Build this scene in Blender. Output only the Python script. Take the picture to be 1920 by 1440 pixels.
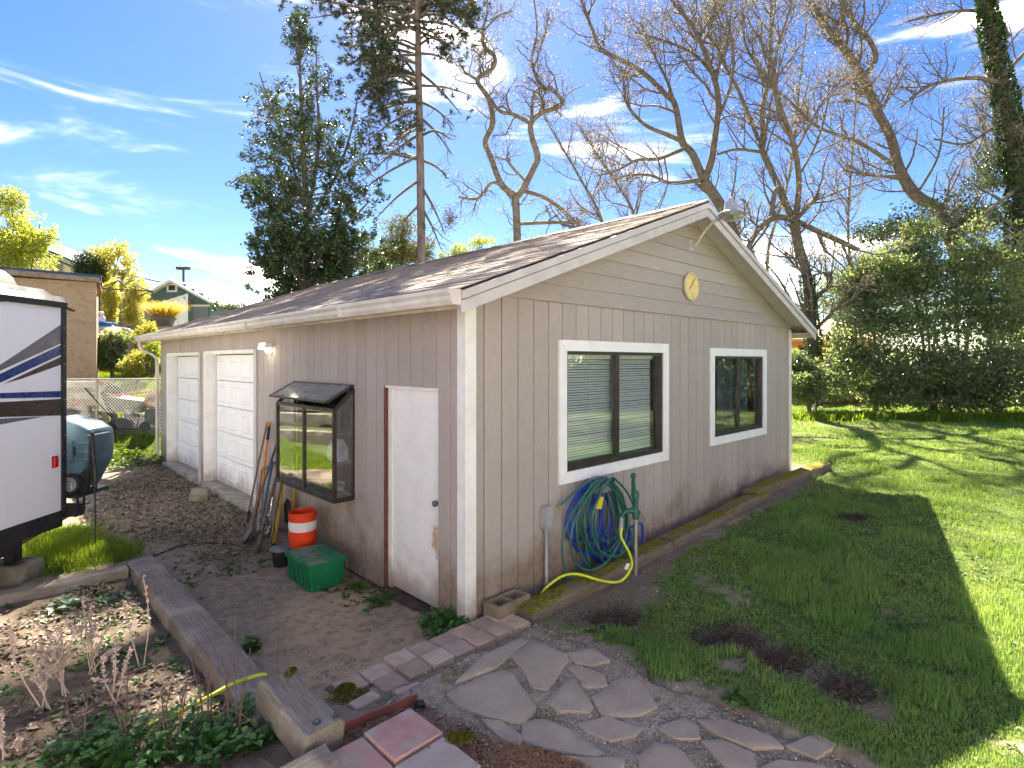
import bpy, bmesh, math, random
import numpy as np
from mathutils import Vector, Matrix, noise as mnoise

for _o in list(bpy.data.objects):
    bpy.data.objects.remove(_o)
random.seed(7)
RNG = np.random.default_rng(11)
SC = bpy.context.scene
COL = SC.collection

# ---------------------------------------------------------------- camera
F, HZ, CX, CAMZ = 1048.0, 677.0, 960.0, 2.2      # focal length and horizon of the photograph in its pixels
cam_d = bpy.data.cameras.new('camera')
cam = bpy.data.objects.new('camera', cam_d)
COL.objects.link(cam)
cam.location = (0, 0, CAMZ)
cam.rotation_euler = (math.radians(90), 0, 0)
cam_d.sensor_width = 36.0
cam_d.lens = 36.0 * F / 1920.0
cam_d.shift_y = -(720 - HZ) / 1920.0
cam_d.clip_start = 0.05
cam_d.clip_end = 3000
SC.camera = cam

# ---------------------------------------------------------------- sky and sun
SUN_DIR = Vector((-0.14, 0.92, 1.02)).normalized()          # towards the sun
SUN_EL = math.asin(SUN_DIR.z)
SUN_AZ = math.atan2(SUN_DIR.x, SUN_DIR.y)
world = bpy.data.worlds.new('World')
SC.world = world
world.use_nodes = True
wn, wl = world.node_tree.nodes, world.node_tree.links
wn.clear()
sky = wn.new('ShaderNodeTexSky')
sky.sky_type = 'NISHITA'
sky.sun_disc = False
sky.sun_elevation = SUN_EL
sky.sun_rotation = SUN_AZ
sky.air_density = 1.0
sky.dust_density = 0.25
sky.ozone_density = 2.2
hs = wn.new('ShaderNodeHueSaturation')
hs.inputs['Hue'].default_value = 0.516
hs.inputs['Saturation'].default_value = 1.34
hs.inputs['Value'].default_value = 0.12
wl.new(sky.outputs[0], hs.inputs['Color'])
# thin fair-weather clouds, streaked, denser low in the sky
tc = wn.new('ShaderNodeTexCoord')
sep = wn.new('ShaderNodeSeparateXYZ')
wl.new(tc.outputs['Generated'], sep.inputs[0])
mp = wn.new('ShaderNodeMapping')
mp.inputs['Scale'].default_value = (1.6, 1.6, 7.0)
mp.inputs['Location'].default_value = (-0.51, -3.15, -3.55)
wl.new(tc.outputs['Generated'], mp.inputs['Vector'])
nz = wn.new('ShaderNodeTexNoise')
nz.inputs['Scale'].default_value = 1.5
nz.inputs['Detail'].default_value = 7
nz.inputs['Roughness'].default_value = 0.52
nz.inputs['Distortion'].default_value = 0.5
wl.new(mp.outputs[0], nz.inputs['Vector'])
el = wn.new('ShaderNodeMapRange')
el.inputs['From Min'].default_value = 0.02
el.inputs['From Max'].default_value = 0.40
el.inputs['To Min'].default_value = 0.03
el.inputs['To Max'].default_value = 0.02
wl.new(sep.outputs['Z'], el.inputs['Value'])
ad = wn.new('ShaderNodeMath'); ad.operation = 'ADD'
wl.new(nz.outputs['Fac'], ad.inputs[0]); wl.new(el.outputs[0], ad.inputs[1])
rp = wn.new('ShaderNodeMapRange')
rp.interpolation_type = 'SMOOTHSTEP'
rp.inputs['From Min'].default_value = 0.52
rp.inputs['From Max'].default_value = 0.84
rp.inputs['To Max'].default_value = 0.9
wl.new(ad.outputs[0], rp.inputs['Value'])
mx = wn.new('ShaderNodeMix'); mx.data_type = 'RGBA'
pw = wn.new('ShaderNodeMath'); pw.operation = 'POWER'; pw.inputs[1].default_value = 2.2
wl.new(rp.outputs[0], pw.inputs[0])
wl.new(pw.outputs[0], mx.inputs['Factor'])
wl.new(hs.outputs[0], mx.inputs['A'])
mx.inputs['B'].default_value = (20.0, 17.6, 14.2, 1)
bg = wn.new('ShaderNodeBackground')
bg.inputs['Strength'].default_value = 0.15
wo = wn.new('ShaderNodeOutputWorld')
wl.new(mx.outputs['Result'], bg.inputs['Color'])
wl.new(bg.outputs[0], wo.inputs['Surface'])

sun_d = bpy.data.lights.new('sun', 'SUN')
sun_d.energy = 2.7
sun_d.angle = math.radians(0.5)
sun_d.color = (1.0, 0.91, 0.77)
sun = bpy.data.objects.new('sun', sun_d)
COL.objects.link(sun)
sun.location = SUN_DIR * 60
sun.rotation_euler = SUN_DIR.to_track_quat('Z', 'Y').to_euler()

vs = SC.view_settings
vs.view_transform = 'Standard'
vs.look = 'None'
vs.exposure = 3.6
vs.gamma = 1.0
vs.use_curve_mapping = False
SC.render.engine = 'CYCLES'
SC.cycles.use_denoising = True
SC.cycles.max_bounces = 8
SC.cycles.transparent_max_bounces = 16
SC.cycles.sample_clamp_indirect = 6

# ---------------------------------------------------------------- frames of reference
def at(px, py, Y):
    return Vector(((px - CX) / F * Y, Y, CAMZ - (py - HZ) / F * Y))
ANG = math.radians(43.87)
D1 = Vector((math.cos(ANG), math.sin(ANG), 0))
D2 = Vector((-math.sin(ANG), math.cos(ANG), 0))
CORNER = Vector((-0.387, 4.658, 0))
def G(u, v, z=0.0):
    """garage frame -> world: u along the gable wall, v along the long wall"""
    return CORNER + D1 * u + D2 * v + Vector((0, 0, z))
def UV(x, y):
    dx, dy = x - CORNER.x, y - CORNER.y
    return dx * D1.x + dy * D1.y, dx * D2.x + dy * D2.y

# ---------------------------------------------------------------- objects
def tag(o, label=None, cat=None, group=None, kind=None):
    if label: o['label'] = label
    if cat: o['category'] = cat
    if group: o['group'] = group
    if kind: o['kind'] = kind
    return o
def thing(name, label, cat, loc=(0, 0, 0), rotz=0.0, group=None):
    o = bpy.data.objects.new(name, None)
    o.empty_display_size = 0.1
    COL.objects.link(o)
    o.location = loc
    o.rotation_euler = (0, 0, rotz)
    return tag(o, label, cat, group)
def link(name, me, parent=None):
    o = bpy.data.objects.new(name, me)
    COL.objects.link(o)
    if parent: o.parent = parent
    return o
def copy_tree(o, parent=None):
    c = o.copy()
    COL.objects.link(c)
    c.parent = parent
    for ch in list(o.children):
        copy_tree(ch, c)
    return c

class MB:
    """collects shapes, builds one mesh object"""
    def __init__(s):
        s.v, s.f, s.mi = [], [], []
    def add(s, vs, fs, m=0):
        n = len(s.v)
        s.v.extend([tuple(p) for p in vs])
        for f in fs:
            s.f.append([n + i for i in f]); s.mi.append(m)
        return s
    def hexa(s, p, m=0):
        """8 corners: bottom 4 then top 4, same winding"""
        return s.add(p, [(3, 2, 1, 0), (4, 5, 6, 7), (0, 1, 5, 4), (1, 2, 6, 5), (2, 3, 7, 6), (3, 0, 4, 7)], m)
    def box(s, a, b, m=0):
        x0, y0, z0 = (min(a[i], b[i]) for i in range(3))
        x1, y1, z1 = (max(a[i], b[i]) for i in range(3))
        return s.hexa([(x0, y0, z0), (x1, y0, z0), (x1, y1, z0), (x0, y1, z0), (x0, y0, z1), (x1, y0, z1), (x1, y1, z1), (x0, y1, z1)], m)
    def bbox(s, a, b, bev=0.01, m=0):
        """box with chamfered vertical and top edges"""
        x0, y0, z0 = (min(a[i], b[i]) for i in range(3))
        x1, y1, z1 = (max(a[i], b[i]) for i in range(3))
        c = bev
        def ring(i, z, k):
            return [(x0 + i + k, y0 + i, z), (x1 - i - k, y0 + i, z), (x1 - i, y0 + i + k, z), (x1 - i, y1 - i - k, z), (x1 - i - k, y1 - i, z), (x0 + i + k, y1 - i, z), (x0 + i, y1 - i - k, z), (x0 + i, y0 + i + k, z)]
        rings = [ring(c * .5, z0, c * .6), ring(0, z0 + c * .5, c), ring(0, z1 - c, c), ring(c, z1, c * .5)]
        vs = sum(rings, [])
        fs = [tuple(range(7, -1, -1)), tuple(range(24, 32))]
        for r in range(3):
            for k in range(8):
                a_, b_ = r * 8 + k, r * 8 + (k + 1) % 8
                fs.append((a_, b_, b_ + 8, a_ + 8))
        return s.add(vs, fs, m)
    def bar(s, p, q, w, h, up=(0, 0, 1), m=0):
        p, q = Vector(p), Vector(q)
        d = (q - p).normalized()
        up = Vector(up)
        if abs(d.dot(up)) > .98: up = Vector((1, 0, 0))
        r = d.cross(up).normalized(); t = r.cross(d).normalized()
        r *= w / 2; t *= h / 2
        return s.hexa([p - r - t, p + r - t, q + r - t, q - r - t, p - r + t, p + r + t, q + r + t, q - r + t], m)
    def prism(s, pts, off, m=0):
        """polygon (3D points) swept by the vector off"""
        n = len(pts); off = Vector(off)
        a = [Vector(p) for p in pts]; b = [p + off for p in a]
        fs = [tuple(range(n - 1, -1, -1)), tuple(range(n, 2 * n))]
        for k in range(n):
            j = (k + 1) % n
            fs.append((k, j, n + j, n + k))
        return s.add(a + b, fs, m)
    def tube(s, path, r, sides=8, m=0, caps=True):
        path = [Vector(p) for p in path]
        n = len(path)
        rs = r if isinstance(r, (list, tuple)) else [r] * n
        t0 = (path[1] - path[0]).normalized()
        ref = Vector((0, 0, 1)) if abs(t0.z) < .9 else Vector((1, 0, 0))
        nn = t0.cross(ref).normalized()
        vs = []
        for i, p in enumerate(path):
            t = (path[min(i + 1, n - 1)] - path[max(i - 1, 0)])
            t = t.normalized() if t.length > 1e-9 else t0
            nn = nn - t * nn.dot(t)
            nn = nn.normalized() if nn.length > 1e-6 else t.orthogonal().normalized()
            b = t.cross(nn)
            for k in range(sides):
                a = 2 * math.pi * k / sides
                vs.append(p + (nn * math.cos(a) + b * math.sin(a)) * rs[i])
        fs = []
        for i in range(n - 1):
            for k in range(sides):
                j = (k + 1) % sides
                fs.append((i * sides + k, i * sides + j, (i + 1) * sides + j, (i + 1) * sides + k))
        if caps:
            fs.append(tuple(range(sides - 1, -1, -1)))
            fs.append(tuple((n - 1) * sides + k for k in range(sides)))
        return s.add(vs, fs, m)
    def lathe(s, prof, c=(0, 0, 0), sides=20, axis='Z', m=0, caps=True):
        """profile of (radius, height) turned about an axis through c"""
        vs, fs = [], []
        c = Vector(c); n = len(prof)
        for (r, h) in prof:
            for k in range(sides):
                a = 2 * math.pi * k / sides
                x, y = r * math.cos(a), r * math.sin(a)
                vs.append(c + (Vector((x, y, h)) if axis == 'Z' else Vector((h, x, y)) if axis == 'X' else Vector((y, h, x))))
        for i in range(n - 1):
            for k in range(sides):
                j = (k + 1) % sides
                fs.append((i * sides + k, i * sides + j, (i + 1) * sides + j, (i + 1) * sides + k))
        if caps:
            fs.append(tuple(range(sides - 1, -1, -1)))
            fs.append(tuple((n - 1) * sides + k for k in range(sides)))
        return s.add(vs, fs, m)
    def mesh(s, name, mats, smooth=False):
        me = bpy.data.meshes.new(name)
        me.from_pydata(s.v, [], s.f)
        if not isinstance(mats, (list, tuple)): mats = [mats]
        for m in mats: me.materials.append(m)
        if len(mats) > 1: me.polygons.foreach_set('material_index', s.mi)
        bm = bmesh.new(); bm.from_mesh(me)
        bmesh.ops.recalc_face_normals(bm, faces=bm.faces)
        bm.to_mesh(me); bm.free()
        if smooth:
            me.polygons.foreach_set('use_smooth', [True] * len(me.polygons))
            try: me.set_sharp_from_angle(angle=math.radians(40))
            except Exception: pass
        me.update()
        return me
    def build(s, name, mats, parent=None, smooth=False, **kw):
        o = link(name, s.mesh(name, mats, smooth), parent)
        return tag(o, **kw) if kw else o

def np_mesh(name, V, Fc, mats, smooth=False, tri=False, attr=None):
    """big meshes straight from arrays: Fc is (n,3) or (n,4)"""
    me = bpy.data.meshes.new(name)
    V = np.asarray(V, dtype=np.float32); Fc = np.asarray(Fc, dtype=np.int32)
    nf, k = Fc.shape
    me.vertices.add(len(V)); me.vertices.foreach_set('co', V.ravel())
    me.loops.add(nf * k); me.loops.foreach_set('vertex_index', Fc.ravel())
    me.polygons.add(nf)
    me.polygons.foreach_set('loop_start', np.arange(0, nf * k, k, dtype=np.int32))
    me.polygons.foreach_set('loop_total', np.full(nf, k, dtype=np.int32))
    if smooth: me.polygons.foreach_set('use_smooth', np.ones(nf, dtype=bool))
    if not isinstance(mats, (list, tuple)): mats = [mats]
    for m in mats: me.materials.append(m)
    if attr is not None:
        a = me.color_attributes.new('zone', 'FLOAT_COLOR', 'POINT')
        a.data.foreach_set('color', np.asarray(attr, dtype=np.float32).ravel())
    me.update(calc_edges=True)
    return me

def batch_tubes(P, R, sides=3):
    """P (n,m,3) polylines, R (n,m) radii -> verts, quads"""
    n, m, _ = P.shape
    T = np.empty_like(P)
    T[:, 1:-1] = P[:, 2:] - P[:, :-2]; T[:, 0] = P[:, 1] - P[:, 0]; T[:, -1] = P[:, -1] - P[:, -2]
    T /= np.linalg.norm(T, axis=2, keepdims=True) + 1e-9
    ref = np.zeros_like(T); ref[..., 0] = 0.31; ref[..., 1] = 0.93; ref[..., 2] = 0.17
    N = np.cross(T, ref); N /= np.linalg.norm(N, axis=2, keepdims=True) + 1e-9
    B = np.cross(T, N)
    ang = np.arange(sides) * 2 * np.pi / sides
    V = P[:, :, None, :] + R[:, :, None, None] * (N[:, :, None, :] * np.cos(ang)[None, None, :, None] + B[:, :, None, :] * np.sin(ang)[None, None, :, None])
    V = V.reshape(-1, 3)
    base = (np.arange(n) * m * sides)[:, None, None] + (np.arange(m - 1) * sides)[None, :, None]
    k = np.arange(sides)[None, None, :]; j = (np.arange(sides) + 1) % sides
    a = base + k; b = base + j[None, None, :]
    Q = np.stack([a, b, b + sides, a + sides], axis=-1).reshape(-1, 4)
    return V, Q

def leaf_quads(Cn, L, W, D=None, flat=0.5, rng=RNG):
    """folded leaf blades: centres Cn (n,3), lengths L, widths W, optional main directions D"""
    n = len(Cn)
    if D is None:
        D = rng.normal(size=(n, 3)); D[:, 2] *= .6
    D = D / (np.linalg.norm(D, axis=1, keepdims=True) + 1e-9)
    U = rng.normal(size=(n, 3)) * (1 - flat) ; U[:, 2] += flat * 1.6
    S = np.cross(D, U); S /= np.linalg.norm(S, axis=1, keepdims=True) + 1e-9
    Nn = np.cross(S, D)
    L = np.asarray(L).reshape(-1, 1) * np.ones((n, 1)); W = np.asarray(W).reshape(-1, 1) * np.ones((n, 1))
    a = Cn - D * L * .5
    c = Cn + D * L * .5 - Nn * L * .12
    b = Cn + S * W * .5 + Nn * W * .18
    d = Cn - S * W * .5 + Nn * W * .18
    V = np.stack([a, b, c, d], axis=1).reshape(-1, 3)
    Q = np.arange(n * 4).reshape(-1, 4)
    # two triangles along the midrib so the fold is real
    T = np.concatenate([Q[:, [0, 1, 2]], Q[:, [0, 2, 3]]])
    return V, T

def smooth_path(pts, k=6):
    """Catmull-Rom through points"""
    P = [Vector(p) for p in pts]
    if len(P) < 3: return P
    out = []
    for i in range(len(P) - 1):
        p0, p1, p2, p3 = P[max(i - 1, 0)], P[i], P[i + 1], P[min(i + 2, len(P) - 1)]
        for j in range(k):
            t = j / k
            out.append(.5 * ((2 * p1) + (p2 - p0) * t + (2 * p0 - 5 * p1 + 4 * p2 - p3) * t * t + (3 * p1 - p0 - 3 * p2 + p3) * t ** 3))
    out.append(P[-1])
    return out

# ---------------------------------------------------------------- materials
class NG:
    def __init__(s, name):
        s.m = bpy.data.materials.new(name); s.m.use_nodes = True
        s.nt = s.m.node_tree; s.nt.nodes.clear()
        s.out = s.nt.nodes.new('ShaderNodeOutputMaterial')
    def n(s, t, props=None, **ins):
        nd = s.nt.nodes.new('ShaderNode' + t)
        for k, v in (props or {}).items(): setattr(nd, k, v)
        for k, v in ins.items(): s.set(nd, k.replace('_', ' '), v)
        return nd
    def set(s, nd, k, v):
        i = nd.inputs[int(k)] if k.strip().isdigit() else nd.inputs[k]
        if isinstance(v, bpy.types.NodeSocket): s.nt.links.new(v, i)
        else: i.default_value = v
    def math(s, op, a, b=0.0, clamp=False):
        nd = s.nt.nodes.new('ShaderNodeMath'); nd.operation = op; nd.use_clamp = clamp
        s.set(nd, '0', a); s.set(nd, '1', b)
        return nd.outputs[0]
    def mix(s, f, a, b, blend='MIX'):
        nd = s.nt.nodes.new('ShaderNodeMix'); nd.data_type = 'RGBA'; nd.blend_type = blend
        for k, v in (('Factor', f), ('A', a), ('B', b)):
            if isinstance(v, bpy.types.NodeSocket): s.nt.links.new(v, nd.inputs[k])
            else: nd.inputs[k].default_value = v if k == 'Factor' else (tuple(v) + (1,))[:4]
        return nd.outputs['Result']
    def ramp(s, f, lo, hi, a=0.0, b=1.0):
        nd = s.n('MapRange', {'interpolation_type': 'SMOOTHSTEP'})
        s.set(nd, 'Value', f); nd.inputs['From Min'].default_value = lo; nd.inputs['From Max'].default_value = hi
        nd.inputs['To Min'].default_value = a; nd.inputs['To Max'].default_value = b
        return nd.outputs[0]
    def coord(s, kind='pos', scale=(1, 1, 1), obj=None):
        if kind == 'pos': o = s.n('NewGeometry').outputs['Position']
        else:
            t = s.n('TexCoord')
            if obj: t.object = obj
            o = t.outputs['Object']
        mpn = s.n('Mapping'); mpn.inputs['Scale'].default_value = scale
        s.nt.links.new(o, mpn.inputs['Vector'])
        return mpn.outputs[0]
    def noise(s, vec, scale, detail=4, rough=.55, dist=0.0):
        nd = s.n('TexNoise', None, Scale=scale, Detail=detail, Roughness=rough, Distortion=dist)
        s.set(nd, 'Vector', vec)
        return nd.outputs['Fac']
    def bump(s, h, strength, dist=.01, normal=None):
        nd = s.n('Bump', None, Strength=strength, Distance=dist)
        s.set(nd, 'Height', h)
        if normal is not None: s.set(nd, 'Normal', normal)
        return nd.outputs[0]
    def bsdf(s, col, rough=.7, metal=0.0, spec=.4, normal=None, **kw):
        b = s.n('BsdfPrincipled')
        if isinstance(col, bpy.types.NodeSocket): s.nt.links.new(col, b.inputs['Base Color'])
        else: b.inputs['Base Color'].default_value = (tuple(col) + (1,))[:4]
        s.set(b, 'Roughness', rough); s.set(b, 'Metallic', metal); s.set(b, 'Specular IOR Level', spec)
        if normal is not None: s.nt.links.new(normal, b.inputs['Normal'])
        for k, v in kw.items(): s.set(b, k.replace('_', ' '), v)
        return b.outputs[0]
    def done(s, shader):
        s.nt.links.new(shader, s.out.inputs['Surface'])
        return s.m

def simple(name, c1, c2=None, scale=6.0, rough=.6, metal=0.0, spec=.4, bump=0.0, bscale=60.0, stretch=(1, 1, 1), rnd=0.0, kind='pos', obj=None, lo=.35, hi=.68, c3=None, s3=1.2, w3=(.5, .72)):
    g = NG(name)
    v = g.coord(kind, stretch, obj)
    if c2 is None: c2 = tuple(x * .78 for x in c1)
    col = g.mix(g.ramp(g.noise(v, scale, 6), lo, hi), c1, c2)
    if c3: col = g.mix(g.ramp(g.noise(v, s3, 5, .6, .3), w3[0], w3[1]), col, c3)
    if rnd:
        oi = g.n('ObjectInfo').outputs['Random']
        k = g.math('ADD', g.math('MULTIPLY', oi, 2 * rnd), 1 - rnd)
        cmb = g.n('CombineColor'); [g.set(cmb, str(i), k) for i in range(3)]
        col = g.mix(1.0, col, cmb.outputs[0], 'MULTIPLY')
    nrm = g.bump(g.noise(v, bscale, 5, .6), bump) if bump else None
    rr = g.ramp(g.noise(v, scale * 2.3, 3), .3, .7, max(rough - .1, .05), min(rough + .1, 1))
    return g.done(g.bsdf(col, rr, metal, spec, nrm))

def leafy(name, c1, c2, rough=.45, trans=.4, scale=1.2, spec=.4, tcol=None):
    """leaf material: diffuse + gloss, with light coming through the blade"""
    g = NG(name)
    v = g.coord('pos')
    a = g.noise(v, scale, 3); b = g.noise(v, scale * 14, 2)
    f = g.ramp(g.math('ADD', g.math('MULTIPLY', a, .6), g.math('MULTIPLY', b, .4)), .38, .62)
    col = g.mix(f, c1, c2)
    p = g.bsdf(col, rough, 0, spec)
    t = g.n('BsdfTranslucent')
    if tcol is None: tcol = tuple(min(1, x * y) for x, y in zip(c2, (1.5, 1.35, .5)))
    g.set(t, 'Color', g.mix(.5, col, tcol))
    m = g.n('MixShader', None); g.set(m, '0', trans); g.set(m, '1', p); g.set(m, '2', t.outputs[0])
    return g.done(m.outputs[0])

def glass(name, tint=(.93, .96, .95), refl=.06, rough=.0, haze=0.0):
    g = NG(name)
    fn = g.n('Fresnel')
    bfc = g.n('NewGeometry').outputs['Backfacing']          # keep the same reflectance on both faces of the thin pane
    g.set(fn, 'IOR', g.math('SUBTRACT', 1.5, g.math('MULTIPLY', bfc, 1.5 - 1 / 1.5)))
    fr = fn.outputs[0]
    f = g.math('ADD', g.math('MULTIPLY', fr, .8), refl, True)
    tr = g.n('BsdfTransparent'); tr.inputs[0].default_value = tint + (1,)
    gl = g.n('BsdfGlossy', None, Roughness=rough); gl.inputs[0].default_value = (.95, .97, 1, 1)
    m = g.n('MixShader'); g.set(m, '0', f); g.set(m, '1', tr.outputs[0]); g.set(m, '2', gl.outputs[0])
    o = m.outputs[0]
    if haze:
        v = g.coord('pos')
        hz = g.ramp(g.noise(v, 9, 6, .65), .3, .75, haze * .4, haze)
        m2 = g.n('MixShader'); g.set(m2, '0', hz); g.set(m2, '1', o); g.set(m2, '2', g.bsdf((.30, .32, .29), .85))
        o = m2.outputs[0]
    return g.done(o)
# ================================================================ GROUND
_ctrl = np.array([
    # driveway and dirt yard left of the garage
    (-.4, 4.7, -.03), (-1.2, 5.2, -.10), (-2.5, 6.6, -.06), (-3.5, 7.6, -.02), (-5, 9, 0), (-6.5, 10.8, 0), (-7.6, 12.0, 0.02), (-4.2, 6.2, .0), (-6, 8, .02),
    (-8, 9, .05), (-7.6, 10.6, .04), (-5, 6.5, .02), (-6.5, 5, .02), (-9.5, 12.9, .52), (-7.9, 13.3, .5), (-8.6, 12.0, .2), (-11, 14.5, .85), (-10, 16.5, 1.35), (-9, 20, 1.95), (-16, 20, 1.95),
    (-10, 11, .3), (-5, 20, 1.7), (-13, 16.5, 1.3), (-1, 20, 1.0), (-3, 17.5, .8),
    # garden bed, lower left
    (-3, 4.5, -.02), (-2.6, 3.4, .03), (-4, 5, -.02), (-2, 3, .08), (-3.4, 3, .05), (-5, 3, .03), (-3, 1.5, .1),
    # dirt path between the bed and the door
    (-1.5, 4.3, -.05), (-1.15, 3.85, -.02), (-.9, 4.3, -.05), (-1.6, 5.0, -.09), (-1.9, 3.9, -.02),
    # patio
    (-.1, 4.45, .02), (.5, 4.3, .07), (-.6, 3.9, .03), (-.3, 3.6, .09), (.2, 3.4, .09), (1, 3.5, .1), (.5, 3, .1), (1.6, 3, .11), (2.4, 2.9, .1), (0, 2.3, .1), (2, 2, .1),
    (-.8, 3.1, .13), (-1.2, 2.7, .13), (-.4, 2.7, .14), (-1.1, 3.3, .07),
    # lawn
    (1, 4.8, .05), (1.45, 5.5, .09), (2.5, 6.5, .13), (3.8, 7.8, .2), (5.2, 9.2, .29), (5.5, 7.6, .36), (3.1, 3.6, .12), (2.5, 4.5, .14), (4, 5.5, .24), (6, 6, .34), (9, 10, .42), (8, 15, .45),
    (10, 20, .5), (5, 14, .45), (16, 20, .5), (4, 2, .12), (2.2, 5.4, .12), (5.6, 10.5, .36), (20, 12, .5),
    # out of view
    (0, -6, .3), (9, -4, .3), (-6, -3, .15), (16, 2, .45), (-20, 4, .6), (0, 26, 1.2), (14, 26, .7), (-20, 24, 2.1)], dtype=float)
def _rbf_fit(c):
    d = np.linalg.norm(c[:, None, :2] - c[None, :, :2], axis=2)
    A = np.zeros((len(c) + 1, len(c) + 1)); A[:-1, :-1] = d - np.eye(len(c)) * .05; A[-1, :-1] = A[:-1, -1] = 1
    return np.linalg.solve(A, np.append(c[:, 2], 0))
_w = _rbf_fit(_ctrl)
def gz(X, Y):
    X = np.clip(np.asarray(X, float), -24, 24); Y = np.clip(np.asarray(Y, float), -10, 28)
    sh = X.shape; X = X.ravel(); Y = Y.ravel()
    out = np.empty(len(X))
    for i in range(0, len(X), 60000):
        d = np.hypot(X[i:i + 60000, None] - _ctrl[None, :, 0], Y[i:i + 60000, None] - _ctrl[None, :, 1])
        out[i:i + 60000] = d @ _w[:-1] + _w[-1]
    return out.reshape(sh)
def gz1(x, y): return float(gz(np.array([x]), np.array([y]))[0])

def vnoise(X, Y, s, seed=0):
    """value noise in [0,1]"""
    x = X * s + seed * 17.13; y = Y * s - seed * 9.7
    xi = np.floor(x).astype(np.int64); yi = np.floor(y).astype(np.int64)
    fx = x - xi; fy = y - yi
    fx = fx * fx * (3 - 2 * fx); fy = fy * fy * (3 - 2 * fy)
    def h(a, b):
        n = (a * 374761393 + b * 668265263 + seed * 144269) & 0x7fffffff
        n = ((n ^ (n >> 13)) * 1274126177) & 0x7fffffff
        return ((n ^ (n >> 16)) & 0xffff) / 65535.0
    return (h(xi, yi) * (1 - fx) + h(xi + 1, yi) * fx) * (1 - fy) + (h(xi, yi + 1) * (1 - fx) + h(xi + 1, yi + 1) * fx) * fy
def fnoise(X, Y, s, seed=0, o=4):
    t = 0; a = 1; n = 0
    for k in range(o):
        t = t + a * vnoise(X, Y, s * 2 ** k, seed + k); n += a; a *= .55
    return t / n
def sd_poly(X, Y, poly):
    """signed distance, negative inside"""
    P = np.array(poly, float); n = len(P)
    d = np.full(X.shape, 1e9); ins = np.zeros(X.shape, bool)
    for i in range(n):
        a, b = P[i], P[(i + 1) % n]
        ex, ey = b - a
        t = np.clip(((X - a[0]) * ex + (Y - a[1]) * ey) / (ex * ex + ey * ey + 1e-12), 0, 1)
        d = np.minimum(d, np.hypot(X - a[0] - ex * t, Y - a[1] - ey * t))
        c = ((a[1] > Y) != (b[1] > Y)) & (X < (b[0] - a[0]) * (Y - a[1]) / (b[1] - a[1] + 1e-12) + a[0])
        ins ^= c
    return np.where(ins, -d, d)
def gp(px, py, z=None):
    """pixel on the ground -> world xy (iterates on the terrain)"""
    zz = .05 if z is None else z
    for _ in range(12):
        Y = (CAMZ - zz) * F / (py - HZ); X = (px - CX) / F * Y
        if z is not None: break
        zz = .5 * zz + .5 * gz1(X, Y)
    return (X, Y)
def sst(x, a, b):
    t = np.clip((x - a) / (b - a), 0, 1); return t * t * (3 - 2 * t)

LAWN = [gp(1020, 1190), gp(1150, 1218), gp(1225, 1275), gp(1330, 1300), gp(1480, 1368), gp(1640, 1438), (3.0, 2.2), (6, -6), (24, -8), (24, 22), (3, 23), (2.0, 18), (4.4, 12.5), (5.25, 9.75)] + [tuple(G(u, -.44)[:2]) for u in (7.4, 5.0, 3.0, 1.2, .45)]
PATIO = [tuple(G(.32, -.46)[:2]), gp(1050, 1195), gp(1150, 1215), gp(1225, 1275), gp(1330, 1302), gp(1480, 1372), gp(1640, 1440), (2.9, 2.2), (2.5, 1.2), (-.6, 1.2), (-.1, 2.75), gp(880, 1380, .1), gp(800, 1345, .1), tuple(G(-1.15, -.52)[:2])]
LITTER = [gp(150, 985), gp(215, 905), gp(300, 870), gp(385, 900), gp(480, 965), gp(500, 1010), gp(440, 1060), gp(330, 1030), gp(240, 1010)]
RVGRASS = [gp(20, 1085), gp(10, 1010), gp(110, 985), gp(200, 1010), gp(280, 1042), gp(160, 1072)]
SLOPE = [(-7.2, 12.6), (-8.0, 11.4), (-8.3, 10.9), (-7.0, 8.6), (-7.2, 7.2), (-16, 6), (-16, 22), (-6, 22), (-6.3, 15.5)]
BED = [tuple(G(-1.8, 3.25)[:2]), tuple(G(-1.8, -.2)[:2]), tuple(G(-1.75, -.8)[:2]), tuple(G(-2.9, -.85)[:2]), (-3.2, 2), (-7, 2.5), tuple(G(-5, 3.2)[:2])]
MULCH = [gp(1000, 1165), gp(1040, 1110), gp(1190, 1030), gp(1300, 985), gp(1440, 935), gp(1545, 895), gp(1470, 945), gp(1350, 985), gp(1250, 1060), gp(1240, 1120), gp(1150, 1185), gp(1060, 1185)]
HOLES = [(gp(1150, 1160), .22, .13), (gp(1365, 1195), .24, .13), (gp(1460, 1235), .2, .10), (gp(1605, 972), .14, .09), (gp(1590, 1290), .16, .09)]
TRACK = [gp(1320, 1175), gp(1400, 1170), gp(1520, 1240), gp(1640, 1300), gp(1700, 1345), gp(1640, 1345), gp(1540, 1295), gp(1400, 1235)]

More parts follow.
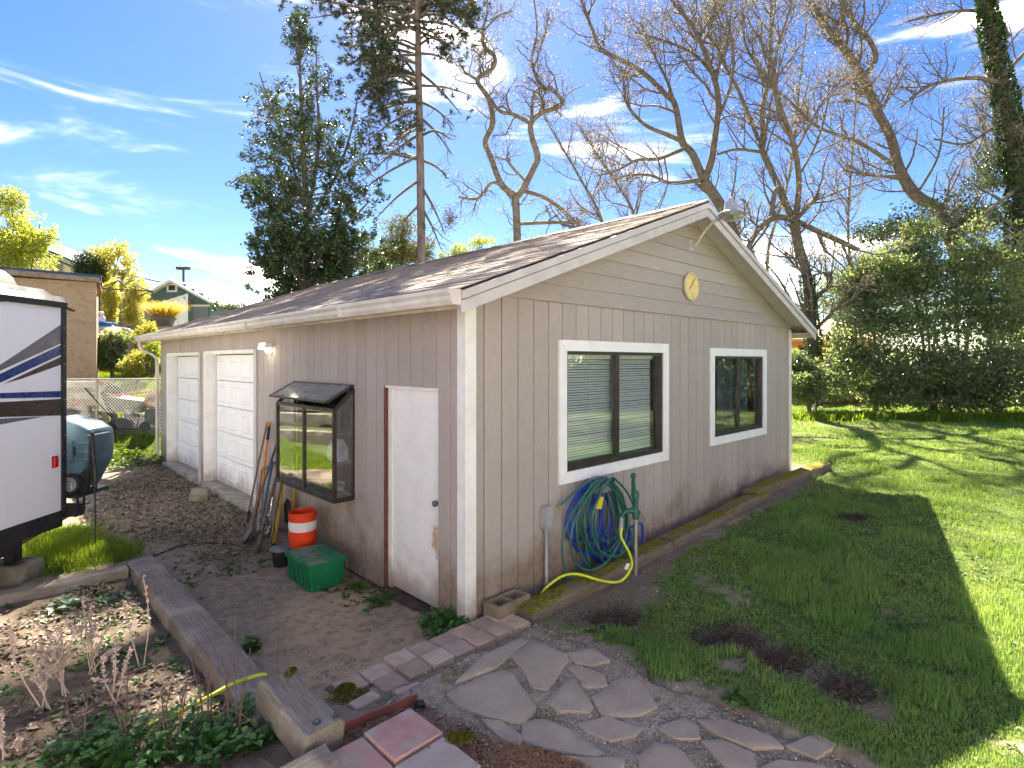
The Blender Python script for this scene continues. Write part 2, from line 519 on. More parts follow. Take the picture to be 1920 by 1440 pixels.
def zones(X, Y):
    """grass, litter, dark soil, dry tan"""
    n1 = fnoise(X, Y, 1.4, 3); n2 = fnoise(X, Y, 5.0, 9); n3 = fnoise(X, Y, .55, 21)
    lawn = sst(-sd_poly(X, Y, LAWN) + (n2 - .5) * .35, -.02, .16)
    far = sst(Y, 10.5, 15.5) * sst(n1 * .6 + n2 * .4, .40, .62) * .85 * sst(X, 14, 7)
    lawn = lawn * (1 - far)
    mul = sst(-sd_poly(X, Y, MULCH) + (n2 - .5) * .3, -.08, .1)
    trk = sst(-sd_poly(X, Y, TRACK) + (n2 - .5) * .25, -.05, .08)
    hole = np.zeros_like(X)
    for (c, rx, ry) in HOLES:
        q = np.hypot((X - c[0]) / rx, (Y - c[1]) / (ry * 1.5)) + (n2 - .5) * .9
        hole = np.maximum(hole, sst(q, 1.1, .75))
    bare = sst(n1 * .5 + n2 * .5, .60, .70) * sst(Y, 8, 4.5) * .9
    patio = sst(-sd_poly(X, Y, PATIO) + (n2 - .5) * .12, -.03, .06)
    grass = lawn * (1 - mul * .92) * (1 - trk * .88) * (1 - hole) * (1 - bare) * (1 - patio)
    rvg = sst(-sd_poly(X, Y, RVGRASS) + (n1 - .5) * .7, -.15, .2)
    slp = sst(-sd_poly(X, Y, SLOPE) + (n1 - .5) * .8, -.2, .3)
    bed = sst(-sd_poly(X, Y, BED), -.05, .05)
    grass = np.maximum(grass, np.maximum(rvg * .95, slp))
    lit = sst(-sd_poly(X, Y, LITTER) + (n1 - .5) * .8, -.25, .25)
    lit = np.maximum(lit, bed * sst(n1, .40, .55) * .9)
    lit = np.maximum(lit, np.maximum(far * .5, trk * .8))
    dark = np.maximum(hole, bed * .62)
    u = (X - CORNER.x) * D1.x + (Y - CORNER.y) * D1.y; v = (X - CORNER.x) * D2.x + (Y - CORNER.y) * D2.y
    tan = sst(n3 * .5 + n1 * .5, .42, .6) * sst(u, -1.55, -1.2) * sst(u, .1, -.1) * sst(v, 2.6, 1.2) * sst(v, -.5, -.1)
    return grass, lit, dark, tan, mul, patio, bed, hole

def build_ground():
    def axis(lo, hi, step, far, n):
        g = [0.0]; d = step
        while g[-1] < far: d *= 1.16; g.append(g[-1] + d)
        g = np.array(g[1:])
        return np.concatenate([(lo - g)[::-1], np.arange(lo, hi, step), hi + g])
    xs = axis(-5.2, 4.2, .05, 420, 0); ys = axis(2.3, 8.2, .05, 420, 0)
    X, Y = np.meshgrid(xs, ys)
    Z = gz(X, Y)
    gr, lit, dark, tan, mul, patio, bed, hole = zones(X, Y)
    near = sst(np.hypot(X, Y - 5), 9, 5)
    rough = (fnoise(X, Y, 9, 5) - .5) * .035 + (fnoise(X, Y, 26, 15, 2) - .5) * .018
    Z = Z + rough * near * (1 - gr * .5) * (1 - patio * .7) - hole * .05 + hole * (fnoise(X, Y, 14, 2) - .5) * .12
    Z = Z + (fnoise(X, Y, 1.1, 33) - .5) * .05 * sst(np.hypot(X, Y - 5), 3, 12)
    u = (X - CORNER.x) * D1.x + (Y - CORNER.y) * D1.y; v = (X - CORNER.x) * D2.x + (Y - CORNER.y) * D2.y
    Z = Z - sst(patio, .5, 1.0) * .07
    # the pad under the garage and the strip behind the edging timbers stay low
    ins = sst(np.minimum(np.minimum(u + .02, 7.2 - u), np.minimum(v + .20, 10.6 - v)), 0, .06)
    Z = Z * (1 - ins) + np.minimum(Z, np.where(v < .05, .02, -.16)) * ins
    attr = np.stack([gr, np.maximum(lit, mul * .9), dark, tan], axis=-1).reshape(-1, 4)
    ny, nx = X.shape
    i = np.arange(ny - 1)[:, None] * nx + np.arange(nx - 1)[None, :]
    Q = np.stack([i, i + 1, i + nx + 1, i + nx], axis=-1).reshape(-1, 4)
    V = np.stack([X, Y, Z], axis=-1).reshape(-1, 3)
    g = NG('soil')
    pos = g.coord('pos')
    at_ = g.n('VertexColor', {'layer_name': 'zone'})
    sp = g.n('SeparateColor'); g.set(sp, 'Color', at_.outputs['Color'])
    fine = g.noise(pos, 70, 5, .7); mid = g.noise(pos, 11, 5, .6); big = g.noise(pos, 1.7, 4)
    base = g.mix(g.ramp(mid, .35, .68), (.20, .158, .105), (.32, .255, .175))
    base = g.mix(g.ramp(fine, .50, .78), base, (.46, .37, .28))
    base = g.mix(g.math('MULTIPLY', at_.outputs['Alpha'], g.ramp(mid, .25, .6), True), base, (.45, .315, .185))
    litc = g.mix(g.ramp(fine, .35, .65), (.11, .085, .058), (.24, .185, .13))
    base = g.mix(g.math('MULTIPLY', sp.outputs[1], .8), base, litc)
    base = g.mix(g.math('MULTIPLY', sp.outputs[2], .9), base, g.mix(g.ramp(fine, .4, .7), (.04, .028, .021), (.11, .076, .056)))
    gc = g.mix(g.ramp(mid, .35, .65), (.045, .075, .014), (.09, .13, .022))
    base = g.mix(g.math('MULTIPLY', sp.outputs[0], g.ramp(big, .2, .6, .75, .95)), base, gc)
    # pale grit
    vor = g.n('TexVoronoi', None, Scale=85.0); g.set(vor, 'Vector', pos)
    grit = g.math('MULTIPLY', g.ramp(vor.outputs['Distance'], .22, .12), g.ramp(g.noise(pos, 21, 2), .5, .62))
    base = g.mix(g.math('MULTIPLY', grit, .7), base, (.36, .32, .27))
    h = g.math('ADD', g.math('MULTIPLY', fine, .6), g.math('MULTIPLY', mid, 1.0))
    soil = g.done(g.bsdf(base, .95, 0, .15, g.bump(h, .7, .02)))
    me = np_mesh('ground', V, Q, soil, smooth=True, attr=attr)
    return tag(link('ground', me), label='brown soil yard with bare dirt, leaf litter and lawn', kind='structure')
ground = build_ground()

# ================================================================ MATERIALS OF THE GARAGE
garage = thing('garage', 'grey-taupe wooden garage with gable roof, two windows and two white overhead doors', 'garage', CORNER, ANG)
def siding_mat(name, stretch):
    g = NG(name)
    v = g.coord('obj', stretch, garage); w = g.coord('obj', (1, 1, 1), garage)
    sx = g.n('SeparateXYZ'); g.set(sx, '0', w)
    grain = g.noise(v, 3.2, 6, .65); blot = g.noise(w, 2.2, 5, .6); fineg = g.noise(v, 9, 4, .7)
    col = g.mix(g.ramp(grain, .34, .7), (.435, .385, .347), (.365, .32, .287))
    col = g.mix(g.ramp(blot, .45, .75, 0, .35), col, (.34, .30, .27))
    col = g.mix(g.ramp(fineg, .62, .8, 0, .45), col, (.25, .20, .17))
    # mildew and mud splashed up from the soil, with its own ragged outline
    hh = g.math('SUBTRACT', sx.outputs[2], g.math('MULTIPLY', g.noise(w, 1.9, 6, .65, .4), 1.25))
    col = g.mix(g.ramp(hh, .06, -.45, 0, .72), col, g.mix(g.ramp(g.noise(w, 14, 5), .35, .65), (.13, .085, .05), (.24, .165, .10)))
    oi = g.n('ObjectInfo').outputs['Random']
    k = g.math('ADD', g.math('MULTIPLY', oi, .12), .94)
    cmb = g.n('CombineColor'); [g.set(cmb, str(i), k) for i in range(3)]
    col = g.mix(1.0, col, cmb.outputs[0], 'MULTIPLY')
    # knots and nail stains
    vor = g.n('TexVoronoi', None, Scale=3.1); g.set(vor, 'Vector', w)
    col = g.mix(g.ramp(vor.outputs['Distance'], .035, .012, 0, .75), col, (.10, .075, .06))
    nb = g.bump(g.math('ADD', grain, g.math('MULTIPLY', fineg, .8)), .5, .006)
    return g.done(g.bsdf(col, .82, 0, .25, nb))
m_siding = siding_mat('siding_paint', (45, 45, 2.2))
m_lap = siding_mat('lap_paint', (2.2, 45, 45))
def trimmat(name, c1, c2, dirt=(.2, .14, .09), lo=.62, hi=.8, splash=True):
    g = NG(name)
    w = g.coord('obj', (1, 1, 1), garage)
    sx = g.n('SeparateXYZ'); g.set(sx, '0', w)
    col = g.mix(g.ramp(g.noise(w, 5, 6, .65), .35, .7), c1, c2)
    col = g.mix(g.ramp(g.noise(w, 17, 6, .7), lo, hi, 0, .6), col, dirt)
    if splash:
        hh = g.math('SUBTRACT', sx.outputs[2], g.math('MULTIPLY', g.noise(w, 3.5, 6, .65), .9))
        col = g.mix(g.ramp(hh, .02, -.5, 0, .8), col, (.23, .16, .10))
    return g.done(g.bsdf(col, .6, 0, .35, g.bump(g.noise(w, 55, 5, .6), .25, .004)))
m_white = trimmat('white_trim', (.80, .79, .76), (.70, .69, .66))
m_winwhite = trimmat('window_white', (.84, .84, .83), (.77, .77, .76), lo=.72, hi=.9, splash=False)
m_fascia = trimmat('fascia_paint', (.54, .51, .495), (.46, .43, .415), lo=.64, hi=.82, splash=False)
m_gutter = trimmat('gutter_paint', (.66, .62, .57), (.55, .50, .44), lo=.64, hi=.8, splash=False)
m_frieze = trimmat('bare_frieze', (.52, .45, .37), (.36, .27, .19), lo=.55, hi=.75, splash=False)
m_gdoor = trimmat('garage_door_white', (.80, .80, .80), (.74, .74, .74), lo=.74, hi=.92)
def door_mat():
    g = NG('door_white')
    w = g.coord('obj', (1, 1, 1), garage)
    col = g.mix(g.ramp(g.noise(w, 4, 6, .65), .35, .7), (.84, .83, .80), (.78, .76, .73))
    sx = g.n('SeparateXYZ'); g.set(sx, '0', w)
    # chewed brown patch below the knob
    d = g.n('VectorMath', {'operation': 'DISTANCE'}); mp_ = g.n('Mapping'); g.set(mp_, '0', w)
    mp_.inputs['Scale'].default_value = (0, 4.6, 3.0); g.set(d, '0', mp_.outputs[0]); d.inputs[1].default_value = (0, 4.6 * .45, 3.0 * .58)
    q = g.math('ADD', d.outputs['Value'], g.math('MULTIPLY', g.noise(w, 16, 6, .75), 1.3))
    col = g.mix(g.ramp(q, 1.22, .95, 0, .85), col, g.mix(g.ramp(g.noise(w, 40, 4), .4, .6), (.42, .24, .10), (.55, .36, .18)))
    hh = g.math('SUBTRACT', sx.outputs[2], g.math('MULTIPLY', g.noise(w, 3.2, 6, .7), .85))
    col = g.mix(g.ramp(hh, .0, -.5, 0, .75), col, (.33, .22, .13))
    col = g.mix(g.ramp(g.noise(w, 22, 6, .7), .66, .8, 0, .5), col, (.5, .4, .3))
    return g.done(g.bsdf(col, .5, 0, .4, g.bump(g.noise(w, 30, 5, .6), .15, .004)))
m_door = door_mat()
m_bronze = simple('bronze_frame', (.035, .028, .024), (.055, .045, .038), 9, .45, .3, .5)
m_alum = simple('grey_aluminium', (.16, .16, .16), (.24, .24, .24), 11, .45, .6, .5)
m_dark = simple('dark_interior', (.02, .02, .022), (.03, .03, .03), 2, .9)
m_inner = simple('interior_wall', (.09, .09, .095), (.12, .12, .12), 2, .9)
m_concrete = simple('concrete', (.36, .33, .28), (.24, .21, .17), 7, .9, 0, .2, .35, 60, c3=(.15, .13, .09), s3=2.2, w3=(.55, .75))
m_darkwood = simple('red_brown_wood', (.16, .055, .035), (.09, .035, .025), 12, .8)
m_sill = simple('weathered_sill', (.11, .075, .055), (.06, .045, .038), 9, .9, 0, .2, .3)
m_pane = glass('window_glass', refl=.09)
m_blind = simple('blind_white', (.74, .76, .74), (.68, .70, .68), 5, .5)

# ================================================================ GARAGE WALLS
WL, WG, WT = 10.56, 7.18, 2.70     # long wall, gable wall, plate height
BP = .2055                          # board pitch
def roof_z(u): return 2.754 + .366 * ((u + .3) if u <= WG / 2 else (WG - u + .3))
# openings: (lo, hi, zlo, zhi)
OPEN_L = [(.38, 1.29, -.12, 1.96), (1.92, 3.40, .76, 1.86), (4.84, 7.27, -.12, 2.34), (7.64, 9.92, -.12, 2.33)]
OPEN_G = [(1.27, 3.07, 1.10, 2.30), (4.38, 6.03, 1.15, 2.27)]
def rects(lo, hi, z0, z1, opens):
    """split a strip lo..hi into pieces that avoid the openings"""
    cuts = sorted({lo, hi} | {c for o in opens for c in o[:2] if lo < c < hi})
    out = []
    for a, b in zip(cuts[:-1], cuts[1:]):
        if b - a < .004: continue
        segs = [(z0, z1)]
        for (l, h, zl, zh) in opens:
            if l < b - 1e-6 and h > a + 1e-6:
                segs = [s for (s0, s1) in segs for s in ((s0, min(s1, zl)), (max(s0, zh), s1)) if s[1] - s[0] > .01]
        out += [(a, b, s0, s1) for (s0, s1) in segs]
    return out
def wall_core(kind, length, opens):
    mb = MB()
    for (a, b, z0, z1) in rects(0, length, -.2, WT, opens):
        if kind == 'L': mb.box((.012, a + (.1 if a == 0 else 0), z0), (.10, b, z1))
        else: mb.box((a, .012, z0), (b, .10, z1))
    return mb
wall_side = wall_core('L', WL, OPEN_L).build('side_wall', m_dark, garage)
_g = wall_core('G', WG, OPEN_G)
_g.prism([(0, .012, WT), (WG, .012, WT), (WG, .012, roof_z(WG) - .1), (WG / 2, .012, roof_z(WG / 2) - .1), (0, .012, roof_z(0) - .1)], (0, .088, 0))
wall_gable = _g.build('gable_wall', m_dark, garage)
_b = MB(); _b.box((0, WL - .1, -.2), (WG, WL, WT)).box((WG - .1, .1, -.2), (WG, WL - .1, WT))
_b.prism([(0, WL - .1, WT), (WG, WL - .1, WT), (WG, WL - .1, roof_z(WG) - .1), (WG / 2, WL - .1, roof_z(WG / 2) - .1), (0, WL - .1, roof_z(0) - .1)], (0, .1, 0))
_b.build('rear_wall', m_siding, garage)
_b = MB(); _b.box((.1, .1, -.02), (WG - .1, WL - .1, .0)).build('floor_slab', m_concrete, garage)
_b = MB(); _b.box((.1, 4.3, 0.0), (WG - .1, 4.36, 2.7)).build('partition', m_inner, garage)

# siding boards: a plank between every pair of grooves, cut round the openings
_meshes = {}
def board_mesh(kind, w, h, g0, g1):
    key = (kind, round(w, 3), round(h, 2), g0, g1)
    if key not in _meshes:
        mb = MB(); c = .004
        x0, x1 = (.0045 if g0 else 0), w - (.0045 if g1 else 0)
        c0, c1 = (c if g0 else 0), (c if g1 else 0)
        prof = [(x0, .012), (x1, .012)] + ([(x1, c), (x1 - c, 0)] if g1 else [(x1, 0)]) + ([(x0 + c, 0), (x0, c)] if g0 else [(x0, 0)])
        if kind == 'L': mb.prism([(d, x, 0) for (x, d) in prof], (0, 0, h))
        else: mb.prism([(x, d, 0) for (x, d) in prof], (0, 0, h))
        _meshes[key] = mb.mesh('siding_board', m_siding)
    return _meshes[key]
def boards(kind, length, zb, zt, opens, parent):
    k = 0; a = 0.0
    while a < length - .01:
        b = min((round(a / BP) + 1) * BP, length)
        for (p, q, s0, s1) in rects(a, b, zb(a), zt, opens):
            o = link('siding_board', board_mesh(kind, q - p, s1 - s0, abs(p - a) < 1e-6, abs(q - b) < 1e-6), parent)
            o.location = (0, p, s0) if kind == 'L' else (p, 0, s0)
        a = b
boards('L', WL, lambda a: (-.07 if a < 4.6 else -.02) + random.uniform(-.012, .008), 2.70, OPEN_L, wall_side)
boards('G', WG, lambda a: -.03 + a * .035, 2.775, OPEN_G, wall_gable)
# lapped boards in the gable
zs = [2.772, 2.938, 3.112, 3.283, 3.448, 3.618, 3.785, 3.95, 4.10]
for i in range(len(zs) - 1):
    z0, z1 = zs[i], zs[i + 1] + .012
    def ext(z): return max(0.0, (z + .08 - 2.754) / .366 - .3)
    a0, a1 = ext(z0), ext(z1)
    if a0 > WG / 2 - .05: break
    a1 = min(a1, WG / 2 - .01)
    pr = .026 if i == 0 else .018
    mb = MB()
    mb.hexa([(a0, -pr, z0), (WG - a0, -pr, z0), (WG - a0, .012, z0), (a0, .012, z0), (a1, -.003, z1), (WG - a1, -.003, z1), (WG - a1, .012, z1), (a1, .012, z1)])
    mb.build('lap_board', m_lap, wall_gable)

# corner boards
MB().box((-.022, -.022, -.05), (.098, -.002, 2.74)).build('corner_board', m_white, garage)
MB().box((-.022, 0, -.05), (-.002, .085, 2.70)).build('corner_board', m_white, garage)
MB().box((WG - .06, -.022, .2), (WG + .018, -.002, 2.74)).build('corner_board', m_white, garage)
MB().box((WG + .001, 0, .2), (WG + .018, .07, 2.74)).build('corner_board', m_white, garage)

# ================================================================ WINDOWS
def window(u0, u1, z0, z1, mull, tw=.11, blind=False, label=None):
    """white trim outside, bronze sliding frame, two panes"""
    f = MB(); d0, d1 = .0, .075; w = .035
    f.box((u0, d0, z0), (u1, d1, z0 + w + .02)); f.box((u0, d0, z1 - w), (u1, d1, z1))
    f.box((u0, d0, z0 + w + .02), (u0 + w, d1, z1 - w)); f.box((u1 - w - .012, d0, z0 + w + .02), (u1, d1, z1 - w))
    f.box((mull - .035, d0 + .004, z0 + w + .02), (mull + .035, d1 - .01, z1 - w))
    f.box((u0 + w, d0 + .012, z0 + w + .02), (mull - .035, d0 + .035, z0 + w + .055))
    win = f.build('window', m_bronze, garage)
    if label: win['label'] = label
    for (a, b, dd) in ((u0 + w, mull - .035, .024), (mull + .035, u1 - w - .012, .05)):
        MB().box((a - .002, dd, z0 + w), (b + .002, dd + .004, z1 - w + .002)).build('pane', m_pane, win)
    y0, y1 = -.024, -.001
    T = [[(u0 - tw, z1 + tw), (u1 + tw, z1 + tw), (u1, z1), (u0, z1)], [(u0 - tw, z0 - tw), (u0, z0), (u1, z0), (u1 + tw, z0 - tw)],
         [(u0 - tw, z0 - tw), (u0 - tw, z1 + tw), (u0, z1), (u0, z0)], [(u1 + tw, z0 - tw), (u1, z0), (u1, z1), (u1 + tw, z1 + tw)]]
    for q in T:
        c = Vector((sum(p[0] for p in q) / 4, sum(p[1] for p in q) / 4))
        q = [tuple(c + (Vector(p) - c) * .9975) for p in q]
        MB().prism([(p[0], y0, p[1]) for p in q], (0, y1 - y0, 0)).build('trim_board', m_winwhite, win)
    if blind:
        zz = z1 - .07; me = None
        a, b = u0 + .05, u1 - .10
        MB().box((a, .095, z1 - .07), (b, .125, z1 - .035)).build('blind_rail', m_blind, win)
        mb = MB()
        mb.add([(a, .106, -.0115), (b, .106, -.0115), (b, .111, -.001), (a, .111, -.001), (b, .117, .007), (a, .117, .007)], [(0, 1, 2, 3), (3, 2, 4, 5)])
        me = mb.mesh('blind_slat', m_blind)
        while zz > z0 + .09:
            o = link('blind_slat', me, win); o.location = (0, 0, zz); o.rotation_euler = (0, random.uniform(-.0012, .0012), 0)
            zz -= .0265
        MB().box((a, .1, zz - .005), (b, .122, zz + .01)).build('blind_rail', m_blind, win)
    return win
window(1.27, 3.07, 1.10, 2.30, 2.15, blind=True, label='wide sliding window with closed white blinds')
window(4.38, 6.03, 1.15, 2.27, 5.18, label='sliding window without blinds, dark room behind')
# a half-drawn curtain on rings behind the second window
m_curtain = simple('curtain_cloth', (.10, .12, .14), (.15, .17, .19), 5, .9)
cur = MB(); pts = []
for k in range(49):
    x = 5.0 + k * .021; pts.append((x, .25 + .03 * math.sin(k * .9)))
for k in range(48):
    (xa, ya), (xb, yb) = pts[k], pts[k + 1]
    cur.add([(xa, ya, 1.0), (xb, yb, 1.0), (xb, yb, 2.2), (xa, ya, 2.2)], [(0, 1, 2, 3)])
cur.tube([(4.3, .25, 2.22), (6.1, .25, 2.22)], .012, 6)
cur.build('curtain', m_curtain, garage, smooth=True)

# ================================================================ DOORS
MB().box((.0, 1.268, -.08), (.13, 1.2895, 1.955)).build('door_jamb', m_darkwood, garage)
MB().box((.035, 1.20, -.05), (.13, 1.266, 1.955)).build('door_stop', m_white, garage)
MB().box((.0, .38, 1.935), (.13, 1.266, 1.958)).build('door_head', m_white, garage)
door = MB().box((.055, .385, -.03), (.095, 1.198, 1.932)).build('entry_door', m_door, garage)
MB().lathe([(.012, 0), (.014, -.02), (.026, -.035), (.03, -.055), (.022, -.07), (.002, -.074)], (.055, .435, .93), 14, 'X').build('door_knob', simple('dull_steel', (.3, .3, .3), (.2, .2, .2), 8, .35, .9), door, smooth=True)
MB().box((-.055, .36, -.11), (.13, 1.30, -.055)).build('door_sill', m_sill, garage)
MB().box((-.02, 1.30, -.16), (.09, 4.83, -.075)).build('sill_timber', m_sill, garage)
def overhead_door(v0, v1, zt, label):
    r = .17
    n = 5; h = (zt - .035 - .08) / n
    root = MB()
    for i in range(n):
        z0 = .08 + i * h
        root.box((r, v0 + .05, z0 + .005), (r + .04, v1 - .05, z0 + h - .005))
    gd = root.build('overhead_door', m_gdoor, garage); gd['label'] = label
    cw = (v1 - v0 - .1) / 4
    key = None
    for i in range(n):
        for c in range(4):
            a = v0 + .05 + c * cw + .055; b = a + cw - .11; z0 = .08 + i * h + .07; z1 = z0 + h - .14
            if key is None:
                mb = MB(); W, Hh = b - a, z1 - z0; e = .026; p = .012
                # moulded frame with a raised field
                o_ = [(0, 0), (W, 0), (W, Hh), (0, Hh)]; i_ = [(e, e), (W - e, e), (W - e, Hh - e), (e, Hh - e)]; j_ = [(2 * e, 2 * e), (W - 2 * e, 2 * e), (W - 2 * e, Hh - 2 * e), (2 * e, Hh - 2 * e)]
                vs_ = [(-.001, y, z) for y, z in o_] + [(-p, y, z) for y, z in i_] + [(-.002, y, z) for y, z in j_]
                fs_ = [(8, 9, 10, 11)]
                for k in range(4):
                    j = (k + 1) % 4
                    fs_ += [(k, j, 4 + j, 4 + k), (4 + k, 4 + j, 8 + j, 8 + k)]
                key = mb.add(vs_, fs_).mesh('door_panel', m_gdoor)
            o = link('door_panel', key, gd); o.location = (r, a, z0)
    # recess lining and face trim
    for (ya, yb) in ((v0, v0 + .022), (v1 - .022, v1)):
        MB().box((-.004, ya, -.02), (r + .05, yb, zt)).build('jamb_board', m_white, garage)
    MB().box((-.004, v0 + .022, zt - .025), (r + .05, v1 - .022, zt)).build('head_board', m_white, garage)
    MB().box((-.022, v0 - .09, -.03), (-.003, v0 + .012, zt + .03)).build('face_trim', m_fascia, garage)
    MB().box((-.022, v1 - .012, -.03), (-.003, v1 + .06, zt + .03)).build('face_trim', m_white, garage)
    MB().box((-.024, v0 + .012, zt - .012), (-.003, v1 - .012, zt + .035)).build('face_trim', m_white, garage)
    MB().box((-.10, v0 - .02, -.1), (r + .06, v1 + .02, .075)).build('threshold_slab', m_concrete, garage)
overhead_door(4.84, 7.27, 2.34, 'white panelled overhead door nearer the entry door')
overhead_door(7.64, 9.92, 2.33, 'white panelled overhead door at the far corner')

# ================================================================ ROOF
g = NG('shingle')
w = g.coord('obj', (1, 1, 1), garage)
oi = g.n('ObjectInfo').outputs['Random']
tone = g.math('ADD', g.math('MULTIPLY', g.noise(w, 7.5, 3, .7), .6), g.math('MULTIPLY', oi, .45))
col = g.mix(g.ramp(tone, .3, .85), (.24, .20, .17), (.46, .39, .33))
col = g.mix(g.ramp(g.noise(w, 60, 5, .75), .5, .75, 0, .6), col, (.42, .37, .32))
col = g.mix(g.ramp(g.noise(w, 1.1, 4, .6), .5, .72, 0, .5), col, (.25, .19, .15))
m_shingle = g.done(g.bsdf(col, .95, 0, .15, g.bump(g.noise(w, 120, 4, .7), .7, .006)))
V0, V1 = -.30, 11.0
rf = MB(); th = .03
for sgn in (0, 1):
    e, rr_ = (-.30, WG / 2) if sgn == 0 else (WG + .30, WG / 2)
    ze, zr = 2.754 - .02, 2.754 + .366 * (WG / 2 + .3) - .02
    rf.prism([(e, V0, ze - th), (rr_, V0, zr - th), (rr_, V0, zr), (e, V0, ze)], (0, V1 - V0, 0))
roof = rf.build('roof', m_frieze, garage)
sl = math.atan(.366); cs, sn = math.cos(sl), math.sin(sl)
# left slope: individual shingle tabs; right slope courses joined
expo, tabw = .142, .305
def shingle_mesh(w_, k):
    mb = MB(); L_ = .20; t = .011
    r_ = random.Random(k)
    j = [r_.uniform(-.007, .007) for _ in range(4)]
    # local: x up the slope, y along the eave, lower edge thick
    mb.hexa([(j[0], .002, 0), (L_, .002, 0), (L_, w_ - .002, 0), (j[1], w_ - .002, 0), (j[0], .002, t + r_.uniform(0, .006)), (L_, .002, .004), (L_, w_ - .002, .004), (j[1], w_ - .002, t + r_.uniform(0, .006))])
    return mb.mesh('shingle', m_shingle)
sh_me = [shingle_mesh(tabw, k) for k in range(8)]
slope_len = (WG / 2 + .3) / cs
spots = []
nc = int(slope_len / expo)
for c in range(nc - 1):
    off = (.5 if c % 2 else 0) * tabw + random.uniform(-.03, .03)
    y = V0 - .02 - off
    while y < V1:
        if y + tabw > V0 and y < V1 - .05:
            spots.append((c * expo, max(y, V0 - .025), y))
        y += tabw
def spot_world(s, y):
    return G(-.32 + s * cs, y, 2.744 + s * sn)
spots.sort(key=lambda q: (spot_world(q[0], q[1]) - Vector((0, 0, CAMZ))).length)
rotm = Matrix.Rotation(-sl, 3, 'Y')
rest = MB()
for i, (s, y, _) in enumerate(spots):
    loc = Vector((-.325 + s * cs, y, 2.742 + s * sn + random.uniform(0, .004)))
    me = sh_me[random.randrange(8)]
    if i < 300:
        o = link('shingle', me, roof); o.location = loc; o.rotation_euler = (random.uniform(-.012, .012), -sl, random.uniform(-.01, .01))
    else:
        rest.add([loc + rotm @ v.co for v in me.vertices], [tuple(p.vertices) for p in me.polygons])
tag(rest.build('shingle_courses', m_shingle, roof), kind='stuff')
rr2 = MB()
for c in range(nc - 1):
    s = c * expo
    x0, z0 = WG + .325 - s * cs, 2.742 + s * sn
    x1, z1 = x0 - .2 * cs, z0 + .2 * sn
    rr2.prism([(x0, V0 - .02, z0), (x1, V0 - .02, z1), (x1, V0 - .02, z1 + .004), (x0, V0 - .02, z0 + .014)], (0, V1 - V0 + .02, 0))
tag(rr2.build('shingle_courses', m_shingle, roof), kind='stuff')
# ridge caps, curled at the ends
y = V0 - .03
zr = 2.754 + .366 * (WG / 2 + .3) + .012
capm = MB(); h_ = .15
capm.add([(-h_, 0, -h_ * .38), (0, 0, .014), (h_, 0, -h_ * .38), (-h_, .30, -h_ * .38 - .012), (0, .30, -.004), (h_, .30, -h_ * .38 - .012), (-h_, 0, -h_ * .38 - .016), (0, 0, -.008), (h_, 0, -h_ * .38 - .016)],
         [(0, 1, 4, 3), (1, 2, 5, 4), (0, 6, 7, 1), (1, 7, 8, 2)])
cap_me = capm.mesh('ridge_cap', m_shingle)
while y < V1 - .1:
    o = link('ridge_cap', cap_me, roof); o.location = (WG / 2, y, zr + random.uniform(0, .012)); o.rotation_euler = (random.uniform(.0, .05), random.uniform(-.03, .03), random.uniform(-.03, .03))
    y += .15
# barge boards: a wide board with a narrow one over it, both sides, front; plain at the back
for (yy, nm) in ((V0, 0), (V1, 1)):
    for sgn in (0, 1):
        e = -.30 if sgn == 0 else WG + .30
        m_ = WG / 2
        ze = 2.73; zm = 2.73 + .366 * (WG / 2 + .3)
        d = -.022 if nm == 0 else .022
        MB().prism([(e, yy, ze - .165), (m_, yy, zm - .165), (m_, yy, zm - .072), (e, yy, ze - .072)], (0, d, 0)).build('barge_board', m_fascia, garage)
        MB().prism([(e, yy, ze - .062), (m_, yy, zm - .062), (m_, yy, zm + .004), (e, yy, ze + .004)], (0, d * 1.9, 0)).build('rake_trim', m_fascia, garage)
# eave boards, soffit and lookouts
for e in (-.30, WG + .30):
    sgn = 1 if e < 0 else -1
    MB().box((e, V0 + .002, 2.60), (e + .022 * sgn, V1 - .002, 2.728)).build('eave_fascia', m_frieze, garage)
    MB().box((e + .023 * sgn, V0 + .004, 2.665), (e + .30 * sgn - .002 * sgn, V1 - .004, 2.68)).build('soffit', m_frieze, garage)
# under side of the gable overhang
for sgn in (0, 1):
    e = -.28 if sgn == 0 else WG + .28
    z_ = 2.754 + .366 * .02 - .058; zm = 2.754 + .366 * (WG / 2 + .3) - .058
    MB().prism([(e, V0 + .002, z_ - .012), (WG / 2, V0 + .002, zm - .012), (WG / 2, V0 + .002, zm), (e, V0 + .002, z_)], (0, -V0 - .004, 0)).build('soffit', m_fascia, garage)
# gutter: K-style profile
prof = [(-.302, 2.625), (-.375, 2.625), (-.40, 2.66), (-.40, 2.69), (-.425, 2.715), (-.425, 2.742), (-.417, 2.742), (-.417, 2.72), (-.392, 2.695), (-.392, 2.662), (-.371, 2.633), (-.310, 2.633), (-.310, 2.742), (-.302, 2.742)]
gut = MB().prism([(x, V0 - .015, z) for x, z in prof], (0, V1 + .05 - V0, 0)).build('gutter', m_gutter, garage)
for yy in (V0 - .02, V1 + .032):
    MB().prism([(x, yy, z) for x, z in prof[:6]] + [(-.302, yy, 2.742)], (0, .006, 0)).build('gutter_end', m_gutter, gut)
for yy in (1.4, 4.0, 6.6, 9.2):
    MB().box((-.428, yy, 2.623), (-.3, yy + .03, 2.745)).build('gutter_joint', m_gutter, gut)
dsp = smooth_path([(-.35, 10.80, 2.63), (-.35, 10.80, 2.54), (-.30, 10.80, 2.44), (-.14, 10.78, 2.36), (-.065, 10.70, 2.26), (-.06, 10.63, 2.1), (-.06, 10.63, 1.2), (-.06, 10.63, .06)], 5)
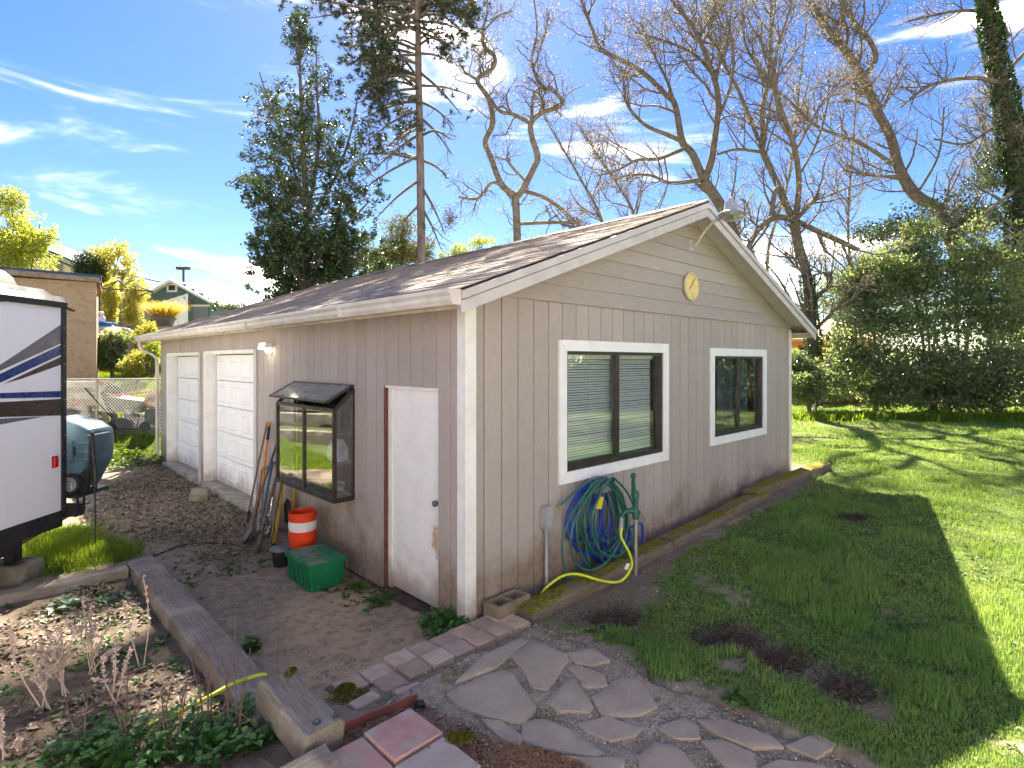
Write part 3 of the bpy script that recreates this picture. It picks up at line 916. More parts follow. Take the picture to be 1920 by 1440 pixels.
MB().tube(dsp, .034, 10).build('downspout', m_gutter, garage, smooth=True)
# ================================================================ FIXTURES ON THE GARAGE
m_black = simple('black_plastic', (.012, .012, .013), (.022, .022, .022), 9, .45)
m_steel = simple('galvanised', (.42, .42, .41), (.30, .29, .27), 14, .42, .75)
m_greyplastic = simple('grey_pvc', (.36, .37, .38), (.29, .29, .30), 8, .55)
m_rust = simple('rusty_steel', (.10, .055, .035), (.20, .13, .09), 16, .75, .3, .4, .3, c3=(.22, .2, .18), s3=9)
m_shade = simple('lamp_shade_grey', (.33, .37, .42), (.25, .29, .33), 10, .5, .3)
m_lens = glass('lamp_lens', (.95, .92, .85), .1, .25, .5)
m_cream = simple('cream_disc', (.80, .62, .24), (.70, .53, .2), 12, .7, c3=(.35, .27, .12), s3=5)
m_creampipe = simple('cream_pipe', (.58, .52, .40), (.42, .36, .26), 12, .6)

# garden window on the long wall
gw = thing('garden_window', 'dark metal garden window box with its glass lid propped open', 'window', G(-.005, 0), ANG)
a, b, d, zb, zt, zw = 1.90, 3.42, -.22, .735, 1.68, 1.90
fm = MB()
for (p, q) in [((d, a, zb), (d, b, zb)), ((d, a, zt), (d, b, zt)), ((d, a, zb), (d, a, zt)), ((d, b, zb), (d, b, zt)), ((0, a, zb), (0, a, zw)), ((0, b, zb), (0, b, zw)),
               ((d, a, zb), (0, a, zb)), ((d, b, zb), (0, b, zb)), ((d, a, zt), (0, a, zw)), ((d, b, zt), (0, b, zw)), ((0, a, zw), (0, b, zw)), ((d, (a + b) / 2 - .02, zb), (d, (a + b) / 2 - .02, zt))]:
    fm.bar(p, q, .036, .036)
fm.box((d - .02, a - .02, zb - .03), (0, b + .02, zb - .006))
gwf = fm.build('frame', m_bronze, gw)
m_gpane = glass('garden_pane', (.93, .95, .94), .16)
m_gdull = glass('garden_lid_glass', (.8, .84, .82), .1, .12, .8)
mid = (a + b) / 2 - .02
MB().box((d - .002, a + .016, zb + .016), (d + .002, mid - .016, zt - .016)).build('pane', m_gpane, gw)
MB().box((d - .002, mid + .016, zb + .016), (d + .002, b - .016, zt - .016)).build('pane', m_gpane, gw)
for yy in (a, b):
    MB().prism([(d + .016, yy - .002, zb + .016), (-.012, yy - .002, zb + .016), (-.012, yy - .002, zw - .02), (d + .016, yy - .002, zt - .01)], (0, .004, 0)).build('side_pane', m_gpane, gw)
lf = Vector((-.315, 0, 1.772)); lw = Vector((-.01, 0, 1.935))
lid = MB()
for (p, q) in [((lf.x, a, lf.z), (lf.x, b, lf.z)), ((lw.x, a, lw.z), (lw.x, b, lw.z)), ((lf.x, a, lf.z), (lw.x, a, lw.z)), ((lf.x, b, lf.z), (lw.x, b, lw.z))]:
    lid.bar(p, q, .03, .022)
lidf = lid.build('lid_frame', m_bronze, gw)
MB().prism([(lf.x, a + .012, lf.z), (lf.x, b - .012, lf.z), (lw.x, b - .012, lw.z), (lw.x, a + .012, lw.z)], (0, 0, .006)).build('lid_glass', m_gdull, lidf)
for zz in (1.10, 1.42):
    MB().box((d + .02, a + .02, zz), (.09, b - .02, zz + .008)).build('shelf', m_alum, gw)
# things kept on the shelves
bag_m = simple('paper_bag_blue', (.30, .42, .62), (.62, .64, .66), 9, .6, lo=.45, hi=.55, c3=(.6, .45, .2), s3=8, w3=(.6, .68))
bg_ = MB()
for i, (zz, w_, t_) in enumerate([(0, .1, .06), (.05, .105, .065), (.14, .1, .06), (.2, .085, .035), (.235, .08, .012)]):
    bg_.v += [(-t_, -w_, zz), (t_, -w_, zz), (t_, w_, zz), (-t_, w_, zz)]
    if i:
        n_ = len(bg_.v) - 8
        for k in range(4):
            j = (k + 1) % 4
            bg_.f.append((n_ + k, n_ + j, n_ + 4 + j, n_ + 4 + k)); bg_.mi.append(0)
bg_.f.append((0, 1, 2, 3)); bg_.mi.append(0); nn_ = len(bg_.v); bg_.f.append((nn_ - 4, nn_ - 3, nn_ - 2, nn_ - 1)); bg_.mi.append(0)
o = bg_.build('paper_bag', bag_m); tag(o, 'small blue and white bag standing on a garden window shelf', 'bag'); o.location = G(-.08, 2.12, 1.108); o.rotation_euler = (0, 0, ANG + .2)
jar = MB().lathe([(.045, 0), (.05, .01), (.055, .11), (.058, .12), (.05, .12), (.045, .02)], sides=16).build('plastic_cup', m_gpane, smooth=True)
tag(jar, 'clear plastic cup in the bottom of the garden window', 'cup'); jar.location = G(-.08, 2.06, .765)

# flood light beside the garage door (lit)
g = NG('lamp_glow'); e_ = g.n('Emission', None, Strength=1.6); e_.inputs[0].default_value = (1.0, .88, .62, 1)
m_glow = g.done(e_.outputs[0])
fl = thing('wall_lamp', 'small lit white floodlight on the long wall beside the garage doors', 'lamp', G(-.004, 4.21, 2.36), ANG)
MB().lathe([(.05, 0), (.05, -.02), (.03, -.035), (.012, -.05)], (0, 0, -.02), 14, 'X').build('base', m_winwhite, fl, smooth=True)
MB().tube(smooth_path([(-.03, 0, -.02), (-.06, 0, -.05), (-.08, 0, -.02), (-.08, 0, .02)]), .014, 8).build('arm', m_winwhite, fl, smooth=True)
hd = MB().prism([(-.14, 0, .01), (-.03, 0, .02), (-.03, 0, .075), (-.12, 0, .085)], (0, .2, 0)); hd.v = [(x, y - .1, z) for x, y, z in hd.v]
hd = hd.build('head', m_winwhite, fl)
MB().box((-.142, -.09, .0), (-.035, .09, .012)).build('lens', m_glow, hd)
MB().prism([(-.146, -.088, .014), (-.146, .088, .014), (-.126, .088, .082), (-.126, -.088, .082)], (-.004, 0, 0)).build('lens', m_glow, hd)

# barn light on a goose neck at the gable peak
yl = thing('yard_lamp', 'grey barn lamp on a bent arm at the gable peak', 'lamp', G(3.72, -.02, 3.70), ANG)
MB().box((-.035, -.012, -.07), (.035, .012, .07)).build('wall_plate', m_fascia, yl)
hdp = Vector((-.08, -.57, .29))
MB().tube(smooth_path([(0, -.01, -.02), (0, -.08, .0), (-.01, -.16, .10), (-.02, -.28, .21), (-.05, -.42, .27), (-.07, -.51, .295)], 6), .019, 8).build('arm', m_creampipe, yl, smooth=True)
MB().bar((-.045, -.38, .255), (-.07, -.53, .30), .05, .05).build('clamp', m_shade, yl)
hh_ = MB().lathe([(.07, .13), (.075, .10), (.085, .03), (.10, .02), (.145, 0), (.148, -.012), (.135, -.012), (.08, .0), (.02, .0)], hdp, 20).build('shade', m_shade, yl, smooth=True)
MB().lathe([(.138, -.013), (.13, -.035), (.105, -.075), (.09, -.085), (.005, -.087)], hdp, 20).build('lens', m_lens, yl, smooth=True)
MB().lathe([(.03, 0), (.03, .05), (.02, .055)], hdp + Vector((0, 0, .13)), 10).build('sensor', m_shade, yl, smooth=True)

# round disc on the gable
dk = thing('gable_disc', 'round cream disc fixed to the gable siding', 'disc', G(3.70, -.022, 3.16), ANG)
MB().lathe([(.17, .0), (.172, -.02), (.165, -.03), (.15, -.024), (.145, -.018), (.01, -.02)], sides=28, axis='Y').build('face', m_cream, dk, smooth=True)
MB().lathe([(.172, -.002), (.182, -.006), (.182, -.03), (.166, -.034), (.165, -.028)], sides=28, axis='Y', caps=False).build('rim', simple('cream_rim', (.60, .55, .42), (.5, .44, .3), 9, .6), dk, smooth=True)
MB().bar((-.06, -.026, -.04), (.10, -.026, .13), .006, .006).build('crack', m_rust, dk)

# electric box and conduit
eb = thing('conduit_box', 'grey plastic electrical box on a conduit pipe by the window', 'electrical box', G(.95, -.006, 0), ANG)
bx_ = MB()
pr_ = [(-.05, .62), (.05, .62), (.055, .65), (.055, .79), (.035, .83), (-.035, .83), (-.055, .79), (-.055, .65)]
bx_.prism([(x, -.07, z) for x, z in pr_], (0, .07, 0)).build('box', m_greyplastic, eb)
bx_ = MB(); bx_.prism([(x * .82, -.082, .725 + (z - .725) * .82) for x, z in pr_], (0, .0115, 0)).build('cover', m_greyplastic, eb)
MB().tube([(0, -.035, .62), (0, -.035, -.02)], .018, 10).build('conduit', m_greyplastic, eb, smooth=True)
MB().lathe([(.024, 0), (.026, .05), (.02, .06)], (0, -.035, .57), 12).build('coupling', m_greyplastic, eb, smooth=True)

# ================================================================ HOSES AND HYDRANT
def hose_mat(name, c, c2=None):
    return simple(name, c, c2 or tuple(x * .8 for x in c), 14, .38, 0, .5, .1, 90)
m_green_hose = hose_mat('green_hose', (.025, .105, .085), (.035, .15, .12))
m_blue_hose = hose_mat('blue_hose', (.008, .04, .36), (.012, .06, .46))
m_yellow_hose = simple('yellow_hose', (.60, .66, .02), (.50, .56, .015), 30, .45, 0, .5, .1, 90, c3=(.25, .26, .05), s3=22, w3=(.62, .75))
m_brass = simple('brass', (.55, .38, .16), (.4, .27, .1), 12, .35, .9)
m_yhead = simple('hydrant_green', (.012, .085, .065), (.02, .12, .09), 10, .5, 0, .5, .2, 60)
hg = thing('hose_hanger', 'grey plastic hose hanger on the wall under the window', 'hose hanger', G(1.68, -.03, .86), ANG)
MB().tube([(.15 * math.cos(t), -.02, .13 * math.sin(t)) for t in [math.pi * k / 12 for k in range(-1, 14)]], .02, 8).build('arch', m_greyplastic, hg, smooth=True)
MB().prism([(.15 * math.cos(t), -.01, .13 * math.sin(t)) for t in [math.pi * k / 12 for k in range(13)]], (0, -.012, 0)).build('back_plate', m_greyplastic, hg)
MB().prism([(.12 * math.cos(t), -.022, .1 * math.sin(t)) for t in [math.pi * k / 10 for k in range(11)]], (0, -.12, 0)).build('saddle', m_greyplastic, hg)
MB().bar((0, -.12, .1), (0, -.01, .02), .02, .14).build('web', m_greyplastic, hg)
rh = random.Random(4)
def coil(loops, r0, name, mat, seed, depth0, tail=None, head=None, rad=.012):
    rr = random.Random(seed); pts = list(head or [])
    for (cx, cz, ax, az, tilt, dp) in loops:
        n = 22
        for k in range(n):
            t = math.pi / 2 + 2 * math.pi * k / n
            # teardrop loop: narrow at the top where it hangs on the saddle
            s = math.sin(t); w = 1.0 if s < 0 else (1.0 - .42 * s ** 2)
            x = ax * w * math.cos(t); z = az * s
            x += tilt * (1 - (s + 1) / 2)
            pts.append((cx + x, -dp - .012 * math.cos(2 * t + dp * 30), cz + z))
    pts += list(tail or [])
    mb = MB().tube(smooth_path(pts, 3), rad, 8)
    return mb.build(name, mat, smooth=True)
gl = []
for k in range(7):
    az = .34 + .055 * (k % 4) + rh.uniform(-.02, .02); ax = .26 + .035 * (k % 3) + rh.uniform(-.02, .03)
    gl.append((1.62 + rh.uniform(-.04, .06), 1.0 - az + rh.uniform(-.01, .02), ax, az, rh.uniform(.0, .14), .10 + .018 * k))
gl.append((1.50, .53, .52, .48, -.08, .24)); gl.append((1.52, .59, .42, .42, -.10, .26)); gl.append((1.66, .62, .36, .40, .10, .27))
o = coil(gl, 0, 'green_garden_hose', m_green_hose, 1, .1, head=[(1.12, -.06, .80), (1.25, -.10, .90), (1.45, -.13, .99)], tail=[(1.8, -.2, .95), (2.05, -.2, .45), (2.15, -.24, .24), (1.98, -.3, .17), (1.78, -.34, .175)])
tag(o, 'coiled green garden hose hanging on the wall', 'hose'); o.location = G(0, 0); o.rotation_euler = (0, 0, ANG)
fit = MB().lathe([(.012, 0), (.016, .005), (.016, .03), (.012, .04)], sides=10).build('brass_fitting', m_brass, o, smooth=True); fit.location = (1.11, -.055, .785); fit.rotation_euler = (0, math.radians(40), 0)
bl = []
for k in range(7):
    az = .28 + .04 * k + rh.uniform(-.02, .02)
    bl.append((1.58 + .05 * k - .06, .95 - az, .22 + .035 * (k % 3), az, -.14 + .07 * k, .05 + .012 * k))
o = coil(bl, 0, 'blue_garden_hose', m_blue_hose, 2, .05, tail=[(1.72, -.08, .9), (1.7, -.1, .5), (1.5, -.1, .33), (1.38, -.1, .2), (1.5, -.1, .3), (1.7, -.11, .36), (1.74, -.1, .2), (1.72, -.1, .16), (1.9, -.14, .3), (2.1, -.2, .42), (2.26, -.22, .44), (2.3, -.22, .36), (2.3, -.22, .22)], rad=.013)
tag(o, 'bundled blue hose hanging behind the green hose', 'hose'); o.location = G(0, 0); o.rotation_euler = (0, 0, ANG)
tg = MB().box((-.05, -.002, -.06), (.05, .002, .06)).build('hang_tag', simple('yellow_card', (.75, .62, .01), (.68, .56, .01), 6, .5))
tag(tg, 'small yellow tag hanging in the green hose coil', 'tag'); tg.location = G(1.50, -.245, .80); tg.rotation_euler = (.1, .25, ANG)

HU, HV = 1.783, -.477
hp = G(HU, HV); hz0 = gz1(hp.x, hp.y)
hy = thing('yard_hydrant', 'green frost-free yard hydrant on a grey standpipe', 'hydrant', (hp.x, hp.y, hz0 - .04), ANG)
MB().tube([(0, 0, 0), (0, 0, .62)], .021, 12).build('standpipe', m_steel, hy, smooth=True)
hd = MB()
hd.lathe([(.03, .60), (.034, .62), (.034, .68), (.028, .70), (.026, .80), (.034, .82), (.034, .86), (.018, .88)], sides=14)
hd.tube(smooth_path([(0, 0, .67), (-.04, .038, .685), (-.08, .076, .665), (-.10, .096, .62)]), [.03] * 6 + [.027] * 6 + [.024] * 7, 10)
hd.lathe([(.03, -.03), (.034, 0), (.02, .03)], (.03, 0, .66), 10, 'X')
hd.build('head', m_yhead, hy, smooth=True)
MB().prism([(-.035, -.014, .80), (.02, -.014, .82), (.03, -.014, .87), (-.02, -.014, .88), (-.03, -.014, 1.03), (-.055, -.014, 1.03), (-.06, -.014, .84)], (0, .028, 0)).build('lever', m_yhead, hy)
MB().lathe([(.002, -.018), (.027, -.016), (.027, .016), (.002, .018)], (-.043, 0, 1.035), 12, 'Y').build('lever_knob', m_yhead, hy, smooth=True)
MB().tube([(.02, .02, .83), (.02, .02, 1.0)], .006, 6).build('rod', m_steel, hy)
sp_w = G(HU, HV) + D1 * -.10 + D2 * .096 + Vector((0, 0, hz0 - .04 + .60))
def gpt(px, py, h=.02, z=None):
    x, y = gp(px, py, z); return Vector((x, y, (gz1(x, y) if z is None else z) + h))
sp_p = (CX + F * sp_w.x / sp_w.y, HZ + F * (CAMZ - sp_w.z) / sp_w.y)
pass
yh = [sp_w, at(sp_p[0] - 3, sp_p[1] + 28, 5.54)] + [at(x_, y_, Y_) for x_, y_, Y_ in ((1166, 990, 5.53), (1164, 1004, 5.51), (1171, 1020, 5.48), (1180, 1037, 5.44), (1185, 1056, 5.39), (1181, 1070, 5.34), (1171, 1084, 5.30), (1159, 1091, 5.27), (1141, 1091, 5.26), (1117, 1086, 5.19), (1095, 1079, 5.18), (1075, 1076, 5.19), (1055, 1080, 5.17), (1037, 1091, 5.13), (1023, 1103, 5.09), (1014, 1116, 5.07))]
o = MB().tube(smooth_path(yh, 5), .0125, 10).build('yellow_garden_hose', m_yellow_hose, smooth=True)
tag(o, 'yellow hose screwed to the yard hydrant, curling over the mossy timber', 'hose')
MB().tube([sp_w + Vector((0, 0, .02)), sp_w.lerp(yh[1], .5), yh[1]], [.021, .02, .018], 12).build('swivel', m_greyplastic, o, smooth=True)
lb = MB().box((-.022, -.001, -.03), (.022, .001, .03)).build('label', simple('paper_white', (.75, .76, .78), (.6, .6, .62), 40, .6), o); lb.location = at(1176, 1062, 5.33); lb.rotation_euler = (.2, .4, .5)
# irrigation lid
x, y = gp(1321, 1000); vl = thing('valve_lid', 'small round grey-green valve lid in the soil beside the mossy timber', 'lid', (x, y, gz1(x, y)))
MB().lathe([(.115, -.05), (.115, .02), (.105, .03), (.095, .03), (.092, .024), (.005, .024)], sides=24).build('cover', simple('valve_plastic', (.17, .2, .17), (.12, .14, .12), 12, .7), vl, smooth=True)
MB().box((-.03, -.008, .022), (.03, .008, .034)).build('grip', m_greyplastic, vl)

# ================================================================ TIMBERS AND BLOCKS
g = NG('weathered_timber')
w = g.coord('obj', (1, 1, 1))
sxg = g.coord('obj', (2.2, 38, 38))
gr_ = g.noise(sxg, 2.6, 7, .68, .4)
col = g.mix(g.ramp(gr_, .3, .7), (.34, .29, .225), (.19, .158, .122))
col = g.mix(g.ramp(g.noise(sxg, 7, 4, .7), .6, .74, 0, .8), col, (.045, .034, .028))
col = g.mix(g.ramp(g.noise(w, 3.1, 5, .6), .48, .7, 0, .7), col, (.44, .385, .32))
m_tie = g.done(g.bsdf(col, .92, 0, .2, g.bump(g.math('ADD', gr_, g.math('MULTIPLY', g.noise(w, 30, 5, .7), .4)), .9, .015)))
g = NG('mossy_timber')
w = g.coord('obj', (1, 1, 1)); p_ = g.coord('pos')
sxg = g.coord('obj', (2.2, 38, 38))
gr_ = g.noise(sxg, 2.6, 7, .68, .4)
col = g.mix(g.ramp(gr_, .3, .7), (.27, .205, .15), (.14, .105, .08))
nrm = g.n('SeparateXYZ'); g.set(nrm, '0', g.n('NewGeometry').outputs['Normal'])
ms = g.noise(p_, 3.3, 6, .65, .3)
mk = g.ramp(g.math('ADD', g.math('MULTIPLY', nrm.outputs[2], .26), ms), .62, .80)
mossc = g.mix(g.ramp(g.noise(p_, 26, 5, .7), .35, .65), (.12, .125, .012), (.32, .29, .03))
col = g.mix(mk, col, mossc)
m_mossy = g.done(g.bsdf(col, .95, 0, .15, g.bump(g.math('ADD', g.math('MULTIPLY', gr_, .7), g.math('MULTIPLY', g.noise(p_, 70, 4, .75), g.math('ADD', g.math('MULTIPLY', mk, 1.2), .2))), 1.0, .02)))
def timber(name, label, P, Q, w_, h_, mat, group=None, seed=0, rough=.008, roll=0.0, cat='timber'):
    """weathered beam from P to Q (centres of the end faces): subdivided, worn edges"""
    P, Q = Vector(P), Vector(Q)
    L_ = (Q - P).length; n = max(6, int(L_ / .09))
    prof = []
    c = .018
    for (sx_, sz_) in ((-1, -1), (1, -1), (1, 1), (-1, 1)):
        if sx_ * sz_ > 0: prof += [(sx_ * (w_ / 2), sz_ * (h_ / 2 - c)), (sx_ * (w_ / 2 - c), sz_ * h_ / 2)]
        else: prof += [(sx_ * (w_ / 2 - c), sz_ * h_ / 2), (sx_ * (w_ / 2), sz_ * (h_ / 2 - c))]
    # insert mid points on the long sides
    pr2 = []
    for k in range(8):
        a_, b_ = prof[k], prof[(k + 1) % 8]
        pr2.append(a_)
        if abs(a_[0] - b_[0]) > .05 or abs(a_[1] - b_[1]) > .05:
            for t in (1 / 3, 2 / 3): pr2.append((a_[0] + (b_[0] - a_[0]) * t, a_[1] + (b_[1] - a_[1]) * t))
    m = len(pr2); mb = MB(); vs_ = []
    for i in range(n + 1):
        x = -L_ / 2 + L_ * i / n
        for (yy, zz) in pr2:
            q = Vector((x * 3 + seed * 7.7, yy * 14, zz * 14)); q2 = Vector((x * 11 + seed, yy * 30, zz * 30))
            dd = mnoise.noise(q) * rough + mnoise.noise(q2) * rough * .6
            ex = mnoise.noise(Vector((seed, yy * 25, zz * 25))) * .012 if i in (0, n) else 0
            vs_.append((x + ex, yy * (1 + dd * 6), zz * (1 + dd * 6) + mnoise.noise(Vector((x * 1.1, seed, 0))) * .006))
    fs_ = [tuple(range(m - 1, -1, -1)), tuple(n * m + k for k in range(m))]
    for i in range(n):
        for k in range(m):
            j = (k + 1) % m
            fs_.append((i * m + k, i * m + j, (i + 1) * m + j, (i + 1) * m + k))
    mb.add(vs_, fs_)
    o = mb.build(name, mat, smooth=True)
    d_ = Q - P
    o.location = (P + Q) / 2
    o.rotation_euler = (roll, -math.atan2(d_.z, math.hypot(d_.x, d_.y)), math.atan2(d_.y, d_.x))
    return tag(o, label, cat, group)
def tie(u0, v0, u1, v1, zt0, zt1, w_, h_, label, mat=None, seed=0, **k):
    return timber('landscape_timber', label, G(u0, v0, zt0 - h_ / 2), G(u1, v1, zt1 - h_ / 2), w_, h_, mat or m_tie, seed=seed, **k)
tie(.36, -.31, 2.62, -.29, .125, .20, .22, .19, 'mossy edging timber nearest the cinder block, under the hoses', m_mossy, 1, rough=.02)
tie(2.66, -.29, 4.35, -.30, .195, .27, .22, .19, 'mossy edging timber beside the round valve lid', m_mossy, 2, rough=.02)
tie(4.0, -.27, 5.35, -.30, .27, .325, .21, .18, 'bare brown edging timber below the second window', m_mossy, 3, rough=.018)
tie(5.05, -.22, 7.75, -.36, .37, .43, .22, .19, 'mossy edging timber at the far corner of the garage', m_mossy, 4, rough=.02)
tie(-1.67, 3.40, -1.67, .94, .10, .115, .255, .16, 'long grey timber between garden bed and dirt path', None, 5, rough=.01)
tie(-1.67, .925, -1.66, -.25, .115, .12, .25, .16, 'short grey timber end-to-end with the long path timber', None, 6, rough=.01)
tie(-1.815, 3.28, -4.3, 3.30, .085, .07, .17, .15, 'grey timber across the far end of the garden bed', None, 7, rough=.012)
tie(-1.64, -.20, -1.64, -.86, .30, .295, .22, .18, 'raised grey timber block with bolts above the yellow hose', None, 8, rough=.012)
tie(-1.66, -.97, -2.75, -1.0, .255, .25, .15, .2, 'split timber at the bottom of the garden bed', None, 9, rough=.022)
m_bolt = simple('bolt_steel', (.10, .11, .13), (.16, .16, .17), 20, .5, .8)
for (px_, py_) in ((594, 1352), (629, 1340)):
    x, y = gp(px_, py_, .305); bt = thing('bolt', 'steel bolt head on the raised timber block, ' + ('left one' if px_ < 600 else 'right one'), 'bolt', (x, y, .296), 0, 'bolts on the raised timber')
    MB().lathe([(.024, 0), (.024, .004), (.02, .006)], sides=14).build('washer', m_bolt, bt, smooth=True)
    MB().lathe([(.013, .004), (.014, .01), (.013, .018), (.006, .021)], sides=6).build('head', m_bolt, bt)

# cinder block at the corner
m_cinder = simple('cinder', (.27, .215, .15), (.17, .13, .085), 6, .95, 0, .15, .8, 90, c3=(.36, .33, .28), s3=3)
bm_ = bmesh.new()
def cinder(name, label, loc, rot, sc_=(1, 1, 1)):
    L_, W_, H_ = .39, .19, .19
    mb = MB(); t = .032
    xs_ = [-L_ / 2, -L_ / 2 + t, -t / 2, t / 2, L_ / 2 - t, L_ / 2]; ys_ = [-W_ / 2, -W_ / 2 + t, W_ / 2 - t, W_ / 2]
    V_, F_ = [], []
    def vid(i, j, k): return (k * 6 + i) * 4 + j
    for k in range(2):
        for i in range(6):
            for j in range(4): V_.append((xs_[i], ys_[j], k * H_))
    solid = lambda i, j: 0 <= i < 5 and 0 <= j < 3 and not (j == 1 and i in (1, 3))
    for i in range(5):
        for j in range(3):
            if not solid(i, j): continue
            F_ += [(vid(i, j, 0), vid(i, j + 1, 0), vid(i + 1, j + 1, 0), vid(i + 1, j, 0)), (vid(i, j, 1), vid(i + 1, j, 1), vid(i + 1, j + 1, 1), vid(i, j + 1, 1))]
            if not solid(i - 1, j): F_.append((vid(i, j, 0), vid(i, j, 1), vid(i, j + 1, 1), vid(i, j + 1, 0)))
            if not solid(i + 1, j): F_.append((vid(i + 1, j, 0), vid(i + 1, j + 1, 0), vid(i + 1, j + 1, 1), vid(i + 1, j, 1)))
            if not solid(i, j - 1): F_.append((vid(i, j, 0), vid(i + 1, j, 0), vid(i + 1, j, 1), vid(i, j, 1)))
            if not solid(i, j + 1): F_.append((vid(i, j + 1, 0), vid(i, j + 1, 1), vid(i + 1, j + 1, 1), vid(i + 1, j + 1, 0)))
    o = mb.add(V_, F_).build(name, m_cinder)
    md = o.modifiers.new('bevel', 'BEVEL'); md.width = .005; md.segments = 2
    o.location = loc; o.rotation_euler = rot
    return tag(o, label, 'concrete block')
cinder('cinder_block', 'hollow cinder block at the garage corner beside the mossy timber', G(.345, -.14, -.02), (0, 0, ANG + .05))
def rock_block(name, label, loc, size, rot, mat, seed, taper=.85, cat='block'):
    bm = bmesh.new(); bmesh.ops.create_cube(bm, size=1)
    bmesh.ops.subdivide_edges(bm, edges=bm.edges, cuts=5, use_grid_fill=True)
    for v in bm.verts:
        t = taper + (1 - taper) * (.5 - v.co.z)
        n_ = mnoise.noise(v.co * 3.1 + Vector((seed, 0, 0))) * .05 + mnoise.noise(v.co * 9 + Vector((0, seed, 0))) * .02
        p = v.co.copy(); l = max(abs(p.x), abs(p.y), abs(p.z))
        p *= 1 - .10 * max(0, (p.length / .5 - 1.25))
        v.co = Vector((p.x * t * size[0], p.y * t * size[1], (p.z + .5) * size[2])) * (1 + n_)
    me = bpy.data.meshes.new(name); bm.to_mesh(me); bm.free(); me.materials.append(mat)
    me.polygons.foreach_set('use_smooth', [True] * len(me.polygons))
    o = link(name, me); o.location = loc; o.rotation_euler = rot
    return tag(o, label, cat)
m_oldcon = simple('old_concrete', (.25, .225, .175), (.16, .14, .10), 8, .95, 0, .15, .6, 70, c3=(.10, .11, .05), s3=3)
x, y = gp(368, 940); rock_block('concrete_pier', 'mossy concrete pier block lying in leaf litter before the garage doors', (x, y + .1, gz1(x, y) - .02), (.30, .24, .20), (0, .06, .3), m_oldcon, 2, .8)
x, y = gp(12, 1098); rock_block('jack_block', 'weathered block under the trailer stabiliser jack', (x - .08, y + .15, gz1(x, y) - .02), (.42, .36, .20), (0, 0, .1), m_oldcon, 5, .92)

# ================================================================ PAVING
m_brickp = simple('brick_paver', (.48, .35, .255), (.38, .272, .195), 9, .92, 0, .15, .5, 60, rnd=.22, c3=(.44, .36, .28), s3=3.3)
pav = thing('brick_step', 'two rows of worn reddish bricks laid as a step from the garage corner', 'brick step', G(0, 0, 0), ANG)
def block_mesh(L_, W_, H_, seed, mat, name, bev=.008, nz_=.003):
    mb = MB().bbox((-L_ / 2, -W_ / 2, -H_), (L_ / 2, W_ / 2, 0), bev)
    r_ = random.Random(seed)
    mb.v = [(x + r_.uniform(-nz_, nz_), y + r_.uniform(-nz_, nz_), z + r_.uniform(-nz_, nz_) * .6) for x, y, z in mb.v]
    return mb.mesh(name, mat)
bmes = [block_mesh(.188, .176, .07, k, m_brickp, 'brick') for k in range(6)]
for i in range(8):
    for j in range(2):
        if i == 7 and j == 1: continue
        u_, v_ = .24 - i * .195, -.16 - j * .185
        wp = G(u_, v_); zz = .035 + .028 * (i < 6) + (.012 if j else 0)
        o = link('brick', bmes[(i * 3 + j * 2) % 6], pav); o.location = (u_ + random.uniform(-.004, .004), v_ + random.uniform(-.004, .004), zz + random.uniform(-.006, .006)); o.rotation_euler = (random.uniform(-.02, .02), random.uniform(-.02, .02), random.uniform(-.025, .025))
_b = block_mesh(.19, .09, .07, 9, m_brickp, 'brick')
for (u_, v_, r_) in ((-1.19, -.46, .1), (-.93, -.56, -.2), (-1.0, -.68, .5)):
    o = link('brick', _b, pav); o.location = (u_, v_, .085); o.rotation_euler = (0.03, .02, r_)
# bed under the bricks
MB().box((-1.26, -.44, -.12), (.33, -.07, .02)).build('bedding', simple('mortar_bed', (.17, .14, .105), (.11, .09, .07), 15, .95, 0, .1, .5), pav)

g = NG('flagstone')
w = g.coord('pos'); oi = g.n('ObjectInfo').outputs['Random']
col = g.mix(g.ramp(g.noise(w, 4, 6, .65), .3, .7), (.42, .345, .255), (.33, .27, .20))
col = g.mix(g.ramp(g.noise(w, 130, 3, .8), .55, .75, 0, .7), col, (.54, .47, .39))
col = g.mix(g.ramp(g.noise(w, 90, 3, .8), .60, .75, 0, .7), col, (.15, .125, .10))
col = g.mix(g.ramp(oi, .55, 1.0, 0, .3), col, (.30, .20, .165))
col = g.mix(g.ramp(g.noise(w, 2.3, 5, .6), .58, .75, 0, .6), col, (.12, .105, .07))
m_flag = g.done(g.bsdf(col, .93, 0, .2, g.bump(g.math('ADD', g.noise(w, 9, 4), g.math('MULTIPLY', g.noise(w, 140, 4, .75), .5)), .55, .012)))
g = NG('patio_grout')
w = g.coord('pos')
v1_ = g.n('TexVoronoi', None, Scale=60.0); g.set(v1_, 'Vector', w)
peb = g.mix(v1_.outputs['Color'], (.08, .07, .06), (.33, .30, .26))
sc_ = g.n('SeparateColor'); g.set(sc_, 'Color', v1_.outputs['Color'])
peb = g.mix(sc_.outputs[0], (.22, .175, .125), (.47, .395, .30))
soilc = g.mix(g.ramp(g.noise(w, 12, 5, .6), .35, .65), (.27, .22, .155), (.40, .335, .25))
pc = g.mix(g.ramp(g.noise(w, 3.6, 5, .6), .40, .62), peb, soilc)
pc = g.mix(g.ramp(g.noise(w, 2.5, 5, .6), .54, .66, 0, .8), pc, (.13, .12, .035))
m_grout = g.done(g.bsdf(pc, .95, 0, .15, g.bump(g.math('ADD', v1_.outputs['Distance'], g.noise(w, 25, 4)), .9, .015)))
PZ = .105
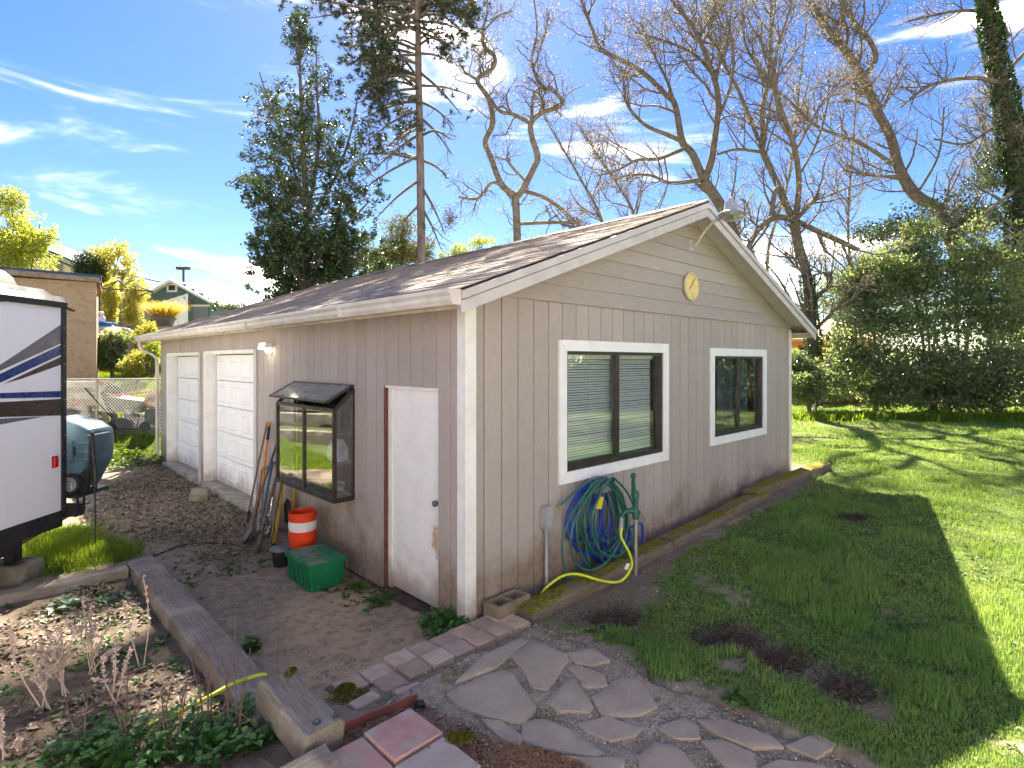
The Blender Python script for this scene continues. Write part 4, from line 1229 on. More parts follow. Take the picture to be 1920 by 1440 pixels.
# concrete bed of the patio, its surface slightly uneven
pp = [Vector((x, y)) for x, y in PATIO]
def patio_bed():
    xs_ = np.arange(-1.2, 3.0, .035); ys_ = np.arange(1.2, 4.7, .035)
    X, Y = np.meshgrid(xs_, ys_)
    sd = sd_poly(X, Y, PATIO) + (fnoise(X, Y, 4, 3) - .5) * .12
    Z = PZ - .012 + (fnoise(X, Y, 7, 8) - .5) * .03 - sst(sd, -.06, .04) * .09 - sst(Y, 3.9, 4.5) * .03
    keep = sd < .05
    ny, nx = X.shape
    i = np.arange(ny - 1)[:, None] * nx + np.arange(nx - 1)[None, :]
    Q = np.stack([i, i + 1, i + nx + 1, i + nx], axis=-1).reshape(-1, 4)
    Q = Q[keep.ravel()[Q].all(axis=1)]
    V = np.stack([X, Y, Z], axis=-1).reshape(-1, 3)
    return np_mesh('patio', V, Q, m_grout, smooth=True)
patio = tag(link('patio', patio_bed()), label='crazy-paved concrete patio of irregular grey flagstones', kind='structure')
def zA(x, y): return (540 + x / 2.743, 1100 + y / 2.743)
def zB(x, y): return (1200 + x / 2.667, 1000 + y / 2.667)
STONES = [[zA(*p) for p in s] for s in [
    [(830, 545), (900, 510), (1090, 430), (1150, 450), (1210, 540), (1260, 600), (1205, 672), (1060, 655), (900, 600)],
    [(1150, 350), (1270, 280), (1420, 340), (1430, 370), (1330, 510), (1260, 490), (1210, 400)],
    [(1340, 580), (1460, 460), (1560, 600), (1540, 628), (1400, 622)],
    [(1450, 410), (1500, 400), (1620, 450), (1640, 500), (1530, 500)],
    [(1570, 560), (1720, 470), (1800, 480), (1890, 600), (1810, 640), (1640, 650)],
    [(1510, 690), (1640, 660), (1800, 720), (1780, 752), (1660, 770), (1540, 730)],
    [(1220, 690), (1320, 672), (1480, 740), (1600, 830), (1560, 850), (1320, 812), (1215, 770)],
    [(1290, 860), (1480, 868), (1690, 880), (1700, 950), (1400, 1000), (1270, 930)],
    [(1000, 676), (1100, 682), (1205, 760), (1180, 800), (1090, 760)],
    [(1440, 330), (1560, 310), (1650, 370), (1560, 390), (1480, 376)],
    [(1010, 345), (1120, 300), (1180, 270), (1225, 280), (1140, 340), (1060, 410), (950, 450), (880, 470)]]]
STONES += [[zB(*p) for p in s] for s in [
    [(0, 1110), (80, 1040), (200, 1080), (270, 1160), (230, 1240), (20, 1240)],
    [(310, 930), (400, 920), (640, 1000), (690, 1050), (560, 1060), (380, 990)],
    [(320, 1030), (400, 1020), (550, 1085), (580, 1173), (430, 1160)],
    [(620, 1160), (700, 1125), (900, 1150), (930, 1230), (640, 1260)],
    [(100, 960), (220, 915), (280, 955), (295, 1010), (180, 1012)],
    [(740, 1050), (880, 1000), (980, 1050), (880, 1110)],
    [(300, 1230), (430, 1185), (600, 1210), (610, 1300), (350, 1330)]]]
rs_ = random.Random(3)
def flagstone(poly):
    P = [Vector((*gp(px_, py_, PZ + .012), 0)) for px_, py_ in poly]
    c = sum(P, Vector()) / len(P)
    out = []
    n = len(P)
    for i in range(n):                       # round the corners, roughen the edges
        a_, b_ = P[i], P[(i + 1) % n]
        for t in (.08, .2, .33, .46, .59, .72, .85, .95):
            q = a_.lerp(b_, t) - c
            q *= 1 + .13 + .08 * mnoise.noise(Vector((q.x * 9 + c.x * 5, q.y * 9, 1.7))) + .05 * mnoise.noise(Vector((q.x * 38, q.y * 38, c.x)))
            out.append(q)
    m = len(out); h = rs_.uniform(.001, .007)
    rings = [(1.015, -.05), (1.0, h - .012), (.985, h - .003), (.955, h), (.6, h + .001), (.25, h)]
    vs_, fs_ = [], []
    for (s_, z_) in rings:
        for k, q in enumerate(out):
            vs_.append((q.x * s_, q.y * s_, z_ + .004 * mnoise.noise(Vector((q.x * s_ * 5 + c.x * 3, q.y * s_ * 5, .3)))))
    for r_ in range(len(rings) - 1):
        for k in range(m):
            j = (k + 1) % m
            fs_.append((r_ * m + k, r_ * m + j, (r_ + 1) * m + j, (r_ + 1) * m + k))
    fs_.append(tuple((len(rings) - 1) * m + k for k in range(m)))
    o = MB().add(vs_, fs_).build('flagstone', m_flag, patio, smooth=True)
    o.location = (c.x, c.y, PZ)
for s in STONES: flagstone(s)

m_pink = simple('pink_paver', (.48, .28, .235), (.38, .22, .185), 7, .9, 0, .15, .5, 90, rnd=.1, c3=(.40, .32, .26), s3=5.5, w3=(.48, .66))
m_greypav = simple('grey_paver', (.42, .35, .30), (.32, .265, .225), 7, .9, 0, .15, .5, 90, c3=(.10, .10, .03), s3=5, w3=(.6, .72))
def paver(u_, v_, z_, mat, label, seed, rz=0.0):
    me = block_mesh(.302, .302, .05, seed, mat, 'paver', .006, .002)
    o = link('paver', me); o.location = G(u_, v_, z_); o.rotation_euler = (random.uniform(-.015, .015), random.uniform(-.015, .015), ANG + rz)
    return tag(o, label, 'paver', 'square concrete pavers at the bottom of the picture')
paver(-1.30, -1.075, .222, m_pink, 'clean pink square paver, topmost of the paver steps', 1, .02)
paver(-1.615, -1.09, .21, m_pink, 'dusty pink square paver below left of the clean one', 2)
paver(-1.31, -1.395, .215, m_greypav, 'grey mossy square paver below right of the pink one', 3, .03)
paver(-1.63, -1.41, .205, m_greypav, 'grey square paver between pink paver and picture edge', 4)
p0, p1 = gp(609, 1381, .16), gp(781, 1315, .1)
ed = MB().bar((p0[0], p0[1], .165), (p1[0], p1[1], .115), .012, .06).build('plastic_edging', simple('terracotta_plastic', (.26, .085, .06), (.2, .065, .05), 8, .6))
tag(ed, 'thin terracotta-coloured edging strip beside the pavers', 'edging')
# ================================================================ TOOLS ALONG THE WALL
def wallpt(px, py, u=-.04):
    k = (px - CX) / F; o = CORNER + D1 * u
    v = (k * o.y - o.x) / (D2.x - k * D2.y); Y = o.y + v * D2.y
    return Vector((o.x + v * D2.x, Y, CAMZ - (py - HZ) / F * Y))
m_ash = simple('ash_handle', (.26, .19, .13), (.17, .12, .08), 5, .7, stretch=(1, 1, .3), c3=(.12, .085, .06), s3=14)
m_dkash = simple('dark_handle', (.13, .075, .05), (.20, .13, .085), 8, .7)
m_orangefib = simple('orange_fibreglass', (.62, .24, .02), (.5, .18, .015), 8, .5)
m_blade = simple('shovel_steel', (.16, .12, .11), (.09, .06, .05), 12, .5, .6, .5, .3, c3=(.22, .16, .12), s3=7)
m_silver = simple('bright_steel', (.55, .57, .6), (.4, .42, .45), 12, .3, .9)
m_dirtyblade = simple('cement_crust', (.40, .36, .31), (.13, .11, .09), 28, .9, 0, .2, .5)
m_yellow = simple('level_yellow', (.66, .40, .02), (.56, .33, .02), 7, .5)
m_bluehead = simple('blue_steel', (.03, .11, .19), (.05, .14, .22), 10, .45, .3)
def tool(name, label, base, top, hr, mat_h, head, grip=None, mat_b=None, cat='shovel', split=.30, face=None, hw=1.0):
    """a long-handled tool: head at the ground, handle leaning on the wall; built along its own axis"""
    base, top = Vector(base), Vector(top)
    L_ = (top - base).length
    t = thing(name, label, cat, base, 0, 'garden tools leaning on the wall')
    z = (top - base).normalized(); y = Vector(face or (-D1.x, -D1.y, 0)); y = (y - z * y.dot(z)).normalized(); x = y.cross(z)
    t.rotation_euler = Matrix((x, y, z)).transposed().to_euler()
    MB().tube([(0, 0, split), (0, .004, L_ * .5), (0, 0, L_)], [hr * 1.05, hr, hr * .95], 10).build('handle', mat_h, t, smooth=True)
    if head in ('round', 'square', 'trench'):
        w0 = {'round': .11, 'square': .115, 'trench': .07}[head] * hw; h0 = split
        mb = MB(); rows = 9; colsn = 6; vs_ = []
        for i in range(rows + 1):
            f = i / rows; zz = f * h0
            if head == 'round': ww = w0 * min(1, (f * 3.2 + .02) ** .55) * (1 if f < .82 else 1 - (f - .82) * 1.2)
            else: ww = w0 * (1 if f < .88 else 1 - (f - .88) * 2.2)
            for k in range(colsn + 1):
                s = k / colsn * 2 - 1
                vs_.append((s * ww, .035 * s * s - .03 * math.sin(f * 2.6) - .012, zz))
        fs_ = []
        for i in range(rows):
            for k in range(colsn):
                a_ = i * (colsn + 1) + k
                fs_.append((a_, a_ + 1, a_ + colsn + 2, a_ + colsn + 1))
        o = mb.add(vs_, fs_).build('blade', mat_b or m_blade, t, smooth=True)
        md = o.modifiers.new('thickness', 'SOLIDIFY'); md.thickness = .004
        MB().tube([(0, -.02, h0 * .72), (0, -.012, h0), (0, 0, h0 + .16), (0, 0, h0 + .22)], [.012, .02, hr * 1.25, hr * 1.2], 10).build('socket', mat_b or m_blade, t, smooth=True)
    elif head == 'mattock':
        o = MB()
        o.tube(smooth_path([(-.20, .03, L_ - .06), (-.1, .0, L_ - .02), (0, 0, L_ - .01), (.11, 0, L_ - .03), (.19, .02, L_ - .09)]), [.006] * 4 + [.014] * 6 + [.02] * 5 + [.016] * 6 + [.008] * 4, 8)
        o.build('pick_head', mat_b, t, smooth=True)
    elif head == 'hoe':
        MB().tube([(0, 0, .1), (0, 0, split + .05)], hr * 1.5, 8).build('ferrule', m_black, t, smooth=True)
        MB().prism([(-.04, .0, 0), (.04, 0, 0), (.02, 0, .12), (-.02, 0, .12)], (0, -.012, 0)).build('blade', m_black, t)
    if grip == 'D':
        MB().tube(smooth_path([(0, 0, L_ - .02), (-.045, 0, L_ + .03), (-.05, 0, L_ + .09), (0, 0, L_ + .105), (.05, 0, L_ + .09), (.045, 0, L_ + .03), (0, 0, L_ - .02)]), .012, 8).build('grip', m_black, t, smooth=True)
    elif grip == 'sleeve':
        MB().tube([(0, 0, L_ - .23), (0, 0, L_ - .05)], hr * 1.25, 10).build('grip', m_black, t, smooth=True)
        MB().lathe([(hr * 1.1, L_ - .05), (hr * 1.2, L_ - .01), (hr * .6, L_ + .012)], sides=10).build('end_cap', mat_h, t, smooth=True)
    return t
def gpz(px, py): x, y = gp(px, py, -.05); return Vector((x, y, gz1(x, y)))
tool('garden_hoe', 'thin weathered hoe handle with black foot, leaning at garage door trim', gpz(462, 985), wallpt(501, 792), .0125, m_ash, 'hoe', cat='hoe', split=.12)
tool('garden_shovel', 'shovel with orange fibreglass handle and black grip', gpz(483, 1000), wallpt(505, 793), .0175, m_orangefib, 'square', 'sleeve', m_dirtyblade)
tool('garden_shovel', 'round shovel with cracked brown handle and broad dark blade', gpz(458, 1022), wallpt(519, 832), .0175, m_dkash, 'round', None, m_blade, split=.31)
tool('trench_spade', 'narrow spade with short shaft and black D-handle', gpz(470, 1012), wallpt(492, 888, -.1), .0165, m_dkash, 'trench', 'D', m_dirtyblade, cat='spade')
tool('pick_mattock', 'pick with blue head raised against the wall', gpz(487, 1003), wallpt(511, 866), .0175, m_bluehead, 'mattock', None, m_bluehead, cat='pick', split=.02)
tool('garden_shovel', 'rusty round-point shovel standing in front of the other tools', gpz(478, 1040), wallpt(522, 880, -.06), .0185, m_dkash, 'round', None, m_rust, split=.29)
tool('garden_shovel', 'shovel with bright steel blade half hidden behind the others', gpz(497, 1008), wallpt(527, 850), .017, m_ash, 'square', None, m_silver, split=.27, hw=.85)
tool('garden_rod', 'dark wooden pole leaning right of the shovels', gpz(505, 1030), wallpt(535, 870), .0165, m_dkash, 'none', cat='pole', split=.0)
tool('garden_rake', 'yellow tool handle standing behind the orange buckets', gpz(548, 1005), wallpt(553, 905), .0135, m_yellow, 'none', cat='handle', split=.0)
# spirit level
b_, t_ = gpz(512, 1022), wallpt(533, 890, -.07)
lv = thing('spirit_level', 'yellow spirit level leaning between shovels and buckets', 'level', b_, 0)
z = (t_ - b_).normalized(); y = (D2 - z * D2.dot(z)).normalized(); x = y.cross(z)
lv.rotation_euler = Matrix((x, y, z)).transposed().to_euler()
L_ = (t_ - b_).length
MB().box((-.012, -.032, 0), (.012, .032, L_)).build('body', m_yellow, lv)
for zz in (L_ * .2, L_ * .55, L_ * .85):
    MB().prism([(-.0135, .018 * math.cos(a_), zz + .045 * math.sin(a_)) for a_ in [k * math.pi / 6 for k in range(12)]], (.027, 0, 0)).build('hand_hole', m_black, lv)
MB().box((-.014, -.034, -.01), (.014, .034, .01)).build('end_cap', m_black, lv)
# black dustpan-like scoop behind the bucket
sc = thing('black_scoop', 'black plastic scoop leaning on the wall behind the buckets', 'scoop', gpz(542, 1012) + Vector((0, 0, .2)), ANG)
MB().prism([(-.02, -.07, 0), (-.02, .07, 0), (-.02, .075, .22), (-.02, .03, .30), (-.02, -.03, .30), (-.02, -.075, .22)], (.012, 0, 0)).build('pan', m_black, sc)
MB().tube([(-.02, -.07, 0), (-.03, -.075, .22), (-.03, 0, .31), (-.03, .075, .22), (-.02, .07, 0)], .008, 6).build('rim', m_black, sc, smooth=True)

# ---- orange buckets, nested
m_orange = simple('bucket_orange', (.72, .055, .012), (.62, .045, .01), 6, .42)
m_bwhite = simple('bucket_white', (.72, .70, .68), (.62, .6, .58), 8, .45, c3=(.65, .2, .1), s3=15, w3=(.66, .7))
bc = G(-.28, 2.56); bz = gz1(bc.x, bc.y)
def bucket(z0, mat, label, full):
    t = thing('plastic_bucket', label, 'bucket', (bc.x, bc.y, z0), .3, 'nested buckets by the wall')
    pr = [(.128, .002), (.131, .0), (.148, .30), (.152, .302), (.152, .315), (.150, .317), (.152, .33), (.152, .343), (.150, .345), (.153, .36), (.153, .37), (.146, .37), (.126, .012), (.004, .010)]
    MB().lathe(pr, sides=28).build('shell', mat, t, smooth=True)
    MB().tube([(.155 * math.cos(a_), .155 * math.sin(a_), .30 - .12 * math.sin(a_ * 1.0)) for a_ in [math.pi * k / 14 for k in range(15)]], .003, 6).build('bail', m_steel, t, smooth=True)
    return t
bucket(bz, m_orange, 'lowest orange bucket of the nested stack, beside the green tote', 1)
bucket(bz + .105, m_bwhite, 'white bucket showing as a band in the middle of the nested stack', 0)
bucket(bz + .205, m_orange, 'topmost orange bucket of the nested stack', 0)
# black nursery pot with a lid left of the buckets
pc_ = gpz(527, 1058)
bp = thing('nursery_pot', 'black plastic pot with a grey lid, left of the orange buckets', 'pot', pc_ - Vector((0, 0, .02)), 0)
MB().lathe([(.075, 0), (.10, .17), (.108, .17), (.108, .20), (.10, .20), (.07, .02), (.003, .02)], sides=20).build('body', m_black, bp, smooth=True)
lo_ = MB().lathe([(.12, .20), (.122, .212), (.10, .222), (.003, .225)], sides=20).build('lid', simple('grey_lid', (.13, .13, .13), (.2, .19, .18), 9, .6), bp, smooth=True)

# ---- green tote
m_tote = simple('tote_green', (.008, .155, .060), (.006, .12, .045), 5, .42, c3=(.02, .19, .08), s3=9)
m_totelid = simple('tote_lid', (.012, .165, .065), (.16, .185, .13), 4.5, .6, lo=.42, hi=.6)
tc_ = G(-.405, 1.955)
tt = thing('storage_tote', 'green plastic storage tote with attached lid, dusty on top', 'tote', (tc_.x, tc_.y, gz1(tc_.x, tc_.y) - .005), ANG)
W2, L2, H2 = .195, .285, .285
mb = MB()
mb.hexa([(-W2 * .87, -L2 * .9, 0), (W2 * .87, -L2 * .9, 0), (W2 * .87, L2 * .9, 0), (-W2 * .87, L2 * .9, 0), (-W2 * .97, -L2 * .97, H2 - .03), (W2 * .97, -L2 * .97, H2 - .03), (W2 * .97, L2 * .97, H2 - .03), (-W2 * .97, L2 * .97, H2 - .03)])
ob = mb.build('body', m_tote, tt); md = ob.modifiers.new('bevel', 'BEVEL'); md.width = .012; md.segments = 2
rib = MB()
for k in range(5):
    yy = -L2 * .72 + k * L2 * .36
    rib.hexa([(-W2 * .9 - .004, yy - .012, .03), (-W2 * .88, yy - .012, .03), (-W2 * .88, yy + .012, .03), (-W2 * .9 - .004, yy + .012, .03), (-W2 * .97 - .008, yy - .014, H2 - .06), (-W2 * .93, yy - .014, H2 - .06), (-W2 * .93, yy + .014, H2 - .06), (-W2 * .97 - .008, yy + .014, H2 - .06)])
rib.build('ribs', m_tote, tt)
for sx_ in (-1, 1):
    rb = MB()
    for yy in (-.12, .12):
        rb.hexa([(yy - .012, sx_ * L2 * .88, .03), (yy + .012, sx_ * L2 * .88, .03), (yy + .012, sx_ * (L2 * .93 + .004), .03), (yy - .012, sx_ * (L2 * .93 + .004), .03), (yy - .014, sx_ * L2 * .93, H2 - .05), (yy + .014, sx_ * L2 * .93, H2 - .05), (yy + .014, sx_ * (L2 * .97 + .008), H2 - .05), (yy - .014, sx_ * (L2 * .97 + .008), H2 - .05)])
    rb.build('end_ribs', m_tote, tt)
rim = MB()
for (p, q) in [((-W2, -L2), (W2, -L2)), ((W2, -L2), (W2, L2)), ((W2, L2), (-W2, L2)), ((-W2, L2), (-W2, -L2))]:
    rim.bar((p[0], p[1], H2 - .018), (q[0], q[1], H2 - .018), .022, .036)
rim.build('rim', m_tote, tt)
lidp = MB().bbox((-W2 + .006, -L2 + .006, H2 - .012), (W2 - .006, L2 - .006, H2 + .006), .006).build('lid', m_totelid, tt)
for yy in (-.16, 0, .16):
    MB().box((-W2 - .004, yy - .03, H2 - .006), (-W2 + .02, yy + .03, H2 + .012)).build('lid_tab', m_tote, lidp)
    MB().box((W2 - .02, yy - .03, H2 - .006), (W2 + .004, yy + .03, H2 + .012)).build('lid_tab', m_tote, lidp)
for yy in (-.07, .07):
    MB().box((-.03, yy - .004, H2 + .0055), (.03, yy + .004, H2 + .008)).build('slot', m_black, lidp)
# dark cord trailing over the dirt
o = MB().tube(smooth_path([gpt(120, 1100, .01), gpt(180, 1080, .012), gpt(240, 1066, .03), gpt(300, 1040, .015), gpt(350, 1022, .012), gpt(420, 1020, .01), gpt(455, 1028, .01)], 5), .008, 6).build('extension_cord', m_black, smooth=True)
tag(o, 'thin black cord trailing across the dirt past the timbers', 'cord')
o = MB().tube(smooth_path([gpt(255, 1383, .02), gpt(290, 1368, .04), gpt(340, 1352, .06), gpt(390, 1335, .09), gpt(440, 1313, .11), gpt(487, 1300, .12), gpt(500, 1298, .11)], 6), .0135, 10).build('yellow_garden_hose', m_yellow_hose, smooth=True)
tag(o, 'length of yellow hose lying in the garden bed', 'hose')

# ================================================================ TRAVEL TRAILER
m_rvwhite = simple('trailer_white', (.80, .80, .82), (.79, .79, .81), 1, .3, 0, .5)
g = NG('trailer_skin'); v_ = g.coord('pos', (6, 6, .35)); w_ = g.coord('pos')
col = g.mix(g.ramp(g.noise(v_, 4, 5, .7), .55, .8, 0, .35), (.80, .80, .82), (.62, .61, .58))
col = g.mix(g.ramp(g.noise(w_, 23, 3, .8), .70, .76, 0, .4), col, (.45, .43, .40))
m_rvwhite = g.done(g.bsdf(col, .32, 0, .5))
m_rvgrey = simple('decal_grey', (.14, .14, .155), (.11, .11, .12), 6, .35, 0, .5)
m_rvblue = simple('decal_blue', (.006, .035, .17), (.006, .03, .14), 6, .3, 0, .5)
m_rvbrown = simple('decal_brown', (.035, .025, .02), (.05, .04, .03), 6, .35, 0, .5)
m_rvroof = simple('trailer_roof', (.55, .52, .46), (.42, .38, .31), 5, .6, c3=(.3, .26, .2), s3=3)
m_rim0 = simple('screw_head', (.3, .3, .31), (.2, .2, .2), 9, .4, .8)
m_frame = simple('chassis_black', (.016, .017, .02), (.03, .03, .032), 7, .5)
m_red = simple('red_lens', (.55, .006, .006), (.45, .005, .005), 9, .2, 0, .6)
m_dome = simple('translucent_dome', (.62, .58, .46), (.52, .48, .36), 4, .35)
XS, Y1, ZB, ZTOP = -4.80, 5.975, .60, 2.84
rv = thing('travel_trailer', 'white travel trailer with blue, grey and brown swoosh stripes', 'trailer', (XS, 0, 0))
def rvp(px, py):
    """pixel on the trailer side -> (y, z)"""
    Y = XS * F / (px - CX); return Y, CAMZ - (py - HZ) / F * Y
bd = MB()
prf = [(0, ZB), (0, ZTOP - .02), (-.05, ZTOP + .03), (-2.43, ZTOP + .03), (-2.48, ZTOP - .02), (-2.48, ZB)]
bd.prism([(x, -1.6, z) for x, z in prf], (0, Y1 + 1.6, 0))
body = bd.build('body', m_rvwhite, rv)
MB().bar((.004, Y1, ZB - .02), (.004, Y1, ZTOP - .03), .05, .03, (1, 0, 0)).build('corner_trim', m_frame, rv)
for k in range(12):
    MB().lathe([(.007, .02), (.007, .024), (.003, .026)], (0, Y1 - .008, ZB + .05 + k * .19), 8, 'X').build('trim_screw', m_rim0, rv)
MB().box((.0005, Y1 - .03, ZB + .012), (.0035, Y1 - .026, ZTOP - .08)).build('panel_seam', m_rvgrey, rv)
rt = MB()
rt.prism([(.03, -1.6, ZTOP - .075), (.035, -1.6, ZTOP - .015), (-.02, -1.6, ZTOP + .05), (-.06, -1.6, ZTOP + .035), (0.004, -1.6, ZTOP - .03), (.004, -1.6, ZTOP - .075)], (0, Y1 + 1.62, 0))
rt.build('roof_rail', m_frame, rv)
rs = MB().prism([(-.05, 0, ZTOP + .03), (-.10, 0, ZTOP + .11), (-.4, 0, ZTOP + .15), (-2.1, 0, ZTOP + .15), (-2.4, 0, ZTOP + .03)], (0, 1, 0))
rs.v = [(x, -1.6 if y < .5 else Y1 - (.02 if z < ZTOP + .08 else .14), z) for x, y, z in rs.v]
rs.build('roof', m_rvroof, rv)
MB().prism([(.01, Y1 - .02, ZTOP - .04), (.02, Y1 + .14, ZTOP - .085), (-.03, Y1 + .12, ZTOP - .075), (-.03, Y1 - .02, ZTOP - .03)], (0, 0, -.02)).build('drip_spout', m_frame, rv)
# roof vent cover, a pale dome
vd = MB(); n_ = 10
for i in range(n_ + 1):
    a_ = math.pi * i / n_
    for (yy) in (4.5, 5.62):
        vd.v.append((-.55 - .42 * math.cos(a_) * .9, yy + (0 if yy < 5 else -.10 * math.sin(a_)), ZTOP + .12 + .26 * math.sin(a_) ** .8 * (1 if yy < 5 else .75)))
for i in range(n_): vd.f.append((2 * i, 2 * i + 1, 2 * i + 3, 2 * i + 2)); vd.mi.append(0)
vd.f.append(tuple(2 * i + 1 for i in range(n_ + 1))); vd.mi.append(0); vd.f.append(tuple(2 * i for i in range(n_ + 1))); vd.mi.append(0)
vd.build('vent_cover', m_dome, rv, smooth=True)
def decal(name, pts, mat, lift=.003):
    q = [rvp(*p) for p in pts]
    MB().prism([(lift, y, z) for y, z in q], (-.0028, 0, 0)).build(name, mat, rv)
e0 = 113.5
decal('stripe', [(-300, 860), (0, 684), (e0, 609), (e0, 644), (0, 695), (-300, 850)], m_rvgrey)
decal('stripe', [(-300, 835), (0, 701), (e0, 647), (e0, 665), (0, 717.5), (-300, 870)], m_rvblue, .0036)
decal('stripe', [(8, 719), (e0, 669), (e0, 684), (40, 710)], m_rvbrown, .0042)
decal('stripe', [(-300, 745), (0, 737), (e0, 733), (e0, 745), (0, 747), (-300, 752)], m_rvblue)
decal('stripe', [(-300, 768), (0, 754), (e0, 748), (e0, 779), (0, 782), (-300, 800)], m_rvbrown)
decal('stripe', [(-300, 815), (0, 785), (82, 781), (0, 796), (-300, 840)], m_rvgrey)
decal('stripe', [(-300, 470), (0, 555), (70, 562), (0, 566), (-300, 520)], m_rvblue)
sk = MB(); sk.prism([(.002, -1.6, ZB - .16), (.012, -1.6, ZB - .15), (.012, -1.6, ZB + .012), (.002, -1.6, ZB + .012)], (0, Y1 + 1.58, 0)).build('skirt', m_frame, rv)
ch = MB(); ch.box((-.35, -1.2, .30), (-.28, Y1 - .12, ZB - .001)); ch.box((-2.2, -1.2, .30), (-2.12, Y1 - .12, ZB - .001)); ch.box((-2.0, 1, .35), (-.5, 5.2, ZB - .002)); ch.box((-.28, 5.05, .34), (-.02, 5.5, .5))
ch.build('chassis', m_frame, rv)
by = MB().box((-2.3, Y1 + .05, .52), (.10, Y1 + .17, .64)).build('bumper', m_frame, rv)
MB().box((-.3, Y1 - .2, .53), (-.2, Y1 + .06, .63)).build('bumper_bracket', m_frame, rv)
MB().lathe([(.012, .1005), (.012, .102)], (0, Y1 + .11, .58), 10, 'X').build('bumper_hole', m_black, by)
# stabiliser jack on its block
jx, jy = gp(12, 1098)
MB().box((jx - XS - .12, jy + .10, .18), (jx - XS - .02, jy + .20, .42)).build('jack_leg', m_frame, rv)
MB().box((jx - XS - .2, jy + .05, .17), (jx - XS + .04, jy + .25, .185)).build('jack_foot', m_frame, rv)
MB().bar((jx - XS - .02, jy + .15, .36), (jx - XS + .02, jy + .75, .5), .03, .05).build('jack_brace', simple('ochre_steel', (.33, .22, .05), (.25, .16, .04), 8, .5), rv)
q = rvp(102, 866)
ml = MB().bbox((.003, q[0] - .028, q[1] - .055), (.028, q[0] + .028, q[1] + .055), .008).build('side_marker', m_red, rv)
MB().box((.0, q[0] - .034, q[1] - .061), (.006, q[0] + .034, q[1] + .061)).build('marker_base', m_red, ml)
MB().bbox((-.16, Y1 + .0, q[1] - .05), (-.05, Y1 + .04, q[1] + .08), .01).build('tail_light', m_red, rv)

# ---- waste tote strapped on the trailer's rear rack
m_slate = simple('slate_blue_plastic', (.065, .13, .165), (.05, .10, .13), 5, .48)
m_tyre = simple('tyre_rubber', (.018, .018, .018), (.03, .03, .03), 14, .8)
m_rim = simple('rim_silver', (.52, .53, .55), (.42, .43, .45), 9, .35, .7)
wt = thing('waste_tote', 'slate-blue plastic waste tank on wheels strapped upright behind the trailer', 'tank', (-4.96, 6.33, 0))
# upright profile in (x, z); extruded along y with rounded shoulders
def tank_ring(y, s):
    base_ = [(-.14, .78), (.16, .78), (.22, .90), (.30, 1.06), (.32, 1.10), (.33, 1.34), (.31, 1.44), (.20, 1.51), (-.08, 1.585), (-.15, 1.56), (-.18, 1.47), (-.18, .86)]
    c_ = (.07, 1.18)
    return [(c_[0] + (x - c_[0]) * s, y, c_[1] + (z - c_[1]) * s) for x, z in base_]
tk = MB(); rings = [tank_ring(-.21, .88), tank_ring(-.19, .95), tank_ring(-.15, 1.0), tank_ring(.15, 1.0), tank_ring(.19, .95), tank_ring(.21, .88)]
vs_ = sum(rings, []); n_ = 12; fs_ = [tuple(range(n_ - 1, -1, -1)), tuple(5 * n_ + k for k in range(n_))]
for r_ in range(5):
    for k in range(n_):
        j = (k + 1) % n_
        fs_.append((r_ * n_ + k, r_ * n_ + j, (r_ + 1) * n_ + j, (r_ + 1) * n_ + k))
o = tk.add(vs_, fs_).build('tank', m_slate, wt, smooth=True); md = o.modifiers.new('bevel', 'BEVEL'); md.width = .02; md.segments = 3
for zz in (1.12, 1.20, 1.30, 1.38):
    MB().bbox((.20, -.216, zz - .012), (.328, .12, zz + .012), .01).build('mould_rib', m_slate, wt)
MB().bbox((-.15, -.222, 1.10), (.16, -.205, 1.33), .012).build('moulded_panel', m_slate, wt)
MB().box((.165, -.226, 1.17), (.18, -.20, 1.26)).build('slot', m_black, wt)
MB().lathe([(.06, -.02), (.105, -.03), (.115, 0), (.105, .03), (.06, .02)], (.17, -.25, .865), 24, 'Y').build('tyre', m_tyre, wt, smooth=True)
wr = MB().lathe([(.075, -.024), (.078, -.034), (.066, -.03), (.02, -.022), (.018, -.04), (.002, -.042)], (.17, -.25, .865), 24, 'Y').build('wheel_rim', m_rim, wt, smooth=True)
for k in range(5):
    a_ = k * 2 * math.pi / 5
    MB().bar((.17, -.278, .865), (.17 + .07 * math.cos(a_), -.28, .865 + .07 * math.sin(a_)), .012, .01, (0, 1, 0)).build('spoke', m_rim, wr)
MB().prism([(-.16, -.225, .80), (.03, -.225, .80), (.30, -.225, 1.02), (.34, -.225, 1.02), (.33, -.225, .76), (-.16, -.225, .745)], (0, .03, 0)).build('wheel_arch', m_black, wt)
MB().box((-.35, -.22, .70), (.22, .24, .742)).build('rack', m_frame, wt)
MB().tube(smooth_path([(.33, -.18, 1.40), (.36, -.2, 1.38), (.35, -.2, 1.1), (.36, -.2, .95), (.38, -.19, .85), (.30, -.2, .745)]), .02, 6).build('pull_handle', m_black, wt, smooth=True)
MB().tube(smooth_path([(.345, -.21, 1.42), (.38, -.22, 1.25), (.40, -.23, .95), (.41, -.23, .6), (.41, -.23, .22)]), .008, 6).build('strap', m_black, wt, smooth=True)
MB().tube(smooth_path([(.30, -.21, .75), (.39, -.22, .78), (.41, -.22, .9), (.38, -.21, 1.2), (.36, -.2, 1.4)]), .016, 6).build('drain_hose', m_black, wt, smooth=True)
for xx in (.20, .27):
    MB().prism([(xx - .014, -.21, .74), (xx + .014, -.21, .74), (xx + .02, -.215, .58), (xx + .004, -.215, .50), (xx - .006, -.215, .58)], (0, .004, 0)).build('strap_end', m_black, wt)

